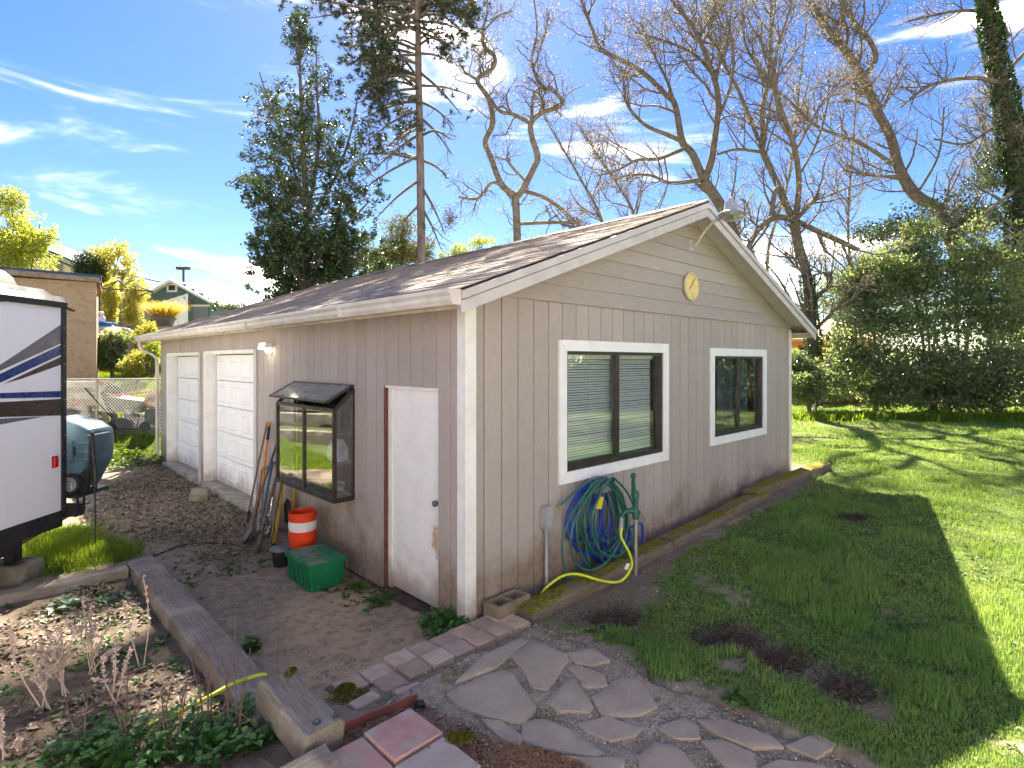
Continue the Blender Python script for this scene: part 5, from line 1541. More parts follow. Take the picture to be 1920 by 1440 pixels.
# ================================================================ CHAIN-LINK FENCE AND JUNK BEYOND THE GARAGE
m_gal = simple('galvanised_pipe', (.50, .49, .46), (.38, .37, .34), 16, .5, .5, c3=(.3, .26, .2), s3=8)
FY = 12.95
fx0, fx1 = -11.6, -7.62
fe = thing('chain_link_fence', 'galvanised chain-link fence between the trailer and the far garage corner', 'fence', (0, FY, 0))
ztop = CAMZ - (712 - HZ) / F * FY
MB().tube([(fx0, 0, ztop + .0), (fx1, 0, ztop + .02)], .021, 8).build('top_rail', m_gal, fe, smooth=True)
for xx in (-9.62, fx1 - .02, -11.55):
    MB().tube([(xx, 0, gz1(xx, FY) - .05), (xx, 0, ztop + .03)], .03, 10).build('post', m_gal, fe, smooth=True)
wire = MB(); pitch = .075
zl = .50; H_ = ztop - zl
n_ = int((fx1 - fx0 + H_) / pitch)
P_, R_ = [], []
for k in range(n_ + 1):
    for sgn in (1, -1):
        c0 = fx0 + k * pitch - (H_ if sgn > 0 else 0)
        pts = []
        for t in np.linspace(0, 1, 5):
            pts.append((c0 + (t * H_ if sgn > 0 else H_ - t * H_), -.004 * sgn, zl + t * H_))
        a_, b_ = np.array(pts[0]), np.array(pts[-1])
        # clip to the panel
        t0 = max(0, ((fx0 - a_[0]) / (b_[0] - a_[0])) if sgn > 0 else ((fx1 - a_[0]) / (b_[0] - a_[0])))
        t1 = min(1, ((fx1 - a_[0]) / (b_[0] - a_[0])) if sgn > 0 else ((fx0 - a_[0]) / (b_[0] - a_[0])))
        if t1 - t0 < .02: continue
        P_.append([a_ + (b_ - a_) * (t0 + (t1 - t0) * q) for q in (0, .5, 1)]); R_.append([.0042] * 3)
V_, Q_ = batch_tubes(np.array(P_), np.array(R_), 3)
o = link('wire_mesh', np_mesh('wire_mesh', V_, Q_, m_gal), fe); o['kind'] = 'stuff'

# mower and wheelbarrow junk behind the fence
m_blackrub = m_tyre
m_redpaint = simple('faded_red', (.36, .05, .035), (.28, .07, .05), 9, .6)
m_greybin = simple('grey_bin', (.10, .105, .09), (.07, .075, .065), 6, .6)
m_foil = simple('silver_sheet', (.36, .35, .34), (.18, .17, .16), 12, .3, .5)
m_oldwood = simple('grey_lumber', (.30, .24, .18), (.19, .15, .11), 6, .9, stretch=(1, 1, 1), rnd=.25)
m_brownbd = simple('brown_board', (.28, .12, .05), (.19, .08, .035), 5, .8, rnd=.2)
def junk(name, label, cat, px, py, Y, rot=0):
    p = at(px, py, Y); zg = gz1(p.x, p.y)
    return thing(name, label, cat, (p.x, p.y, zg), rot)
bw = junk('wheelbarrow', 'black wheelbarrow tub with red handles behind the fence', 'wheelbarrow', 240, 790, 13.6, .15)
tub = MB()
tub.hexa([(-.18, -.2, .35), (.26, -.2, .30), (.26, .2, .30), (-.18, .2, .35), (-.34, -.33, .72), (.48, -.33, .60), (.48, .33, .60), (-.34, .33, .72)])
tub.build('tub', m_greybin, bw)
MB().lathe([(.05, -.04), (.19, -.05), (.21, 0), (.19, .05), (.05, .04)], (-.34, 0, .80), 24, 'Y').build('wheel', m_tyre, bw, smooth=True)
for sy in (-.26, .26):
    MB().tube([(-.4, sy * .4, .78), (-.2, sy, .74), (.95, sy, .86)], .022, 8).build('handle', m_redpaint, bw, smooth=True)
    MB().tube([(.3, sy * .8, .30), (.42, sy * .8, .0)], .018, 6).build('leg', m_black, bw, smooth=True)
mw = junk('lawn_mower', 'old black and silver lawn mower lying behind the fence', 'mower', 245, 808, 13.25, .4)
dk_ = MB(); dk_.hexa([(-.42, -.25, .08), (.4, -.25, .05), (.4, .25, .05), (-.42, .25, .08), (-.36, -.2, .30), (.3, -.2, .34), (.3, .2, .34), (-.36, .2, .30)])
o = dk_.build('deck', m_black, mw); md = o.modifiers.new('bevel', 'BEVEL'); md.width = .05; md.segments = 3
MB().lathe([(.13, .34), (.14, .42), (.12, .50), (.03, .52)], (0, 0, 0), 18).build('engine', m_foil, mw, smooth=True)
MB().hexa([(.2, -.3, .1), (.55, -.3, .1), (.55, .1, .1), (.2, .1, .1), (.25, -.27, .42), (.48, -.24, .38), (.48, .06, .38), (.25, .06, .42)]).build('bag', m_foil, mw)
for (xx, yy) in ((-.36, -.28), (.34, -.30)):
    MB().lathe([(.03, -.025), (.10, -.03), (.115, 0), (.10, .03), (.03, .025)], (xx, yy, .12), 20, 'Y').build('wheel', m_tyre, mw, smooth=True)
MB().tube(smooth_path([(-.3, -.18, .3), (-.6, -.18, .7), (-.85, -.18, 1.05)]), .014, 6).build('handle', m_black, mw, smooth=True)
for (px_, py_, Y_, lab, r_) in ((152, 775, 13.7, 'stack of weathered brown lumber by the trailer, behind the fence', .2),):
    lp = junk('lumber_stack', lab, 'lumber', px_, py_, Y_, r_)
    for i in range(7):
        for j in range(2):
            zz = .0 + i * .145; w_ = random.uniform(.11, .2); L_ = random.uniform(.5, .8)
            ob = MB().box((-L_, -.25 + j * .26, zz), (L_ * random.uniform(.5, .9), -.25 + j * .26 + w_, zz + .12)).build('beam', m_oldwood if random.random() < .5 else m_brownbd, lp)
for k, (px_, px2, py_, py2, Y_) in enumerate(((192, 224, 735, 812, 13.15), (183, 205, 730, 815, 13.2), (205, 222, 745, 800, 13.3))):
    p, q_ = at(px_, py_, Y_ + .1), at(px2, py2, Y_ - .05)
    q_.z = gz1(q_.x, q_.y)
    o = MB().bar(p, q_, .10, .035, (0, 1, 0)).build('leaning_board', m_oldwood if k else m_black)
    tag(o, ('dark board leaning diagonally behind the fence post', 'grey plank leaning behind the fence, left of the dark board', 'grey plank leaning behind the fence near the wheelbarrow')[k], 'board', 'boards leaning behind the fence')
rl = junk('hose_reel', 'orange and white reel behind the fence at the garage corner', 'reel', 292, 760, 13.3, .3)
MB().lathe([(.03, -.1), (.2, -.1), (.22, -.08), (.06, -.07), (.06, .07), (.22, .08), (.2, .1), (.03, .1)], (0, 0, .75), 22, 'Y').build('drum', simple('orange_plastic', (.42, .13, .04), (.4, .34, .29), 5, .5, lo=.45, hi=.55), rl, smooth=True)
MB().box((-.2, -.12, 0), (.2, .12, .55)).build('stand', m_greybin, rl)
for k, (pa, pb) in enumerate((((222, 729), (262, 760)), ((256, 722), (228, 752)), ((255, 715), (259, 748)))):
    p, q_ = at(pa[0], pa[1], 13.9), at(pb[0] + 3, pb[1] + 50, 13.8); q_.z = max(gz1(q_.x, q_.y), q_.z - .6)
    o = MB().tube([p, q_], .012, 6).build('metal_rod', m_rust, smooth=True)
    tag(o, ('thin rod leaning right above the wheelbarrow', 'thin rod leaning left above the wheelbarrow', 'upright thin stake above the wheelbarrow')[k], 'rod', 'rods in the junk pile')

# ================================================================ NEIGHBOURS BEYOND, LEFT
# chipboard shed
g = NG('chipboard'); w = g.coord('pos')
v1_ = g.n('TexVoronoi', None, Scale=28.0); g.set(v1_, 'Vector', g.coord('pos', (1, 1, 2.2)))
sc_ = g.n('SeparateColor'); g.set(sc_, 'Color', v1_.outputs['Color'])
col = g.mix(sc_.outputs[0], (.36, .255, .165), (.45, .325, .215))
col = g.mix(g.ramp(g.noise(w, 7, 5, .7), .45, .7, 0, .6), col, (.25, .17, .11))
m_osb = g.done(g.bsdf(col, .9, 0, .2, g.bump(v1_.outputs['Distance'], .3, .01)))
m_bluetarp = simple('blue_roof_edge', (.015, .045, .11), (.02, .06, .14), 6, .6)
SY = 16.0
sx1 = (181 - CX) / F * SY; sz0 = CAMZ - (695 - HZ) / F * SY; sz1 = CAMZ - (530 - HZ) / F * SY
sh = thing('chipboard_shed', 'tall chipboard shed with flat blue-edged roof behind the trailer', 'shed', (sx1, SY, 0), .62)
zg = gz1(sx1 - 1, SY)
for (z0, z1) in ((zg + .35, 2.2 + (677 - 606) / F * SY - .006), (2.2 + (677 - 606) / F * SY + .006, sz1)):
    MB().box((-3.0, 0, z0), (0, .02, z1)).build('wall_sheet', m_osb, sh)
MB().box((-3.0, .02, zg - .1), (-.004, 2.6, sz1 - .02)).build('side_wall', m_osb, sh)
MB().box((-3.2, .05, zg - .2), (.05, 2.4, zg + .33)).build('footing', m_oldcon, sh)
rfm = MB().prism([(-3.3, -.2, sz1 + .07), (.08, -.2, sz1 + .0), (.08, -.2, sz1 + .14), (-3.3, -.2, sz1 + .21)], (0, 3.0, 0)).build('roof', m_oldwood, sh)
MB().prism([(-3.32, -.22, sz1 + .205), (.11, -.22, sz1 + .135), (.11, -.22, sz1 + .20), (-3.32, -.22, sz1 + .27)], (0, 3.05, 0)).build('roof_edge', m_bluetarp, rfm)
MB().bar((.02, -.01, sz1 - .4), (.08, -.12, sz1), .04, .04).build('eave_brace', m_brownbd, sh)
# retaining wall of two big concrete panels
m_retain = simple('retaining_concrete', (.40, .38, .30), (.31, .29, .22), 3, .9, 0, .15, .3, 40, c3=(.16, .15, .12), s3=1.3, w3=(.6, .8))
RY = 20.5
rx0, rx1 = (150 - CX) / F * RY, (480 - CX) / F * RY
rzt = CAMZ - (612 - HZ) / F * RY
rw = thing('retaining_wall', 'pale concrete retaining wall behind the white-flowered bush', 'wall', (0, RY, 0))
xa = (247 - CX) / F * RY
def scallop(x0, x1): 
    return [(x0, 0, .8), (x1, 0, .8), (x1, 0, rzt - .22), (x1 - .25, 0, rzt - .06), (x1 - .6, 0, rzt), (x0 + .6, 0, rzt), (x0 + .25, 0, rzt - .06), (x0, 0, rzt - .22)]
for (a_, b_) in ((xa - 4.5, xa - .02), (xa + .02, xa + 4.6), (xa + 4.64, xa + 9)):
    MB().prism(scallop(a_, b_), (0, .3, 0)).build('wall_panel', m_retain, rw)
MB().box((xa - .18, -.12, .8), (xa + .18, .0, rzt - .25)).build('buttress', simple('stained_concrete', (.14, .13, .11), (.2, .19, .15), 5, .9), rw)
def ter(py, Y): return CAMZ - (py - HZ) / F * Y
# ground of the upper terrace
ut = MB(); ut.box((-40, RY + .3, 0), (-7, 70, rzt - .12))
tag(ut.build('upper_terrace', simple('terrace_soil', (.15, .14, .05), (.1, .12, .03), 2, .95)), label='raised ground behind the retaining wall', kind='structure')
# green gabled house
m_greenhouse = simple('sage_siding', (.11, .19, .17), (.09, .16, .145), 3, .8)
m_housewhite = simple('house_white', (.78, .77, .74), (.7, .69, .66), 4, .7)
HYY = 34.0
def hp_(px, py, Y=HYY): p = at(px, py, Y); return p.x, p.z
gh = thing('green_house', 'small sage-green gabled house with white trim and tiny attic window', 'house', (0, HYY, 0))
(xl, zl_), (xr, zr_), (xp, zp_) = hp_(272, 562), hp_(397, 568), hp_(325, 530)
zb_ = rzt - .2
MB().prism([(xl, 0, zb_), (xr - .1, 0, zb_), (xr - .1, 0, zr_), (xp, 0, zp_), (xl, 0, zl_)], (0, 7, 0)).build('wall', m_greenhouse, gh)
n_ = 9
for i in range(n_):
    z0 = zb_ + 1 + i * (zp_ - zb_ - 1.2) / n_
    f0 = max(0, (z0 - zr_) / (zp_ - zr_))
    MB().hexa([(xl + (xp - xl) * f0, -.04, z0), (xr - .12 + (xp - xr) * f0, -.04, z0), (xr - .12 + (xp - xr) * f0, -.002, z0), (xl + (xp - xl) * f0, -.002, z0),
               (xl + (xp - xl) * f0, -.01, z0 + .42), (xr - .12 + (xp - xr) * f0, -.01, z0 + .42), (xr - .12 + (xp - xr) * f0, -.002, z0 + .42), (xl + (xp - xl) * f0, -.002, z0 + .42)]).build('siding_course', m_greenhouse, gh)
rfh = MB()
for (xe, ze) in ((xl - .3, zl_ - .12), (xr + .2, zr_ - .14)):
    rfh.prism([(xe, -.35, ze), (xp, -.35, zp_), (xp, -.35, zp_ + .16), (xe, -.35, ze + .16)], (0, 7.6, 0))
rfh.build('roof', m_housewhite, gh)
(wx, wz) = hp_(324, 540)
wd = MB().box((wx - .32, -.09, wz - .26), (wx + .32, -.02, wz + .26)).build('attic_window', m_housewhite, gh)
MB().box((wx - .2, -.095, wz - .15), (wx + .2, -.088, wz + .15)).build('pane', m_bronze, wd)
(dx0, dz0), (dx1, dz1) = hp_(363, 602), hp_(391, 575)
gd_ = MB().box((dx0, -.06, zb_), (dx1, -.02, dz1)).build('door', simple('grey_door', (.22, .25, .28), (.19, .22, .25), 4, .7), gh)
MB().box((dx0 - .1, -.08, dz1), (dx1 + .1, -.03, dz1 + .12)).build('door_trim', m_housewhite, gd_)
(px0, pz0), (px1, pz1) = hp_(352, 604), hp_(366, 566)
MB().box((px0, -2.2, pz1 - .15), (px1, -.1, pz1)).build('porch_beam', m_brownbd, gh)
MB().box((px0 + .1, -2.2, zb_), (px0 + .5, -2.0, pz1 - .16)).build('porch_post', m_brownbd, gh)
# pale house far left, only its gable end and blue-edged roof
wh = thing('white_house', 'pale house with blue-edged roof behind the chipboard shed', 'house', (0, 30, 0))
(xa_, za_), (xb_, zb2) = hp_(92, 480, 30), hp_(152, 502, 30)
(xm_, zm_) = hp_(40, 455, 30)
MB().prism([(xm_ - 3, 0, 3), (xb_ - .25, 0, 3), (xb_ - .25, 0, zb2 - .1), (xm_, 0, zm_ - .1), (xm_ - 3, 0, zm_ - 1)], (0, 6, 0)).build('wall', m_housewhite, wh)
MB().prism([(xm_, -.4, zm_), (xb_ + .2, -.4, zb2 - .12), (xb_ + .2, -.4, zb2 + .1), (xm_, -.4, zm_ + .22)], (0, 6.8, 0)).build('roof', simple('pale_blue_fascia', (.42, .52, .68), (.36, .46, .6), 4, .6), wh)
MB().prism([(xm_, -.42, zm_ + .225), (xb_ + .2, -.42, zb2 + .105), (xb_ + .2, -.42, zb2 + .2), (xm_, -.42, zm_ + .32)], (0, 6.9, 0)).build('roof_edge', m_bluetarp, wh)
(va, vz1), (vb, vz0) = hp_(98, 494, 30), hp_(118, 522, 30)
vt = MB().box((va, -.05, vz0), (vb, -.01, vz1)).build('louvre_vent', simple('vent_grey', (.3, .32, .36), (.25, .27, .3), 5, .7), wh)
for i in range(5):
    zz = vz0 + .05 + i * (vz1 - vz0 - .1) / 5
    MB().box((va + .04, -.08, zz), (vb - .04, -.052, zz + .07)).build('louvre', simple('louvre_grey', (.36, .38, .42), (.3, .32, .36), 5, .7), vt)
# white lattice screen
lt = thing('lattice_screen', 'white lattice fence panel in front of the green house', 'lattice', (0, 24, 0))
(la, lz0), (lb, lz1) = hp_(296, 570, 24), hp_(350, 553, 24)
zb3 = rzt - .15
def ltop(x): return lz0 + (lz1 - lz0) * (x - la) / (lb - la)
for k in range(5):
    x = la + (lb - la) * k / 4
    MB().box((x - .035, -.035, zb3), (x + .035, .035, ltop(x) + .05)).build('post', m_housewhite, lt)
MB().bar((la, -.0, lz0), (lb, 0, lz1), .05, .07).build('top_rail', m_housewhite, lt)
x = la
lw = MB()
while x < lb + 1.4:
    for sgn in (1, -1):
        p0_ = Vector((x - (1.6 if sgn > 0 else 0), .012 * sgn, zb3)); p1_ = Vector((x + (0 if sgn > 0 else -1.6), .012 * sgn, zb3 + 1.6))
        pts = [p0_.lerp(p1_, t) for t in np.linspace(0, 1, 33)]
        pts = [p for p in pts if la <= p.x <= lb and p.z <= ltop(p.x)]
        if len(pts) > 1: lw.bar(pts[0], pts[-1], .03, .008, (0, 1, 0))
    x += .09
tag(lw.build('lath', m_housewhite, lt), kind='stuff')
# dark wooden fence boards between
bf = thing('board_fence', 'grey-brown board fence among the yellow shrubs on the terrace', 'fence', (0, 25, 0))
x = (180 - CX) / F * 25
while x < (275 - CX) / F * 25:
    MB().box((x, 0, zb3), (x + .19, .03, ter(588, 25) + random.uniform(-.1, .15) + .5)).build('board', m_oldwood, bf); x += .2
# metal canopy frame
cf = thing('canopy_frame', 'bare dark metal gazebo frame on the terrace', 'gazebo frame', (0, 22, 0))
m_dkmetal = simple('dark_metal', (.045, .05, .05), (.07, .07, .07), 8, .5, .5)
def cp_(px, py, Y): p = at(px, py, Y); return Vector((p.x, Y - 22, p.z))
post = [(285, 546, 22), (258, 556, 23.5), (186, 541, 22), (188, 553, 23.5)]
for (px_, py_, Y_) in post:
    t_ = cp_(px_, py_, Y_); MB().tube([(t_.x, t_.y, rzt - .1), t_], .035, 6).build('post', m_dkmetal, cf)
for (i, j) in ((0, 2), (1, 3), (0, 1), (2, 3)):
    MB().tube([cp_(*post[i]), cp_(*post[j])], .028, 6).build('beam', m_dkmetal, cf)
pk = cp_(221, 526, 22.7)
for i in range(4): MB().tube([cp_(*post[i]), pk], .022, 6).build('rafter', m_dkmetal, cf)
# pot with yellow grass on the wall
m_pot = simple('grey_pot', (.13, .12, .12), (.1, .09, .09), 6, .7)
m_gold = leafy('golden_blades', (.36, .27, .04), (.50, .40, .08), .6, .5, 6)
ppx, ppz = hp_(307, 612, 20.7)
pt = thing('planter_pot', 'round grey pot of golden grass on the retaining wall', 'potted plant', (ppx, 20.7, rzt))
MB().lathe([(.28, 0), (.38, .28), (.42, .28), (.42, .34), (.36, .34), (.3, .26), (.003, .26)], sides=20).build('pot', m_pot, pt, smooth=True)
def blades(n, r0, h, spread, mat, name, parent, seed, w_=.012):
    rg = np.random.default_rng(seed)
    a_ = rg.uniform(0, 2 * np.pi, n); rr_ = r0 * np.sqrt(rg.random(n)); hh_ = h * rg.uniform(.6, 1.1, n)
    b0 = np.stack([rr_ * np.cos(a_), rr_ * np.sin(a_), np.zeros(n)], 1)
    out = np.stack([np.cos(a_), np.sin(a_), np.zeros(n)], 1) * (spread * rg.uniform(.3, 1.2, n))[:, None]
    mid = b0 + out * .4 + np.array([0, 0, 1]) * (hh_ * .6)[:, None]; tip = b0 + out + np.array([0, 0, 1]) * hh_[:, None]
    s_ = np.stack([-np.sin(a_), np.cos(a_), np.zeros(n)], 1) * w_ / 2
    V_ = np.stack([b0 - s_, b0 + s_, mid + s_ * .8, mid - s_ * .8, tip], 1).reshape(-1, 3)
    k = np.arange(n)[:, None] * 5
    T_ = np.concatenate([k + np.array([[0, 1, 2]]), k + np.array([[0, 2, 3]]), k + np.array([[3, 2, 4]])])
    return link(name, np_mesh(name, V_, T_, mat), parent)
bl_ = blades(1100, .3, .62, .75, m_gold, 'grass_blades', pt, 5, .016); bl_.location = (0, 0, .28)
# toy pool and figures
tp = thing('toy_pool', 'blue toy pool with red and yellow toys on the terrace edge', 'toy', (hp_(183, 606, 20.8)[0], 20.8, rzt))
MB().lathe([(.5, 0), (.56, .12), (.6, .14), (.58, .17), (.5, .15), (.003, .06)], sides=22).build('pool', simple('pool_blue', (.02, .12, .5), (.03, .16, .6), 5, .4), tp, smooth=True)
for k, (dx_, c_) in enumerate(((-.16, (.6, .4, .05)), (.04, (.6, .05, .03)), (.16, (.6, .55, .5)))):
    MB().lathe([(.08, .12), (.11, .2), (.10, .34), (.05, .40), (.075, .46), (.07, .53), (.003, .56)], (dx_, 0, .02), 12).build('toy_figure', simple('toy_paint%d' % k, c_, tuple(q * .8 for q in c_), 6, .5), tp, smooth=True)
# poles and wires
m_polewood = simple('pole_wood', (.11, .085, .07), (.08, .06, .05), 6, .9)
lp = thing('street_light', 'tall dark light pole rising behind the green house', 'light pole', (hp_(344, 530, 45)[0], 45, 3))
zt_ = hp_(344, 503, 45)[1] - 3
MB().tube([(0, 0, 0), (0, 0, zt_)], .09, 8).build('pole', m_dkmetal, lp, smooth=True)
for s_ in (-.28, .28):
    MB().box((s_ - .22, -.2, zt_ - .12), (s_ + .18, .2, zt_ + .1)).build('flood_head', m_dkmetal, lp)
up = thing('utility_pole', 'utility pole with crossarm at the right of the green house', 'utility pole', (hp_(395, 550, 60)[0], 60, 3))
zt2 = hp_(395, 552, 60)[1] - 3
MB().tube([(0, 0, 0), (0, 0, zt2 + .3)], .13, 8).build('pole', m_polewood, up, smooth=True)
MB().box((-.65, -.06, zt2 - .12), (.65, .06, zt2 + .03)).build('crossarm', m_polewood, up)
for k, (pa, pb) in enumerate((((255, 518), (480, 541)), ((330, 520), (480, 540)), ((398, 551), (480, 559)), ((398, 558), (480, 568)), ((398, 563), (480, 574)))):
    a_, b_ = at(pa[0], pa[1], 52), at(pb[0] + 120, pb[1] + (pb[1] - pa[1]) * 120 / (pb[0] - pa[0]), 60)
    pts = [a_.lerp(b_, t) - Vector((0, 0, .35 * 4 * t * (1 - t))) for t in np.linspace(0, 1, 9)]
    o = MB().tube(pts, .014, 4).build('overhead_wire', m_black, smooth=True)
    tag(o, ('uppermost overhead wire left of the holly', 'second overhead wire from the top', 'middle overhead wire beside the utility pole', 'second lowest overhead wire beside the utility pole', 'lowest overhead wire beside the utility pole')[k], 'wire', 'overhead wires')
# ================================================================ TREES
m_bark = simple('maple_bark', (.185, .16, .132), (.10, .086, .072), 7, .95, 0, .15, .8, 28, c3=(.15, .15, .06), s3=2.5, w3=(.52, .7))
m_bark2 = simple('smooth_bark', (.26, .23, .185), (.15, .13, .10), 5, .9, 0, .15, .6, 30, c3=(.17, .15, .05), s3=3, w3=(.55, .7))
m_twig = simple('twig_bark', (.165, .142, .118), (.11, .095, .08), 5, .9)
m_pinebark = simple('pine_bark', (.25, .20, .175), (.14, .115, .10), 9, .95, 0, .15, .9, 22, stretch=(1, 1, .35))
m_bud = leafy('spring_buds', (.32, .29, .13), (.45, .41, .21), .6, .4, 3)
m_ivy = leafy('ivy_leaf', (.022, .055, .016), (.05, .11, .025), .35, .25, 3)
m_holly = leafy('holly_leaf', (.022, .05, .018), (.07, .12, .035), .28, .2, 2, .6)
m_laurel = leafy('laurel_leaf', (.11, .165, .08), (.23, .30, .145), .22, .45, 2, .6)
m_laurel_sunlit = leafy('laurel_sunlit', (.17, .22, .09), (.30, .36, .15), .25, .45, 2, .5)  # laurel leaf colour lightened to look sunlit
m_needle = leafy('pine_needle', (.03, .05, .028), (.075, .10, .05), .5, .25, 2)
m_spring = leafy('spring_green', (.15, .22, .03), (.30, .36, .05), .5, .5, 1.5)
m_yellowleaf = leafy('yellow_green', (.27, .28, .05), (.42, .40, .09), .5, .5, 1.5)
m_cedar = leafy('cedar_spray', (.018, .045, .014), (.04, .08, .02), .6, .2, 3)

def resample(P, R, m):
    P = np.array([tuple(p) for p in P]); R = np.array(R, float)
    s = np.concatenate([[0], np.cumsum(np.linalg.norm(np.diff(P, axis=0), axis=1))])
    t = np.linspace(0, s[-1], m)
    return np.stack([np.interp(t, s, P[:, k]) for k in range(3)], 1), np.interp(t, s, R), s[-1]
def grow(P, R, per_m, Lr, m, rng, up=.25, fwd=.55, side=1.0, wig=.25, t0=.12, rr=.55, rmin=.003, lens=None, droop=0.0, kmin=1):
    """children for every polyline of a level (vectorised)"""
    n, pm, _ = P.shape
    seg = np.linalg.norm(np.diff(P, axis=1), axis=2).sum(1)
    k = np.maximum(kmin, rng.poisson(seg * per_m))
    idx = np.repeat(np.arange(n), k); N = len(idx)
    t = t0 + (1 - t0) * rng.random(N) ** .85
    f = t * (pm - 1); i0 = np.minimum(f.astype(int), pm - 2); fr = (f - i0)[:, None]
    S = P[idx, i0] * (1 - fr) + P[idx, i0 + 1] * fr
    r0 = R[idx, i0] * (1 - fr[:, 0]) + R[idx, i0 + 1] * fr[:, 0]
    T = P[idx, i0 + 1] - P[idx, i0]; T /= np.linalg.norm(T, axis=1, keepdims=True) + 1e-9
    Q = rng.normal(size=(N, 3)); Q -= T * (Q * T).sum(1, keepdims=True); Q /= np.linalg.norm(Q, axis=1, keepdims=True) + 1e-9
    D = T * fwd + Q * side + np.array([0, 0, up]); D /= np.linalg.norm(D, axis=1, keepdims=True)
    L = rng.uniform(Lr[0], Lr[1], N) * (1.05 - .5 * t)
    out = np.empty((N, m, 3)); out[:, 0] = S
    for j in range(1, m):
        D = D + rng.normal(size=(N, 3)) * wig + np.array([0, 0, up * .3 - droop])
        D /= np.linalg.norm(D, axis=1, keepdims=True)
        out[:, j] = out[:, j - 1] + D * (L / (m - 1))[:, None]
    r0 = np.maximum(np.minimum(r0 * rr, .02 * L + .006), rmin)
    RR = r0[:, None] * np.linspace(1, .4, m)[None, :]
    return out, np.maximum(RR, rmin * .7)
def traced(limbs, Y):
    """limbs traced in the photograph, each given its own run in depth"""
    out = []
    for (pts, dy) in limbs:
        P, R = [], []
        acc = 0
        for i, (px, py, r) in enumerate(pts):
            if i: acc += math.hypot(px - pts[i - 1][0], py - pts[i - 1][1]) / 100
            base = dy[0] + dy[1] * acc
            q = at(px, py, Y + base); P.append(q); R.append(r * .66 * (Y + base) / F)
        Ps = smooth_path(P, 5)
        Rs = np.interp(np.linspace(0, len(P) - 1, len(Ps)), np.arange(len(P)), R)
        out.append((Ps, list(Rs)))
    return out
def cat(parts):
    V, Fc, n = [], [], 0
    for v, f in parts:
        V.append(v); Fc.append(f + n); n += len(v)
    return np.concatenate(V), np.concatenate(Fc)
def bare_tree(name, label, limbs, Y, base, seed, dens=(3.0, 4.6, 5.4), L=((1.2, 3.4), (.6, 1.4), (.25, .6)), bark=None, buds=3.0, wig=.15, up=.22, group='bare spring trees behind the garage', budm=None, droop=0.0, budsize=.035):
    rng = np.random.default_rng(seed)
    t = thing(name, label, 'tree', base, 0, group)
    tr = traced(limbs, Y)
    tk = MB()
    for (P, R) in tr: tk.tube(P, R, 10)
    off = Vector(base)
    tk.v = [(x - off.x, y - off.y, z - off.z) for x, y, z in tk.v]
    o = tk.build('trunk', bark or m_bark, t, smooth=True)
    A = [resample(P, R, 24) for P, R in tr]
    P0 = np.stack([a[0] for a in A]); R0 = np.stack([a[1] for a in A])
    P1, R1 = grow(P0, R0, dens[0], L[0], 9, rng, up=up, wig=wig, t0=.25, rr=.5, fwd=.7)
    P2, R2 = grow(P1, R1, dens[1], L[1], 6, rng, up=up * .8, wig=wig, t0=.15)
    P3, R3 = grow(P2, R2, dens[2], L[2], 3, rng, up=.15, wig=wig, t0=.1, rmin=.0028, droop=droop)
    V, Q = cat([batch_tubes(P1, R1, 4), batch_tubes(P2, R2, 3), batch_tubes(P3, R3, 3)])
    V = V - np.array(off)
    cr = link('crown', np_mesh('crown', V, Q, m_twig, smooth=True), t)
    nb = int(len(P3) * buds)
    ii = rng.integers(0, len(P3), nb); jj = rng.integers(1, 3, nb)
    C = P3[ii, jj] + rng.normal(size=(nb, 3)) * .02
    V, T = leaf_quads(C, rng.uniform(.6, 1.5, nb) * budsize, rng.uniform(.5, 1.1, nb) * budsize * .6, flat=.2, rng=rng)
    link('buds', np_mesh('buds', V - np.array(off), T, budm or m_bud), cr)
    return t
def base_at(px, py, Y): p = at(px, py, Y); return Vector((p.x, p.y, gz1(p.x, p.y)))

YT = 22.0
tw = [([(975, 640, 13), (970, 520, 12), (970, 454, 11.5), (968, 400, 11), (966, 367, 12)], (0, 0)),
      ([(966, 367, 10), (940, 345, 9), (921, 297, 8), (910, 265, 8), (924, 230, 8), (916, 185, 7), (895, 150, 6.5), (924, 128, 6), (927, 105, 5.5), (908, 86, 5), (905, 57, 4), (914, 19, 3), (911, -30, 2)], (0, .3)),
      ([(970, 367, 10), (980, 355, 9), (1000, 316, 9), (1008, 294, 9), (997, 256, 8), (996, 230, 8), (1016, 211, 7), (1055, 195, 6), (1032, 165, 5.5), (1016, 163, 5), (997, 118, 4), (1007, 60, 3), (1000, -10, 2)], (0, -.3)),
      ([(996, 232, 6), (962, 214, 6), (937, 208, 5), (918, 182, 4)], (-.5, .6)), ([(997, 222, 5), (1000, 179, 4.5), (1014, 164, 3.5)], (-.6, .3)),
      ([(942, 348, 5), (921, 343, 4.5), (895, 372, 4), (860, 369, 3)], (0, -.6)), ([(982, 358, 6), (1013, 367, 6), (1045, 386, 5.5), (1090, 426, 5)], (0, .8)),
      ([(970, 420, 5), (1036, 417, 5), (1077, 418, 4.5)], (0, -1)), ([(985, 340, 4), (953, 303, 4), (954, 284, 2.5)], (-.1, -.5)),
      ([(905, 60, 3), (935, 30, 2.5), (960, 20, 2)], (.6, .5)), ([(895, 150, 4), (872, 135, 3), (862, 120, 2)], (.4, -.5)), ([(1000, 130, 3), (1020, 70, 2.5), (1030, 20, 2)], (-.8, .4))]
bare_tree('twisted_tree', 'bare tree with two zigzag limbs, left of the gable peak', tw, YT, base_at(975, 640, YT), 3, dens=(3.6, 5.0, 6.2), L=((.8, 2.2), (.5, 1.2), (.25, .6)), bark=m_bark2, wig=.34, up=.05, droop=.12)

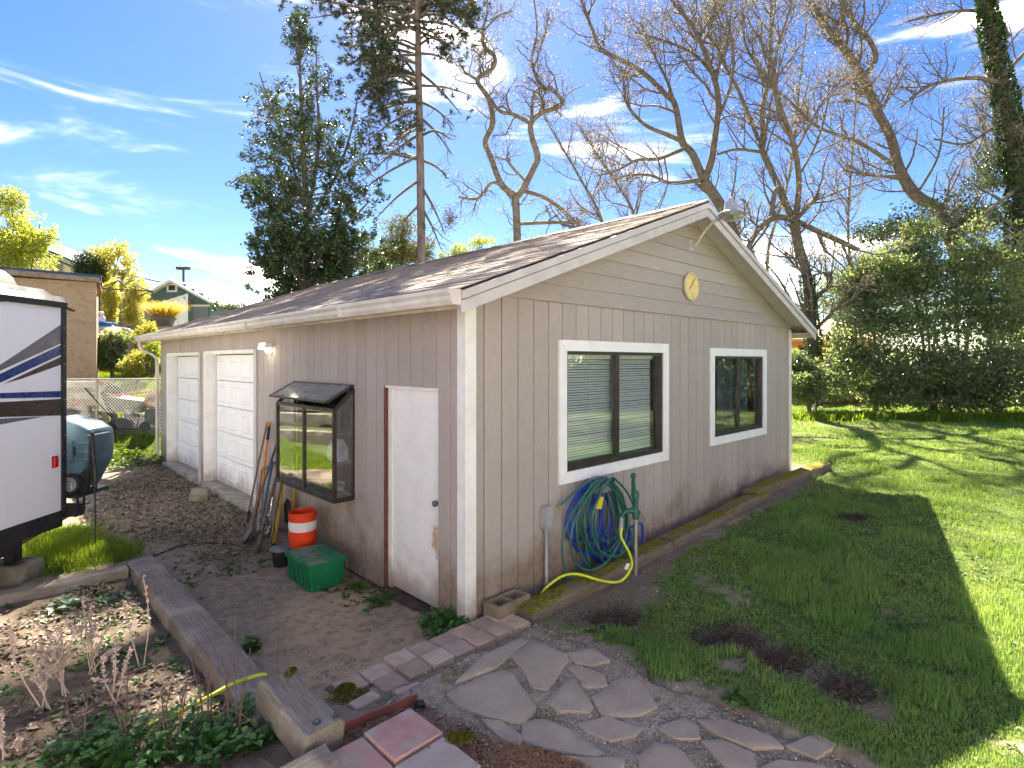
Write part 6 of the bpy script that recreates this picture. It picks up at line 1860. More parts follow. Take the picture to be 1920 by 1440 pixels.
YA = 20.0
ma = [([(1400, 560, 17), (1375, 440, 16), (1352, 387, 15), (1320, 339, 14)], (0, 0)),
      ([(1320, 339, 11), (1298, 288, 10.5), (1279, 265, 10), (1266, 198, 8), (1250, 179, 7.5), (1199, 131, 6.5), (1128, 93, 5.5), (1112, 58, 4.5), (1090, 0, 3.5), (1080, -60, 2.5)], (0, .4)),
      ([(1279, 265, 7), (1250, 252, 6), (1208, 233, 5), (1176, 195, 4), (1170, 150, 3), (1178, 110, 2)], (0, -.6)),
      ([(1284, 278, 6), (1237, 297, 5), (1195, 300, 4), (1160, 318, 3), (1120, 330, 2)], (0, -.9)),
      ([(1316, 337, 7), (1256, 343, 5), (1221, 329, 4), (1176, 329, 3), (1140, 345, 2)], (0, .8)),
      ([(1320, 339, 12), (1333, 303, 10), (1339, 268, 9), (1347, 192, 8), (1336, 137, 7), (1307, 64, 6), (1285, 32, 5), (1259, 0, 4), (1230, -50, 3)], (0, -.3)),
      ([(1336, 140, 5), (1300, 100, 4), (1240, 75, 3), (1190, 60, 2)], (-.5, .7)), ([(1266, 198, 5), (1250, 150, 4), (1225, 100, 3), (1200, 40, 2)], (.5, .6)),
      ([(1343, 230, 5), (1370, 160, 4), (1375, 90, 3), (1360, 20, 2)], (-.2, -.8))]
bare_tree('maple_tree', 'bare maple whose trunk rises right behind the gable peak', ma, YA, base_at(1400, 600, YA), 5, dens=(3.2, 5.0, 6.2))
YB = 19.0
mb_ = [([(1535, 760, 17), (1528, 680, 15), (1521, 611, 15), (1513, 517, 13), (1498, 465, 13), (1489, 418, 14)], (0, 0)),
       ([(1489, 418, 10), (1463, 357, 9), (1429, 280, 9), (1431, 250, 8), (1429, 207, 7), (1442, 142, 6), (1446, 43, 5), (1444, -40, 4)], (0, .3)),
       ([(1422, 262, 6), (1386, 172, 5), (1360, 125, 4), (1343, 86, 3.5), (1320, 60, 3), (1290, 10, 2)], (.5, .6)),
       ([(1491, 415, 9), (1498, 344, 8), (1489, 275, 7.5), (1468, 215, 6.5), (1452, 151, 5.5), (1458, 90, 4.5), (1480, 20, 3.5), (1490, -40, 3)], (0, -.5)),
       ([(1492, 412, 7), (1512, 390, 7), (1532, 370, 5.5), (1536, 362, 4)], (0, -.4)), ([(1496, 416, 8), (1545, 439, 7.5), (1580, 455, 7.5), (1605, 467, 7)], (0, .3)),
       ([(1487, 412, 9), (1455, 407, 9), (1425, 426, 8.5), (1407, 456, 8), (1402, 470, 7)], (0, -1.2)), ([(1455, 405, 8), (1448, 398, 8), (1452, 362, 7), (1462, 350, 5)], (-.4, 0)),
       ([(1524, 560, 6), (1545, 545, 6), (1558, 530, 5), (1556, 513, 4), (1540, 512, 3), (1515, 520, 2)], (0, -.6)),
       ([(1429, 285, 5), (1380, 280, 4), (1345, 290, 3)], (.5, -.4)), ([(1497, 330, 4), (1530, 270, 3.5), (1550, 200, 3), (1555, 130, 2)], (-.2, .7)), ([(1440, 150, 4), (1400, 90, 3), (1390, 20, 2)], (.6, .5))]
tB = bare_tree('maple_tree', 'bare maple with a broken side limb, ivy on its foot, at the right roof edge', mb_, YB, base_at(1535, 750, YB), 7, dens=(3.2, 5.0, 6.2))
YL = 22.0
le = [([(1935, 800, 24), (1900, 720, 22), (1855, 603, 21), (1825, 538, 19), (1790, 469, 18), (1760, 396, 17), (1717, 366, 16), (1687, 318, 14), (1670, 258, 12.5), (1644, 207, 12), (1618, 146, 11), (1584, 95, 9.5), (1554, 56, 8), (1519, 0, 6.5), (1490, -60, 5)], (0, .1)),
      ([(1620, 142, 7), (1634, 125, 7), (1642, 108, 7), (1631, 77, 6.5), (1584, 17, 5), (1560, -40, 4)], (.4, -.4)),
      ([(1584, 92, 5), (1590, 60, 4.5), (1580, 26, 4), (1590, -20, 3)], (.4, .3)),
      ([(1675, 308, 6), (1610, 267, 5), (1532, 237, 4), (1476, 185, 3), (1430, 150, 2)], (.3, -.7)),
      ([(1690, 330, 5), (1640, 330, 3.5), (1580, 320, 2)], (.3, .6)), ([(1644, 207, 4), (1600, 190, 3), (1540, 195, 2)], (.4, -.8)),
      ([(1780, 440, 6), (1830, 380, 5), (1850, 300, 4), (1840, 220, 3)], (.2, .8)), ([(1720, 362, 4), (1760, 290, 3), (1770, 200, 2)], (.3, -.5))]
bare_tree('leaning_tree', 'thick bare tree leaning left across the sky at right', le, YL, base_at(1935, 790, YL), 9, dens=(2.8, 5.0, 6.2))
YR = 20.0
ri = [([(1930, 790, 30), (1925, 650, 28), (1917, 516, 26), (1915, 344, 22), (1894, 237, 19), (1872, 129, 17), (1855, 43, 14), (1845, -60, 11)], (0, 0)),
      ([(1898, 165, 8), (1833, 146, 6), (1747, 159, 4.5), (1690, 200, 3)], (0, -.5)), ([(1890, 70, 8), (1860, 30, 6), (1800, 20, 4), (1700, 40, 3)], (0, .5)),
      ([(1905, 290, 6), (1870, 240, 5), (1810, 270, 3.5), (1750, 260, 2)], (0, .6)), ([(1912, 350, 6), (1860, 390, 5), (1800, 440, 4)], (0, -.6)), ([(1875, 150, 6), (1930, 90, 5), (1990, 40, 4)], (0, .3))]
tR = bare_tree('ivy_tree', 'ivy-clad trunk at the right edge of the picture', ri, YR, base_at(1930, 780, YR), 13, dens=(2.8, 4.8, 6.0), L=((1.0, 2.4), (.5, 1.1), (.25, .55)))
# thin saplings behind the roof that fill the gaps
for k, (x0, y0, x1, y1, x2, y2, Y, lab) in enumerate(((1130, 420, 1085, 330, 1050, 270, 24, 'thin bare sapling right of the twisted tree'), (1190, 410, 1160, 350, 1120, 290, 24, 'thin bare sapling midway along the roof ridge'), (1440, 470, 1480, 330, 1500, 150, 25, 'slim bare tree between the two maples'), (1600, 560, 1590, 420, 1600, 260, 25, 'slim bare tree beyond the broken limb'))):
    L_ = [([(x0 + 6, y0 + 120, 5), (x0, y0, 4.5), (x1, y1, 3.5), (x2, y2, 2.5), (2 * x2 - x1, 2 * y2 - y1, 1.5)], (0, 0))]
    bare_tree('young_tree', lab, L_, Y, base_at(x0 + 6, y0 + 120, Y), 30 + k, dens=(4.0, 4.4, 5.4), bark=m_bark2, L=((1.2, 2.8), (.6, 1.2), (.25, .6)))

def ivy_on(parent, path, rad, n, seed, name='ivy', size=(.05, .09)):
    """leaves clothing a trunk"""
    rng = np.random.default_rng(seed)
    P, R, _ = resample(*path, 40)
    i = rng.integers(0, 40, n); j = np.minimum(i + 1, 39); f = rng.random((n, 1))
    C = P[i] * (1 - f) + P[j] * f
    a = rng.uniform(0, 2 * np.pi, n)
    clump = .75 + .6 * vnoise(C[:, 2] * 1.3, a * 1.1, 1.5, seed)
    C = C + np.stack([np.cos(a), np.sin(a), np.zeros(n)], 1) * (R[i] * rad * clump + rng.random(n) * .06)[:, None]
    V, T = leaf_quads(C, rng.uniform(*size, n), rng.uniform(size[0] * .8, size[1] * .8, n), flat=.25, rng=rng)
    off = np.array(parent.location)
    return link(name, np_mesh(name, V - off, T, m_ivy), parent)
trB = traced(mb_[:1], YB)[0]; ivy_on(tB, (trB[0][:16], trB[1][:16]), 1.25, 3800, 1)
trR = traced(ri[:1], YR)[0]; ivy_on(tR, (trR[0], [r * 1.0 for r in trR[1]]), 1.4, 12000, 2, size=(.08, .15))

def foliage_cloud(rng, blobs, n, holes=.35):
    """points through clumpy ellipsoids (cx,cy,cz,rx,ry,rz), more towards the skin"""
    w = np.array([b[3] * b[4] * b[5] for b in blobs]) ** .7; w /= w.sum()
    k = rng.choice(len(blobs), n, p=w); B = np.array(blobs)[k]
    D = rng.normal(size=(n, 3)); D /= np.linalg.norm(D, axis=1, keepdims=True)
    r = rng.random(n) ** .42
    lump = .78 + .5 * vnoise(D[:, 0] * 2.1 + k * 3.1, D[:, 2] * 2.1 + D[:, 1] * 1.7, 1.6, 5)
    C = B[:, :3] + D * (r * lump)[:, None] * B[:, 3:]
    keep = vnoise(C[:, 0] * 1.0 + C[:, 1] * .7, C[:, 2], 1.5, 8) * .6 + vnoise(C[:, 0] + C[:, 1] * .7, C[:, 2], 4.1, 3) * .4 > holes
    return C[keep], D[keep]

# ---- holly
def holly():
    Y = 18.5; base = base_at(580, 560, Y); rng = np.random.default_rng(21)
    t = thing('holly_tree', 'dark glossy holly tree with two spires behind the long roof', 'tree', base, 0)
    stems = [([(580, 640, 15), (576, 540, 13), (576, 430, 11), (570, 300, 8), (564, 180, 5), (561, 100, 3), (559, 28, 1.2)], (0, 0)),
             ([(577, 420, 8), (590, 330, 6), (598, 250, 5), (594, 160, 3), (593, 88, 1.5)], (-.1, .1)),
             ([(575, 400, 6), (545, 300, 4), (510, 210, 3), (486, 135, 1.5)], (0, -.5)), ([(577, 420, 6), (630, 330, 4), (660, 240, 3), (672, 170, 1.5)], (0, .5)),
             ([(576, 470, 5), (520, 400, 4), (470, 330, 3), (432, 345, 1.5)], (0, .6)), ([(577, 480, 5), (640, 430, 4), (690, 380, 2.5)], (0, -.6))]
    tr = traced(stems, Y); tk = MB()
    for P, R in tr: tk.tube(P, R, 8)
    tk.v = [(x - base.x, y - base.y, z - base.z) for x, y, z in tk.v]
    tk.build('trunk', m_bark, t, smooth=True)
    # outline: half-widths (pixels) left and right of the axis at each height
    py = np.array([28, 60, 100, 130, 180, 230, 290, 340, 390, 440, 490, 540, 600])
    lw = np.array([3, 9, 22, 55, 92, 108, 122, 136, 122, 105, 108, 95, 90]); rw = np.array([3, 10, 34, 52, 88, 104, 120, 138, 148, 152, 165, 165, 150])
    n = 170; tz = rng.uniform(0, 1, n) ** .62
    P0 = []
    for k in range(n):
        y = 34 + tz[k] * 540
        l, r = np.interp(y, py, lw), np.interp(y, py, rw)
        a = rng.uniform(0, 2 * np.pi); c = math.cos(a)
        ext = (r if c > 0 else l) * rng.uniform(.55, 1.06)
        x0 = np.interp(y + 40, [28, 300, 600], [560, 570, 578])
        s = at(x0, y + 30 + ext * .18, Y); m_ = (r + l) / 2 * Y / F * .8
        e = at(x0 + c * ext, y - rng.uniform(-8, 22), Y) + Vector((0, math.sin(a) * m_ * rng.uniform(.6, 1), 0))
        mid = s.lerp(e, .5) + Vector((0, 0, -.02 * ext * .1))
        P0.append(resample([s, mid, e], [.03, .02, .008], 10)[0])
    P0 = np.array(P0); R0 = np.tile(np.linspace(.03, .006, 10), (n, 1))
    P1, R1 = grow(P0, R0, 4.5, (.35, .95), 6, rng, up=.12, wig=.2, t0=.2, rmin=.004)
    P2, R2 = grow(P1, R1, 4.5, (.15, .4), 3, rng, up=.1, wig=.2, t0=.1, rmin=.003)
    V, Q = cat([batch_tubes(P0, R0, 4), batch_tubes(P1, R1, 3), batch_tubes(P2, R2, 3)])
    cr = link('crown', np_mesh('crown', V - np.array(base), Q, m_twig), t)
    nl = 60000
    zz = P2[:, 0, 2]; pw = np.interp(zz, [2, 6, 9, 12, 14], [1, 1, .55, .35, .3]); pw = pw / pw.sum()
    i = rng.choice(len(P2), nl, p=pw); j = rng.integers(0, 3, nl)
    C = P2[i, j] + rng.normal(size=(nl, 3)) * .05
    V, T = leaf_quads(C, rng.uniform(.075, .13, nl), rng.uniform(.045, .075, nl), flat=.35, rng=rng)
    link('leaves', np_mesh('leaves', V - np.array(base), T, m_holly), cr)
holly()

# ---- pine
def pine():
    Y = 20.0; base = base_at(792, 640, Y); rng = np.random.default_rng(33)
    t = thing('pine_tree', 'tall pine with straight reddish trunk and bare lower branches', 'tree', base, 0)
    tr = traced([([(794, 700, 14), (792, 560, 12.5), (790, 450, 11.5), (788, 300, 11), (785, 150, 9.5), (783, 0, 8.5), (782, -200, 6), (780, -460, 2)], (0, 0))], Y)
    tk = MB()
    for P, R in tr: tk.tube(P, R, 14)
    tk.v = [(x - base.x, y - base.y, z - base.z) for x, y, z in tk.v]
    tk.build('trunk', m_pinebark, t, smooth=True)
    #        y at trunk, tip x, tip y, depth, needle density
    br = [(60, 622, 22, -.6, 1), (95, 640, 70, .8, 1), (120, 655, 118, -1.2, 1), (140, 668, 160, 1.2, .9), (165, 665, 195, -.6, 1), (185, 660, 232, .9, 1), (205, 690, 262, -1.0, 1), (225, 715, 290, .5, .9), (150, 700, 60, 2, .8), (180, 720, 200, -2, .9),
          (240, 735, 275, -1.5, .7), (250, 690, 330, .6, .12), (290, 660, 372, -.8, .08), (300, 712, 300, 1.5, .06), (335, 700, 415, .5, .05), (380, 735, 450, -.8, .04), (300, 640, 300, .2, .15),
          (10, 660, -10, 0, 1), (-30, 690, -60, -1, 1), (0, 890, 5, .4, 1), (40, 880, 62, -.6, 1), (60, 862, 100, .8, .9), (20, 900, 40, 1.4, .9), (85, 835, 85, -1.5, .8), (100, 850, 120, 1.2, .5),
          (135, 865, 215, -.5, .15), (160, 885, 180, .6, .06), (190, 850, 235, -.8, .25), (220, 848, 290, .5, .05), (255, 845, 262, -.6, .04), (300, 842, 335, .6, .04), (350, 835, 440, -.6, .03), (390, 828, 470, .4, .03), (-60, 870, -80, 0, 1), (-90, 720, -110, .5, 1), (-60, 800, -60, -2, 1), (-20, 760, 10, 2.2, 1)]
    P0, dn = [], []
    # unseen upper crown above the frame, added and widened left to shade the bed
    for k in range(70):
        z0 = 14.2 + 9.8 * (k + rng.random()) / 70; a = rng.uniform(0, 2 * np.pi)
        L_ = (4.9 - (z0 - 14.2) * .30) * rng.uniform(.7, 1.05) * (1.05 if math.cos(a) < 0 else .5)
        s = Vector((at(783, 0, Y).x, Y, z0)); e = s + Vector((math.cos(a) * L_, math.sin(a) * L_ * .8, rng.uniform(-.3, .5)))
        P0.append(resample(smooth_path([s, s.lerp(e, .5) + Vector((0, 0, .2)), e], 6), np.linspace(1, .3, 13), 12)[0]); dn.append(1.0)
    for k in range(34):
        left = rng.random() < .68
        y0 = rng.uniform(-20, 250) if left else rng.uniform(-30, 105)
        br.append((y0, 784 - rng.uniform(50, 150) * (1 - .25 * y0 / 250) if left else 784 + rng.uniform(35, 105), y0 + rng.uniform(-35, 30), rng.uniform(-2.2, 2.2), 1))
    for (y0, x1, y1, dy, d) in br:
        s = at(784 + max(0, y0) * .018, y0, Y); e = at(x1, y1, Y + dy)
        mid = s.lerp(e, .5) + Vector((0, 0, .25 if y1 < y0 + 20 else .12))
        P0.append(resample(smooth_path([s, mid, e], 6), np.linspace(1, .3, 13), 12)[0]); dn.append(d)
    P0 = np.array(P0); R0 = np.tile(np.linspace(.06, .015, 12), (len(P0), 1))
    P1, R1 = grow(P0, R0, 3.6, (.45, 1.2), 7, rng, up=.12, wig=.2, t0=.3, fwd=.9, rmin=.005)
    P2, R2 = grow(P1, R1, 5.2, (.2, .5), 3, rng, up=.2, wig=.15, t0=.2, fwd=.9, rmin=.004)
    V, Q = cat([batch_tubes(P0, R0, 6), batch_tubes(P1, R1, 4), batch_tubes(P2, R2, 3)])
    cr = link('crown', np_mesh('crown', V - np.array(base), Q, m_twig, smooth=True), t)
    # tufts of needles at the twig ends of the living branches
    d2 = np.min(np.linalg.norm(P2[:, None, 0] - P0[None, :, 6], axis=2) + 0 * P2[:, None, 0, 0], axis=1)
    near = np.argmin(np.linalg.norm(P2[:, 0][:, None, :] - P0[:, 8][None], axis=2), axis=1)
    keep = rng.random(len(P2)) < np.array(dn)[near]
    E = P2[keep]
    reps = 2
    C = np.concatenate([E[:, -1], E[:, -2]]); D = np.concatenate([E[:, -1] - E[:, -2]] * 2); D /= np.linalg.norm(D, axis=1, keepdims=True)
    m = 26
    nn = rng.normal(size=(len(C), m, 3)) * .62 + D[:, None] * .75; nn /= np.linalg.norm(nn, axis=2, keepdims=True)
    tip = C[:, None] + nn * rng.uniform(.11, .22, (len(C), m, 1))
    sd_ = np.cross(nn, rng.normal(size=nn.shape)); sd_ /= np.linalg.norm(sd_, axis=2, keepdims=True); sd_ *= .010
    b0 = np.repeat(C[:, None], m, 1)
    V = np.stack([b0 - sd_, b0 + sd_, tip], 2).reshape(-1, 3); T = np.arange(len(V)).reshape(-1, 3)
    link('needles', np_mesh('needles', V - np.array(base), T, m_needle), cr)
pine()

def leaf_bush(name, label, cat_, base, blobs, n, mat, size, seed, group=None, holes=.3, stems=5, stem_mat=None, flat=.4, mat2=None):
    """bush or tree crown made of leaves through clumpy blobs, on stems; blobs relative to base"""
    rng = np.random.default_rng(seed)
    base = Vector(base)
    t = thing(name, label, cat_, base, 0, group)
    C, D = foliage_cloud(rng, blobs, n, holes)
    k = len(C)
    D2_ = D + rng.normal(size=D.shape) * .8
    V, T = leaf_quads(C, rng.uniform(size[0], size[1], k), rng.uniform(size[0], size[1], k) * .5, D2_, flat, rng)
    fo = link('foliage', np_mesh('foliage', V, T, mat), t)
    if mat2:                                    # outer sprays, sunlight painted in as a paler leaf colour
        C, D = foliage_cloud(rng, [tuple(b[:3]) + tuple(q * 1.12 for q in b[3:]) for b in blobs], int(n * .45), holes + .12)
        V, T = leaf_quads(C, rng.uniform(size[0], size[1] * .9, len(C)), rng.uniform(size[0], size[1], len(C)) * .42, D + rng.normal(size=D.shape) * .6 + np.array([0, 0, .4]), flat, rng)
        link('sunlit_sprays', np_mesh('sunlit_sprays', V, T, mat2), fo)
    for b in blobs[:max(stems, 1)]:
        st = MB()
        e = Vector(b[:3]) + Vector((0, 0, b[5] * .5))
        st.tube(smooth_path([(rng.uniform(-.12, .12), rng.uniform(-.12, .12), -.1), (e.x * .35, e.y * .35, e.z * .45), e], 5), [.05] * 3 + [.035] * 4 + [.018] * 4, 6)
        st.build('stem', stem_mat or m_bark, t, smooth=True)
    return t
def blobs_px(base, Y, items):
    out = []
    for (px, py, dy, rx, ry, rz) in items:
        p = at(px, py, Y + dy) - Vector(base); out.append((p.x, p.y, p.z, rx * Y / F, ry, rz * Y / F))
    return out
HG = 'laurel bushes along the back of the lawn'
for (lab, px, py, Y, items, n, sd) in [
    ('big glossy laurel bush in the middle of the hedge', 1640, 775, 19.0, [(1625, 640, 0, 62, 1.2, 80), (1590, 560, .3, 48, .9, 55), (1640, 520, .2, 55, .9, 55), (1600, 690, -.2, 50, 1.1, 50), (1665, 720, -.4, 50, 1.0, 48), (1650, 600, 0, 60, 1.1, 60)], 30000, 41),
    ('tall laurel bush under the leaning tree', 1745, 785, 18.5, [(1730, 660, 0, 70, 1.3, 90), (1760, 560, .4, 70, 1.1, 80), (1700, 500, .5, 48, .9, 60), (1770, 720, -.6, 70, 1.1, 60), (1730, 450, .5, 40, .8, 45)], 32000, 42),
    ('dark laurel bush filling the right edge of the hedge', 1870, 790, 17.5, [(1850, 690, 0, 75, 1.3, 85), (1905, 640, .2, 70, 1.2, 95), (1845, 580, .4, 60, 1.0, 75), (1900, 500, .6, 55, 1.0, 80), (1960, 700, .2, 70, 1.2, 90), (1830, 470, .8, 45, .8, 60)], 34000, 43),
    ('pale-leaved low laurel at the foot of the ivy-footed maple', 1520, 762, 18.0, [(1510, 715, 0, 36, .8, 42), (1555, 730, .2, 34, .7, 34), (1575, 655, .4, 34, .7, 40), (1490, 690, .4, 26, .6, 34)], 13000, 44)]:
    b = base_at(px, py, Y)
    leaf_bush('laurel_bush', lab, 'bush', b, blobs_px(b, Y, items), int(n * .8), m_laurel, (.08, .19), sd, HG, .455, mat2=m_laurel_sunlit)
# ivy-like sprays climbing the right tree and loose holly sprays over the hedge
b = base_at(1800, 770, 20.5)
leaf_bush('holly_shrub', 'loose upright shrub showing sky through it above the laurels', 'bush', b, blobs_px(b, 20.5, [(1790, 420, 0, 60, .9, 60), (1850, 400, .3, 55, .9, 70), (1640, 450, .2, 45, .8, 45), (1880, 300, 0, 40, .8, 60), (1700, 420, 0, 45, .8, 45)]), 16000, m_holly, (.09, .14), 47, None, .46)
# spruce and low greens seen over the roof
b = base_at(750, 560, 24)
leaf_bush('yew_tree', 'yellow-green conifer just behind the roof beside the pine trunk', 'tree', b, blobs_px(b, 24, [(755, 450, 0, 38, .9, 50), (735, 480, .2, 34, .8, 34), (790, 470, .5, 30, .8, 34), (700, 490, .3, 30, .8, 30)]), 14000, leafy('yew', (.05, .07, .02), (.16, .17, .05), .6, .3, 2), (.07, .13), 48, None, .35)
b = base_at(880, 560, 25)
leaf_bush('lilac_bush', 'fresh green bush tips just above the roof between pine and twisted tree', 'bush', b, blobs_px(b, 25, [(905, 462, 0, 26, .6, 22), (862, 470, .2, 18, .5, 14), (840, 480, .1, 20, .5, 12)]), 3600, m_spring, (.07, .12), 49, None, .35)
b = base_at(440, 620, 27)
leaf_bush('garden_bush', 'thin green bush tips above the far roof end', 'bush', b, blobs_px(b, 27, [(415, 575, 0, 16, .6, 14), (440, 578, .2, 14, .5, 10), (462, 572, .1, 8, .4, 8)]), 900, m_holly, (.1, .16), 50, None, .35)

# ---- left background greenery
b = Vector((at(40, 600, 27).x, 27, 3.2))
leaf_bush('spring_tree', 'tree in fresh yellow-green leaf at the left picture edge', 'tree', b, blobs_px(b, 27, [(40, 470, 0, 55, 1.6, 42), (10, 420, .3, 52, 1.4, 45), (75, 440, .2, 26, 1.0, 40), (-20, 480, 0, 60, 1.6, 50), (20, 370, 0, 24, .8, 20)]), 15000, leafy('young_leaf', (.20, .25, .04), (.36, .40, .07), .5, .55, .9), (.10, .20), 51, None, .40)
b = Vector((at(195, 600, 27).x, 27, rzt - .2))
leaf_bush('spring_shrub', 'tall yellow-green shrub tree behind the gazebo frame', 'tree', b, blobs_px(b, 27, [(215, 520, 0, 45, 1.0, 42), (225, 480, 0, 25, .8, 28), (245, 540, .2, 34, .9, 36), (200, 560, 0, 36, .9, 40), (190, 480, 0, 22, .7, 20)]), 12000, m_yellowleaf, (.08, .16), 52, None, .38)
for k, (px, lab) in enumerate(((208, 'golden bamboo clump left of the gazebo posts'), (250, 'golden bamboo clump between the gazebo posts'))):
    b = Vector((at(px, 605, 23.2).x, 23.2 + k * .3, rzt - .15))
    leaf_bush('bamboo_clump', lab, 'shrub', b, blobs_px(b, 23.2, [(px, 575, 0, 17, .5, 34), (px + 3, 545, 0, 20, .5, 28), (px - 3, 596, 0, 13, .4, 14)]), 5200, m_yellowleaf, (.05, .12), 53 + k, 'golden bamboo on the terrace', .36)
b = Vector((at(165, 560, 26).x, 26, rzt - .2))
leaf_bush('arborvitae', 'dark green arborvitae behind the chipboard shed', 'tree', b, blobs_px(b, 26, [(158, 500, 0, 15, .6, 30), (178, 506, .1, 14, .6, 28), (168, 530, 0, 24, .8, 40)]), 11000, m_cedar, (.06, .12), 55, None, .22)
m_flower = leafy('cream_flower', (.62, .60, .46), (.75, .73, .60), .6, .4, 4)
b = base_at(212, 695, 17.6)
fb = leaf_bush('flowering_bush', 'rounded bush with cream flower heads before the retaining wall', 'bush', b, blobs_px(b, 17.6, [(205, 655, 0, 28, .5, 30), (218, 640, 0, 22, .5, 22), (200, 675, 0, 26, .5, 18)]), 6500, m_laurel, (.07, .12), 56, None, .22)
rgf = np.random.default_rng(5)
C, D = foliage_cloud(rgf, blobs_px(b, 17.6, [(205, 650, 0, 28, .5, 30), (220, 633, 0, 20, .5, 20)]), 2600, .55)
V, T = leaf_quads(C, rgf.uniform(.06, .11, len(C)), rgf.uniform(.05, .08, len(C)), flat=.6, rng=rgf)
link('flower_head', np_mesh('flower_head', V, T, m_flower), fb)
for k, (px, py, lab, mt) in enumerate(((255, 700, 'yellow-green shrub with bare twigs left of the downspout', m_yellowleaf), (285, 680, 'bright green shrub beside the downspout', m_spring), (275, 645, 'pale twiggy shrub against the retaining wall', m_yellowleaf))):
    b = base_at(px, py + 14, 17.2 + k * .6)
    leaf_bush('low_shrub', lab, 'shrub', b, blobs_px(b, 17.2 + k * .6, [(px, py - 14, 0, 26, .5, 18), (px + 8, py - 28, .1, 18, .4, 16)]), 2600, mt, (.05, .10), 60 + k, 'low shrubs below the retaining wall', .42)

# ================================================================ BACK FENCE AND HOUSE, RIGHT
m_cedarbd = simple('cedar_fence', (.22, .13, .06), (.15, .09, .045), 5, .9, rnd=.25)
bf2 = thing('back_fence', 'brown cedar board fence behind the laurel hedge', 'fence', (0, 21.3, 0))
x = (1470 - CX) / F * 21.3
while x < 19.5:
    zt_ = ter(688, 21.3) + random.uniform(-.02, .02)
    MB().box((x, 0, gz1(x, 21.3) - .1), (x + .138, .022, zt_)).build('fence_board', m_cedarbd, bf2); x += .146
MB().box(((1470 - CX) / F * 21.3, .03, ter(700, 21.3)), (19.5, .07, ter(694, 21.3))).build('fence_rail', m_cedarbd, bf2)
lt2 = thing('lattice_fence', 'brown diagonal lattice panel beside the ivy-footed maple', 'lattice', (0, 20.9, 0))
la, lb = (1560 - CX) / F * 20.9, (1612 - CX) / F * 20.9
lw = MB(); zb4 = gz1(la, 20.9); H_ = ter(706, 20.9) - zb4
x = la - H_
while x < lb:
    for sgn in (1, -1):
        pts = [Vector((x + (t * H_ if sgn > 0 else H_ - t * H_), .008 * sgn, zb4 + t * H_)) for t in np.linspace(0, 1, 25)]
        pts = [p for p in pts if la <= p.x <= lb]
        if len(pts) > 1: lw.bar(pts[0], pts[-1], .035, .008, (0, 1, 0))
    x += .13
tag(lw.build('lath', m_cedarbd, lt2), kind='stuff')
for xx in (la, lb): MB().box((xx - .03, -.03, zb4), (xx + .03, .03, zb4 + H_ + .05)).build('post', m_cedarbd, lt2)
m_ochre = simple('ochre_siding', (.55, .30, .09), (.48, .26, .08), 4, .8)
oh = thing('ochre_house', 'ochre house with pale roof glimpsed past the right roof edge', 'house', (at(1530, 700, 30).x, 30, .4))
hx = lambda px, Y=30: (px - CX) / F * Y - at(1530, 700, 30).x
MB().box((hx(1440), 0, 0), (hx(1640), 6, ter(636, 30) - .4)).build('wall', m_ochre, oh)
MB().prism([(hx(1430), -.6, ter(640, 30) - .4), (hx(1650), -.6, ter(640, 30) - .4), (hx(1630), 3, ter(596, 30) - .4), (hx(1450), 3, ter(596, 30) - .4)], (0, 0, .12)).build('roof', simple('pale_roof', (.55, .40, .25), (.48, .34, .2), 4, .9), oh)
for (a_, b_) in ((1497, 1513), (1545, 1565)):
    wq = MB().box((hx(a_), -.06, ter(690, 30) - .4), (hx(b_), -.005, ter(648, 30) - .4)).build('window', m_brownbd, oh)
    MB().box((hx(a_) + .08, -.07, ter(686, 30) - .4), (hx(b_) - .08, -.062, ter(652, 30) - .4)).build('pane', m_dark, wq)
rl2 = thing('deck_railing', 'brown wooden deck railing before the ochre house', 'railing', (hx(1470, 27) + oh.location.x, 27, .4))
MB().box((0, 0, ter(666, 27) - .4), (3.2, .08, ter(662, 27) - .4)).build('top_rail', m_cedarbd, rl2)
MB().box((0, 0, ter(686, 27) - .4), (3.2, .08, ter(683, 27) - .4)).build('bottom_rail', m_cedarbd, rl2)
for k in range(14): MB().box((k * .24, .02, ter(683, 27) - .4), (k * .24 + .04, .06, ter(666, 27) - .4)).build('baluster', m_cedarbd, rl2)
for k in range(3): MB().box((k * 1.55 - .05, -.01, 0), (k * 1.55 + .06, .1, ter(658, 27) - .4)).build('post', m_cedarbd, rl2)

# ================================================================ OUTSIDE THE FRAME, FOR WINDOW REFLECTIONS AND BOUNCE FILL
sf = thing('side_fence', 'board fence along the right of the lawn, seen in the window reflections', 'fence', (17.5, 0, 0))
y = 1.0
fbm = MB().box((0, 0, 0), (.022, .29, 1.9)).mesh('fence_board', simple('old_fence', (.10, .085, .07), (.07, .06, .05), 4, .9, rnd=.2))
while y < 19:
    o = link('fence_board', fbm, sf); o.location = (0, y, .3); y += .3
for k, (x, y, lab) in enumerate(((16, 5, 'nearest'), (16.3, 9, 'middle'), (16.2, 13, 'farthest'))):
    b = Vector((x, y, gz1(x, y)))
    leaf_bush('yard_shrub', 'dark shrub before the side fence, %s of three, seen in reflections' % lab, 'bush', b, [(0, 0, 1.6, 1.5, 1.9, 1.7), (.3, .9, 2.6, 1.3, 1.4, 1.6), (-.2, -1, 1.0, 1.2, 1.4, 1.2)], 7000, m_laurel, (.14, .26), 70 + k, 'shrubs along the side fence', .3)
for k in range(4):
    o = timber('terrace_timber', ('lowest', 'second', 'third', 'topmost')[k] + ' terrace timber left of the yard, seen in the garden window', (-9.2 - k * .9, 7.6 + k * .2, .30 + k * .33), (-10.6 - k * .9, 12.6, .32 + k * .33), .2, .36, m_tie, 'terrace timbers', 20 + k)

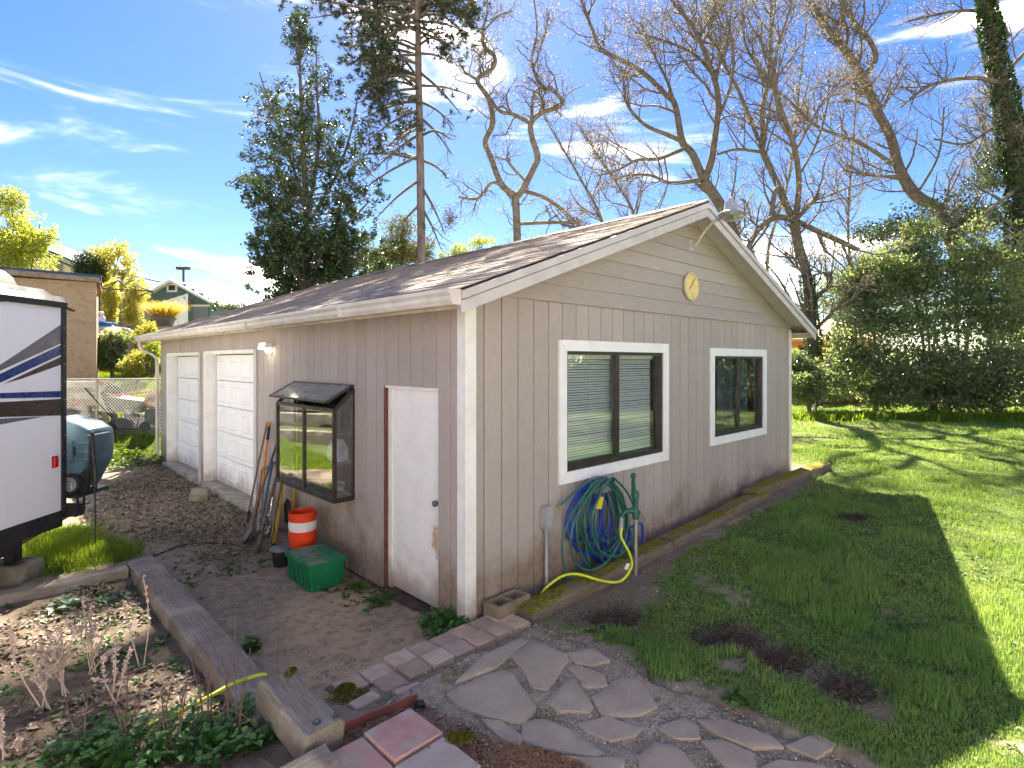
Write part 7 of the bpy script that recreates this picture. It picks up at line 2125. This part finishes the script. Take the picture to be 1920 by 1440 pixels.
# unseen white house added as bounce fill; its porch wing shows in reflections
m_clap = simple('white_clapboard', (.80, .78, .74), (.74, .72, .68), 3, .7)
dh = thing('bounce_fill_house', 'unseen white clapboard house added as bounce fill, with a porch wing seen in the window reflections', 'house', (0, -3.2, 0))
MB().box((-11, -6, -.2), (10, 0, 3.0)).build('wall', m_clap, dh)
MB().box((14.2, -6, -.2), (20, 8.0, 3.2)).build('porch_wing', m_clap, dh)
MB().prism([(-11.5, .5, 2.95), (-11.5, -6.5, 2.95), (-11.5, -3, 4.3)], (22, 0, 0)).build('roof', m_shingle, dh)
MB().prism([(13.8, -6, 3.15), (20.4, -6, 3.15), (17, -6, 4.4)], (0, 14.4, 0)).build('wing_roof', m_shingle, dh)
k_ = 0
while k_ < 14:
    z_ = .2 + k_ * .2
    MB().prism([(-11, .001, z_), (-11, .022, z_), (-11, .006, z_ + .2), (-11, .001, z_ + .2)], (21, 0, 0)).build('clapboard', m_clap, dh)
    k_ += 1
for (xa_, xb_) in ((-7.5, -5.7), (-2.6, -.8), (4.2, 6.0)):
    wq = MB().box((xa_, .025, 1.2), (xb_, .06, 2.5)).build('window', m_housewhite, dh)
    MB().box((xa_ + .1, .062, 1.3), (xb_ - .1, .066, 2.4)).build('pane', m_dark, wq)
wq = MB().box((14.13, 6.2, .3), (14.19, 8.6, 2.6)).build('patio_door', m_housewhite, dh)
for (ya_, yb_) in ((6.3, 7.35), (7.45, 8.5)): MB().box((14.11, ya_, .45), (14.125, yb_, 2.5)).build('pane', m_dark, wq)
MB().box((11.6, 5.0, .2), (14.1, 11.0, .42)).build('porch_floor', m_concrete, dh)
for yy in (5.2, 8.0, 10.8): MB().box((11.7, yy, .42), (11.84, yy + .14, 3.1)).build('porch_post', m_brownbd if yy == 8.0 else m_clap, dh)
MB().box((11.4, 4.8, 3.1), (14.3, 11.2, 3.25)).build('porch_roof', m_clap, dh)
# ================================================================ GROUND COVER
RG = np.random.default_rng(77)
m_grass = leafy('lawn_grass', (.115, .275, .08), (.225, .385, .11), .55, .45, .9, .25, tcol=(.42, .46, .02))
m_grass2 = leafy('rank_grass', (.08, .16, .012), (.17, .27, .02), .55, .45, .9, .25, tcol=(.36, .42, .012))
def blade_mesh(name, X, Y, h, w, mat, rng, lean=.55):
    n = len(X); Z = gz(X, Y) - .006
    a = rng.uniform(0, 2 * np.pi, n); l = rng.uniform(.15, 1.0, n) * lean
    d = np.stack([np.cos(a), np.sin(a), np.zeros(n)], 1)
    s = np.stack([-np.sin(a + rng.normal(size=n) * .5), np.cos(a), np.zeros(n)], 1) * (w / 2)[:, None]
    b = np.stack([X, Y, Z], 1); up = np.array([0, 0, 1.0])
    m1 = b + d * (h * l * .35)[:, None] + up * (h * .6)[:, None]
    tp = b + d * (h * l)[:, None] + up * (h * (1 - .25 * l))[:, None]
    V = np.stack([b - s, b + s, m1 + s * .75, m1 - s * .75, tp], 1).reshape(-1, 3)
    k = np.arange(n)[:, None] * 5
    T = np.concatenate([k + np.array([[0, 1, 2]]), k + np.array([[0, 2, 3]]), k + np.array([[3, 2, 4]])])
    return np_mesh(name, V, T, mat)
# lawn: many thin blades near the camera, wider and fewer far away
n = 490000
Yr = 2.5 + (23.5 - 2.5) * RG.random(n) ** 1.55
Xr = -.1 * Yr + RG.random(n) * (1.06 * Yr + .9)
gr, lit, dark, tan, mul, patio_m, bed, hole = zones(Xr, Yr)
ok = RG.random(n) < np.clip(gr, 0, 1) ** 1.3
uu, vv = UV(Xr, Yr)
ok &= ~((uu > -.1) & (uu < 7.8) & (vv > -.42) & (vv < 10.8))
Xg, Yg = Xr[ok], Yr[ok]
tall = fnoise(Xg, Yg, 2.2, 41)
h = (.032 + .06 * sst(tall, .42, .7)) * RG.uniform(.6, 1.3, len(Xg))
h *= 1 + .9 * sst(Yg, 14.8, 17) * sst(fnoise(Xg, Yg, 1.2, 4), .45, .6)
w = .0042 * (1 + np.maximum(0, Yg - 4) * .16) * RG.uniform(.7, 1.3, len(Xg))
tag(link('lawn_grass', blade_mesh('lawn_grass', Xg, Yg, h, w, m_grass, RG)), 'mown green lawn right of the garage', 'grass', kind='stuff')
# straw-coloured dead blades through the lawn
k = RG.choice(len(Xg), 26000, replace=False)
k = k[fnoise(Xg[k], Yg[k], 1.6, 61) > .45]
tag(link('dry_grass', blade_mesh('dry_grass', Xg[k] + .004, Yg[k], h[k] * .9, w[k] * 1.1, leafy('straw_blade', (.36, .30, .12), (.50, .42, .20), .7, .4, 3), RG, .9)), 'dead straw-coloured blades through the lawn', 'grass', kind='stuff')
# rank grass on the left
n = 110000
Yr = 5.0 + 16 * RG.random(n) ** 1.4; Xr = -RG.uniform(.55, .98, n) * Yr
gr, lit, *_r = zones(Xr, Yr)
uu, vv = UV(Xr, Yr)
ok = (RG.random(n) < gr) & ~((uu > -.06) & (vv < 10.8))
Xg, Yg = Xr[ok], Yr[ok]
h = RG.uniform(.05, .13, len(Xg)) * (.6 + .8 * fnoise(Xg, Yg, 1.6, 12)); w = .006 * (1 + np.maximum(0, Yg - 5) * .16)
tag(link('rank_grass', blade_mesh('rank_grass', Xg, Yg, h, np.full(len(Xg), 1.0) * w, m_grass2, RG)), 'rank bright grass by the trailer and on the slope behind the fence', 'grass', kind='stuff')
# bright strip of bluebell-like leaves along the hedge foot
n = 5200
Xg = RG.uniform(8.2, 17, n); Yg = 17.0 + RG.normal(size=n) * .35 + .25 * np.sin(Xg * 1.3) - (Xg - 8) * .10
h = RG.uniform(.14, .32, n); 
tag(link('hedge_foot_plants', blade_mesh('hedge_foot_plants', Xg, Yg, h, np.full(n, .035), m_grass2, RG, 1.0)), 'strip of strappy green leaves along the foot of the hedge', 'plants', kind='stuff')

# leaf litter
def scatter(n, mask_fn, xr, yr, rng):
    X = rng.uniform(*xr, n); Y = rng.uniform(*yr, n)
    k = rng.random(n) < mask_fn(X, Y)
    return X[k], Y[k]
m_litter = simple('dead_leaf', (.20, .145, .10), (.33, .26, .19), 3, .85, rnd=0, c3=(.08, .05, .035), s3=18, w3=(.45, .6))
def litter_mask(X, Y):
    z = zones(X, Y); return np.clip(z[1], 0, 1)
X1, Y1_ = scatter(40000, litter_mask, (-8, 0), (3, 12.5), RG)
uu, vv = UV(X1, Y1_); k = ~((uu > -.03) & (vv > -.05)); X1, Y1_ = X1[k], Y1_[k]
C = np.stack([X1, Y1_, gz(X1, Y1_) + RG.uniform(.005, .03, len(X1))], 1)
D = RG.normal(size=C.shape); D[:, 2] *= .25
V, T = leaf_quads(C, RG.uniform(.03, .07, len(C)), RG.uniform(.018, .042, len(C)), D, .75, RG)
tag(link('leaf_litter', np_mesh('leaf_litter', V, T, m_litter)), 'brown dead leaves in front of the garage doors and in the bed', 'leaves', kind='stuff')
# wood chips: by the pavers, in the mulch under the timbers, and on the bare far lawn
CH1 = [gp(640, 1372, .13), gp(700, 1345, .13), gp(790, 1325, .1), gp(860, 1360, .12), gp(960, 1400, .12), gp(1085, 1440, .12), (0.2, 2.4), (-.7, 2.4), (-1.7, 2.5), gp(560, 1440, .13)]
def chips(X, Y, size, mat, name, label, rng, flat=.8, lift=(.004, .02), cat_='chips'):
    C = np.stack([X, Y, gz(X, Y) + rng.uniform(*lift, len(X))], 1)
    D = rng.normal(size=C.shape); D[:, 2] *= .3
    V, T = leaf_quads(C, rng.uniform(size[0], size[1], len(C)), rng.uniform(size[0], size[1], len(C)) * .35, D, flat, rng)
    tag(link(name, np_mesh(name, V, T, mat)), label, cat_, kind='stuff')
m_chip = simple('bark_chip', (.24, .13, .075), (.36, .235, .15), 11, .9, c3=(.10, .06, .04), s3=30)
m_orangechip = simple('fresh_chip', (.40, .20, .09), (.28, .13, .06), 11, .9)
X1, Y1_ = scatter(42000, lambda x, y: (sd_poly(x, y, CH1) < .02) * 1.0, (-2, 1.2), (2.3, 3.6), RG)
chips(X1, Y1_, (.012, .04), m_chip, 'bark_mulch', 'brown bark mulch around the pavers', RG)
oc = gp(1000, 1420, .13)
X1 = oc[0] + RG.normal(size=3500) * .16; Y1_ = oc[1] + RG.normal(size=3500) * .06
k = sd_poly(X1, Y1_, CH1) < .06
chips(X1[k], Y1_[k], (.012, .035), m_orangechip, 'orange_mulch', 'orange rotted wood crumbs at the bottom of the patio', RG, lift=(.004, .016))
def mulch_mask(X, Y): z = zones(X, Y); return np.clip(z[4], 0, 1) * .9
X1, Y1_ = scatter(9000, mulch_mask, (0, 6.5), (4, 10), RG)
chips(X1, Y1_, (.012, .04), m_litter, 'soil_crumbs', 'dark crumbs and twigs on the soil beside the edging timbers', RG)
# dark clods of dug soil
m_clod = simple('dark_clod', (.06, .042, .03), (.115, .08, .06), 25, .95)
cx_, cy_ = [], []
for (c, rx, ry) in HOLES:
    m_ = 800; cx_.append(c[0] + RG.normal(size=m_) * rx * .75); cy_.append(c[1] + RG.normal(size=m_) * ry * 1.05)
chips(np.concatenate(cx_), np.concatenate(cy_), (.012, .045), m_clod, 'dug_soil', 'dark crumbly dug soil in the lawn', RG, .3, (.0, .035), 'soil')
# pebbles
def pebbles(X, Y, size, mat, name, label, rng, zoff=0.0, zfun=None):
    n = len(X); r = rng.uniform(size[0], size[1], n)
    C = np.stack([X, Y, (gz(X, Y) if zfun is None else zfun(X, Y)) + zoff + r * .25], 1)
    O = np.array([(1, 0, 0), (0, 1, 0), (-1, 0, 0), (0, -1, 0), (0, 0, .7), (0, 0, -.7)], float)
    Vv = C[:, None] + O[None] * r[:, None, None] * rng.uniform(.6, 1.2, (n, 6, 1))
    Tt = np.array([(0, 1, 4), (1, 2, 4), (2, 3, 4), (3, 0, 4), (1, 0, 5), (2, 1, 5), (3, 2, 5), (0, 3, 5)])
    T = (np.arange(n)[:, None, None] * 6 + Tt[None]).reshape(-1, 3)
    tag(link(name, np_mesh(name, Vv.reshape(-1, 3), T, mat, smooth=True)), label, 'pebbles', kind='stuff')
g = NG('pebble'); w_ = g.coord('pos')
vo = g.n('TexVoronoi', None, Scale=40.0); g.set(vo, 'Vector', w_); sc2 = g.n('SeparateColor'); g.set(sc2, 'Color', vo.outputs['Color'])
m_pebble = g.done(g.bsdf(g.mix(sc2.outputs[0], (.22, .175, .125), (.45, .375, .285)), .85, 0, .25))
X1, Y1_ = RG.uniform(-4.5, -.2, 16000), RG.uniform(3.7, 8.5, 16000)
uu, vv = UV(X1, Y1_); k = (uu < -.03) & (uu > -1.5) & (RG.random(len(X1)) < fnoise(X1, Y1_, 1.5, 6))
pebbles(X1[k], Y1_[k], (.003, .010), m_pebble, 'path_grit', 'fine grit on the dirt path', RG)
X1, Y1_ = RG.uniform(-.9, 2.6, 26000), RG.uniform(2.4, 4.5, 26000)
k = (sd_poly(X1, Y1_, PATIO) < -.03) & (RG.random(len(X1)) < sst(fnoise(X1, Y1_, 3, 2), .35, .6))
pebbles(X1[k], Y1_[k], (.003, .009), m_pebble, 'patio_gravel', 'loose gravel in the patio joints', RG, 0, lambda x, y: np.full(len(x), PZ - .01))
# pale petals and chips fallen on soil, lawn and patio
m_petal = simple('pale_petal', (.62, .55, .42), (.48, .38, .25), 30, .8)
X1, Y1_ = scatter(5200, lambda x, y: .8 * sst(fnoise(x, y, 1.2, 19), .42, .62), (-.6, 4.2), (2.5, 6.5), RG)
uu, vv = UV(X1, Y1_); k = (vv < -.45); X1, Y1_ = X1[k], Y1_[k]
C = np.stack([X1, Y1_, np.maximum(gz(X1, Y1_), np.where(sd_poly(X1, Y1_, PATIO) < 0, PZ + .018, -9)) + .014], 1)
V, T = leaf_quads(C, RG.uniform(.008, .018, len(C)), RG.uniform(.005, .012, len(C)), None, .85, RG)
tag(link('fallen_petals', np_mesh('fallen_petals', V, T, m_petal)), 'pale fallen petals on patio and lawn edge', 'petals', kind='stuff')

# ---- weeds
m_weed = leafy('weed_leaf', (.055, .12, .022), (.10, .19, .04), .45, .3, 4)
m_mint = leafy('mint_leaf', (.045, .13, .022), (.085, .21, .035), .4, .3, 5)
m_greyweed = leafy('grey_weed', (.10, .16, .09), (.16, .23, .13), .5, .25, 4)
def weed_pts(n, mask, xr, yr):
    return scatter(n, mask, xr, yr, RG)
def left_mask(X, Y):
    u = (X - CORNER.x) * D1.x + (Y - CORNER.y) * D1.y; v = (X - CORNER.x) * D2.x + (Y - CORNER.y) * D2.y
    bedm = sst(-sd_poly(X, Y, BED), 0, .1) * sst(fnoise(X, Y, 2.0, 51), .42, .56)
    yard = (u < -.05) * (u > -1.5) * (v > 2.2) * sst(fnoise(X, Y, 1.7, 52), .52, .64) * .55
    foot = (u < .0) * (u > -.45) * (v > .95) * (v < 3.2) * sst(fnoise(X, Y, 3.0, 53), .45, .6)
    out = (u < -1.4) * (v > 3.4) * sst(fnoise(X, Y, 1.6, 54), .52, .62) * .6
    return np.clip(bedm * .9 + yard + foot + out, 0, 1)
X1, Y1_ = weed_pts(13000, left_mask, (-8.5, -.4), (2.6, 12))
parts_ = []
def rosettes(X, Y, k, size, rng, up=(.1, .6), zoff=.0):
    n = len(X); Xk = np.repeat(X, k); Yk = np.repeat(Y, k)
    a = rng.uniform(0, 2 * np.pi, n * k); el = rng.uniform(*up, n * k); s = rng.uniform(size[0], size[1], n * k)
    D = np.stack([np.cos(a) * np.cos(el), np.sin(a) * np.cos(el), np.sin(el)], 1)
    b = np.stack([Xk, Yk, gz(Xk, Yk) + zoff], 1)
    return leaf_quads(b + D * (s * .55)[:, None], s, s * .55, D, .7, rng)
V, T = rosettes(X1, Y1_, 7, (.02, .055), RG)
tag(link('low_weeds', np_mesh('low_weeds', V, T, m_weed)), 'scattered low weeds over the dirt and the garden bed', 'weeds', kind='stuff')
X1, Y1_ = scatter(3600, lambda x, y: (zones(x, y)[0] > .3) * sst(fnoise(x, y, 1.3, 71), .45, .62), (.6, 6), (3, 8.5), RG)
V, T = rosettes(X1, Y1_, 6, (.02, .05), RG)
tag(link('lawn_weeds', np_mesh('lawn_weeds', V, T, m_weed)), 'small broad-leaved weeds in the lawn', 'weeds', kind='stuff')
# distinct leafy plants
def mint_plant(px, py, rad, hgt, n, label, mat, size, seed, z=None, cat_='plant'):
    rng = np.random.default_rng(seed)
    x, y = gp(px, py, z); zz = gz1(x, y)
    t = thing('leafy_plant', label, cat_, (x, y, zz), 0)
    st, lf, D_, L_ = MB(), [], [], []
    for k in range(n):
        a = rng.uniform(0, 2 * np.pi); r = rad * math.sqrt(rng.random()); h = hgt * rng.uniform(.5, 1.1) * (1 - .4 * r / rad)
        b0 = Vector((r * math.cos(a) * .8, r * math.sin(a) * .8, -.01)); tp = Vector((r * math.cos(a) * 1.15, r * math.sin(a) * 1.15, h))
        st.tube([b0, b0.lerp(tp, .5), tp], [.003, .0025, .0015], 4)
        for q in range(int(4 + h * 30)):
            f = rng.uniform(.25, 1.0); aa = rng.uniform(0, 2 * np.pi); s = rng.uniform(*size)
            d = np.array([math.cos(aa), math.sin(aa), rng.uniform(-.1, .5)]); p = np.array(b0.lerp(tp, f))
            lf.append(p + d * s * .5); D_.append(d); L_.append(s)
    st.build('stem', m_weed, t)['kind'] = 'stuff'
    V, T = leaf_quads(np.array(lf), np.array(L_), np.array(L_) * .72, np.array(D_), .75, rng)
    link('leaves', np_mesh('leaves', V, T, mat), t)
    return t
mint_plant(832, 1188, .17, .20, 34, 'bushy green nettle clump at the foot of the white corner post', m_mint, (.04, .075), 1, -.04)
mint_plant(722, 1128, .14, .10, 20, 'small leafy weed clump at the left door jamb', m_weed, (.03, .06), 2, -.09)
mint_plant(660, 1108, .16, .09, 22, 'weed clump on the dirt right of the green tote', m_weed, (.025, .05), 3, -.09)
mint_plant(300, 1415, .26, .20, 60, 'broad patch of mint at the bottom edge of the garden bed', m_mint, (.035, .065), 4, .05)
mint_plant(170, 1425, .20, .18, 40, 'mint patch in the lower left corner of the garden bed', m_mint, (.035, .065), 5, .05)
mint_plant(470, 1375, .22, .16, 54, 'mint growing around the end of the yellow hose', m_mint, (.035, .065), 6, .07)
mint_plant(560, 1362, .10, .16, 22, 'mint sprigs rising beside the raised timber block', m_mint, (.035, .06), 7, .08)
mint_plant(400, 1425, .16, .12, 26, 'mint patch between the mint beds, below the yellow hose', m_mint, (.03, .06), 8, .06)
mint_plant(468, 1215, .07, .14, 20, 'leafy weed along the right side of the short path timber', m_weed, (.03, .06), 9, -.02)
mint_plant(116, 1135, .13, .05, 26, 'grey-green rosette weed near the far timber of the bed', m_greyweed, (.05, .10), 10, .0)
mint_plant(215, 1118, .10, .05, 16, 'small grey-green rosette in the bed by the timber corner', m_greyweed, (.04, .08), 11, .0)
mint_plant(250, 870, .55, .14, 60, 'low green ground plants at the far garage corner', m_weed, (.05, .10), 12)
mint_plant(215, 850, .6, .16, 60, 'bright low weeds below the chain-link fence', m_grass2, (.05, .10), 13)
mint_plant(440, 955, .30, .07, 36, 'low clover patch before the nearer garage door', m_weed, (.02, .04), 14)
mint_plant(1385, 1318, .07, .10, 14, 'grass tuft with broad leaves at the patio edge', m_weed, (.03, .07), 15)

# ---- dry stalks in the bed
m_pale = simple('bleached_stalk', (.72, .56, .45), (.56, .43, .33), 20, .85)
m_brownst = simple('brown_stalk', (.18, .115, .09), (.12, .075, .06), 20, .9)
def stalk_plant(px, py, tops, label, mat, seed, heads=True, rad=.0038, Yoff=0.0, branch=2):
    rng = np.random.default_rng(seed)
    x, y = gp(px, py, .03); b = Vector((x, y, gz1(x, y)))
    t = thing('dry_stalk_plant', label, 'dry plant', b, 0, 'dead stalks in the garden bed')
    C_ = []
    for (tx, ty, dy) in tops:
        st = MB()
        e = at(tx, ty, y + dy) - b
        s = Vector((rng.uniform(-.03, .03), rng.uniform(-.03, .03), -.01))
        mid = s.lerp(e, .5) + Vector((rng.normal() * .02, rng.normal() * .02, .02))
        P = smooth_path([s, mid, e], 6); n = len(P)
        st.tube(P, [rad * (1.3 - .8 * i / n) for i in range(n)], 5)
        L_ = e.length
        for k in range(branch):
            i = int(n * rng.uniform(.3, .7)); q = P[i]; d = (e.normalized() + Vector(rng.normal(size=3)) * .45).normalized()
            q2 = q + d * L_ * rng.uniform(.2, .4)
            st.tube([q, q.lerp(q2, .5) + Vector((0, 0, .01)), q2], [rad * .8, rad * .6, rad * .35], 4)
            if heads:
                for f in np.linspace(.25, 1, 9): C_.append(np.array(q.lerp(q2, f)))
        if heads:
            for f in np.linspace(.45, 1, 18): C_.append(np.array(P[min(n - 1, int(f * (n - 1)))]))
        st.build('stem', mat, t, smooth=True)
    if heads:
        C_ = np.repeat(np.array(C_), 4, 0); C_ = C_ + rng.normal(size=C_.shape) * .006
        V, T = leaf_quads(C_, rng.uniform(.014, .028, len(C_)), rng.uniform(.010, .018, len(C_)), None, .3, rng)
        link('seed_heads', np_mesh('seed_heads', V, T, mat), t)['kind'] = 'stuff'
    return t
stalk_plant(170, 1255, [(155, 1120, .05), (205, 1170, .1), (125, 1160, -.1), (225, 1215, 0), (170, 1135, .2)], 'bleached pale seed stalks in the middle of the bed', m_pale, 1)
stalk_plant(90, 1330, [(14, 1165, .1), (60, 1230, -.05), (85, 1240, .1), (45, 1250, 0)], 'tall bleached stalk leaning left in the bed', m_pale, 2)
stalk_plant(20, 1430, [(2, 1330, 0), (30, 1390, .05), (-10, 1360, .1)], 'pale dry stalks in the lower left corner', m_pale, 3)
stalk_plant(262, 1240, [(268, 1080, .1), (232, 1130, 0)], 'single pale stalk before the long timber', m_pale, 4, branch=0)
stalk_plant(235, 1440, [(200, 1290, 0), (240, 1240, .1), (262, 1270, -.1), (222, 1330, 0), (285, 1330, .1)], 'thin brown stalks left of the yellow hose end', m_brownst, 5, False, branch=3)
stalk_plant(330, 1438, [(330, 1260, .1), (305, 1290, 0), (352, 1275, -.1), (372, 1330, .1), (340, 1310, 0)], 'thin brown stalks rising through the yellow hose', m_brownst, 6, False, branch=3)
stalk_plant(440, 1400, [(442, 1160, .1), (470, 1215, 0), (420, 1250, .1), (462, 1290, -.1)], 'thin brown stalks before the short path timber', m_brownst, 7, False, branch=3)
stalk_plant(530, 1370, [(530, 1120, .1), (551, 1130, .05), (540, 1210, 0), (510, 1250, 0)], 'tall thin stalks beside the raised timber block', m_brownst, 8, False, rad=.002, branch=3)
stalk_plant(160, 1430, [(120, 1300, 0), (170, 1280, .1), (140, 1330, .05)], 'thin brown stalks among the corner mint', m_brownst, 9, False, branch=3)

stalk_plant(120, 1300, [(105, 1165, .1), (75, 1200, 0), (140, 1190, .05), (98, 1220, -.05)], 'bleached stalks between the two taller pale plants', m_pale, 10)
stalk_plant(215, 1320, [(215, 1190, .1), (245, 1215, 0), (195, 1230, .05)], 'bleached stalks before the middle of the bed', m_pale, 11, branch=1)
stalk_plant(395, 1395, [(380, 1210, .1), (400, 1190, 0), (360, 1240, .05), (415, 1230, .1)], 'thin brown stalks behind the yellow hose', m_brownst, 12, False, branch=3)
# moss cushions on bricks and timber
m_moss = simple('moss', (.10, .105, .012), (.19, .17, .02), 30, .95, 0, .1, .9, 120)
for k, (px, py, z, s, lab) in enumerate(((655, 1305, .05, (.13, .09), 'moss cushion on the last brick of the step'), (862, 1385, .215, (.075, .05), 'moss cushion on the grey paver'), (545, 1262, .30, (.03, .05), 'moss strip on the raised timber block'), (650, 1290, .03, (.06, .05), 'small moss cushion beside the brick step'))):
    x, y = gp(px, py, z)
    rng = np.random.default_rng(90 + k); n = 1500
    a = rng.uniform(0, 2 * np.pi, n); r = np.sqrt(rng.random(n)) * (.7 + .5 * rng.random(n))
    C = np.stack([x + np.cos(a) * r * s[0], y + np.sin(a) * r * s[1], z + .012 * (1 - r) + rng.random(n) * .01], 1)
    V, T = leaf_quads(C, rng.uniform(.006, .014, n), rng.uniform(.005, .009, n), None, .3, rng)
    o = link('moss_cushion', np_mesh('moss_cushion', V, T, m_moss)); tag(o, lab, 'moss')
# small litter: crumpled black plastic by the edging
x, y = gp(787, 1322, .12)
o = rock_block('plastic_scrap', 'crumpled black plastic scrap beside the terracotta edging', (x, y, .10), (.07, .05, .045), (.2, .1, .4), m_black, 9, .7, 'scrap')

# ragged twig nest hanging in the twisted tree's lower branches
rgn = np.random.default_rng(8); c0 = at(843, 410, 22.0)
C = rgn.normal(size=(500, 3)) * np.array([.14, .14, .20])
V, T = leaf_quads(C, rgn.uniform(.06, .16, 500), rgn.uniform(.015, .04, 500), None, .2, rgn)
o = link('twig_nest', np_mesh('twig_nest', V, T, m_litter)); o.location = c0
tag(o, 'ragged brown twig nest hanging between pine and twisted tree', 'nest', kind='stuff')
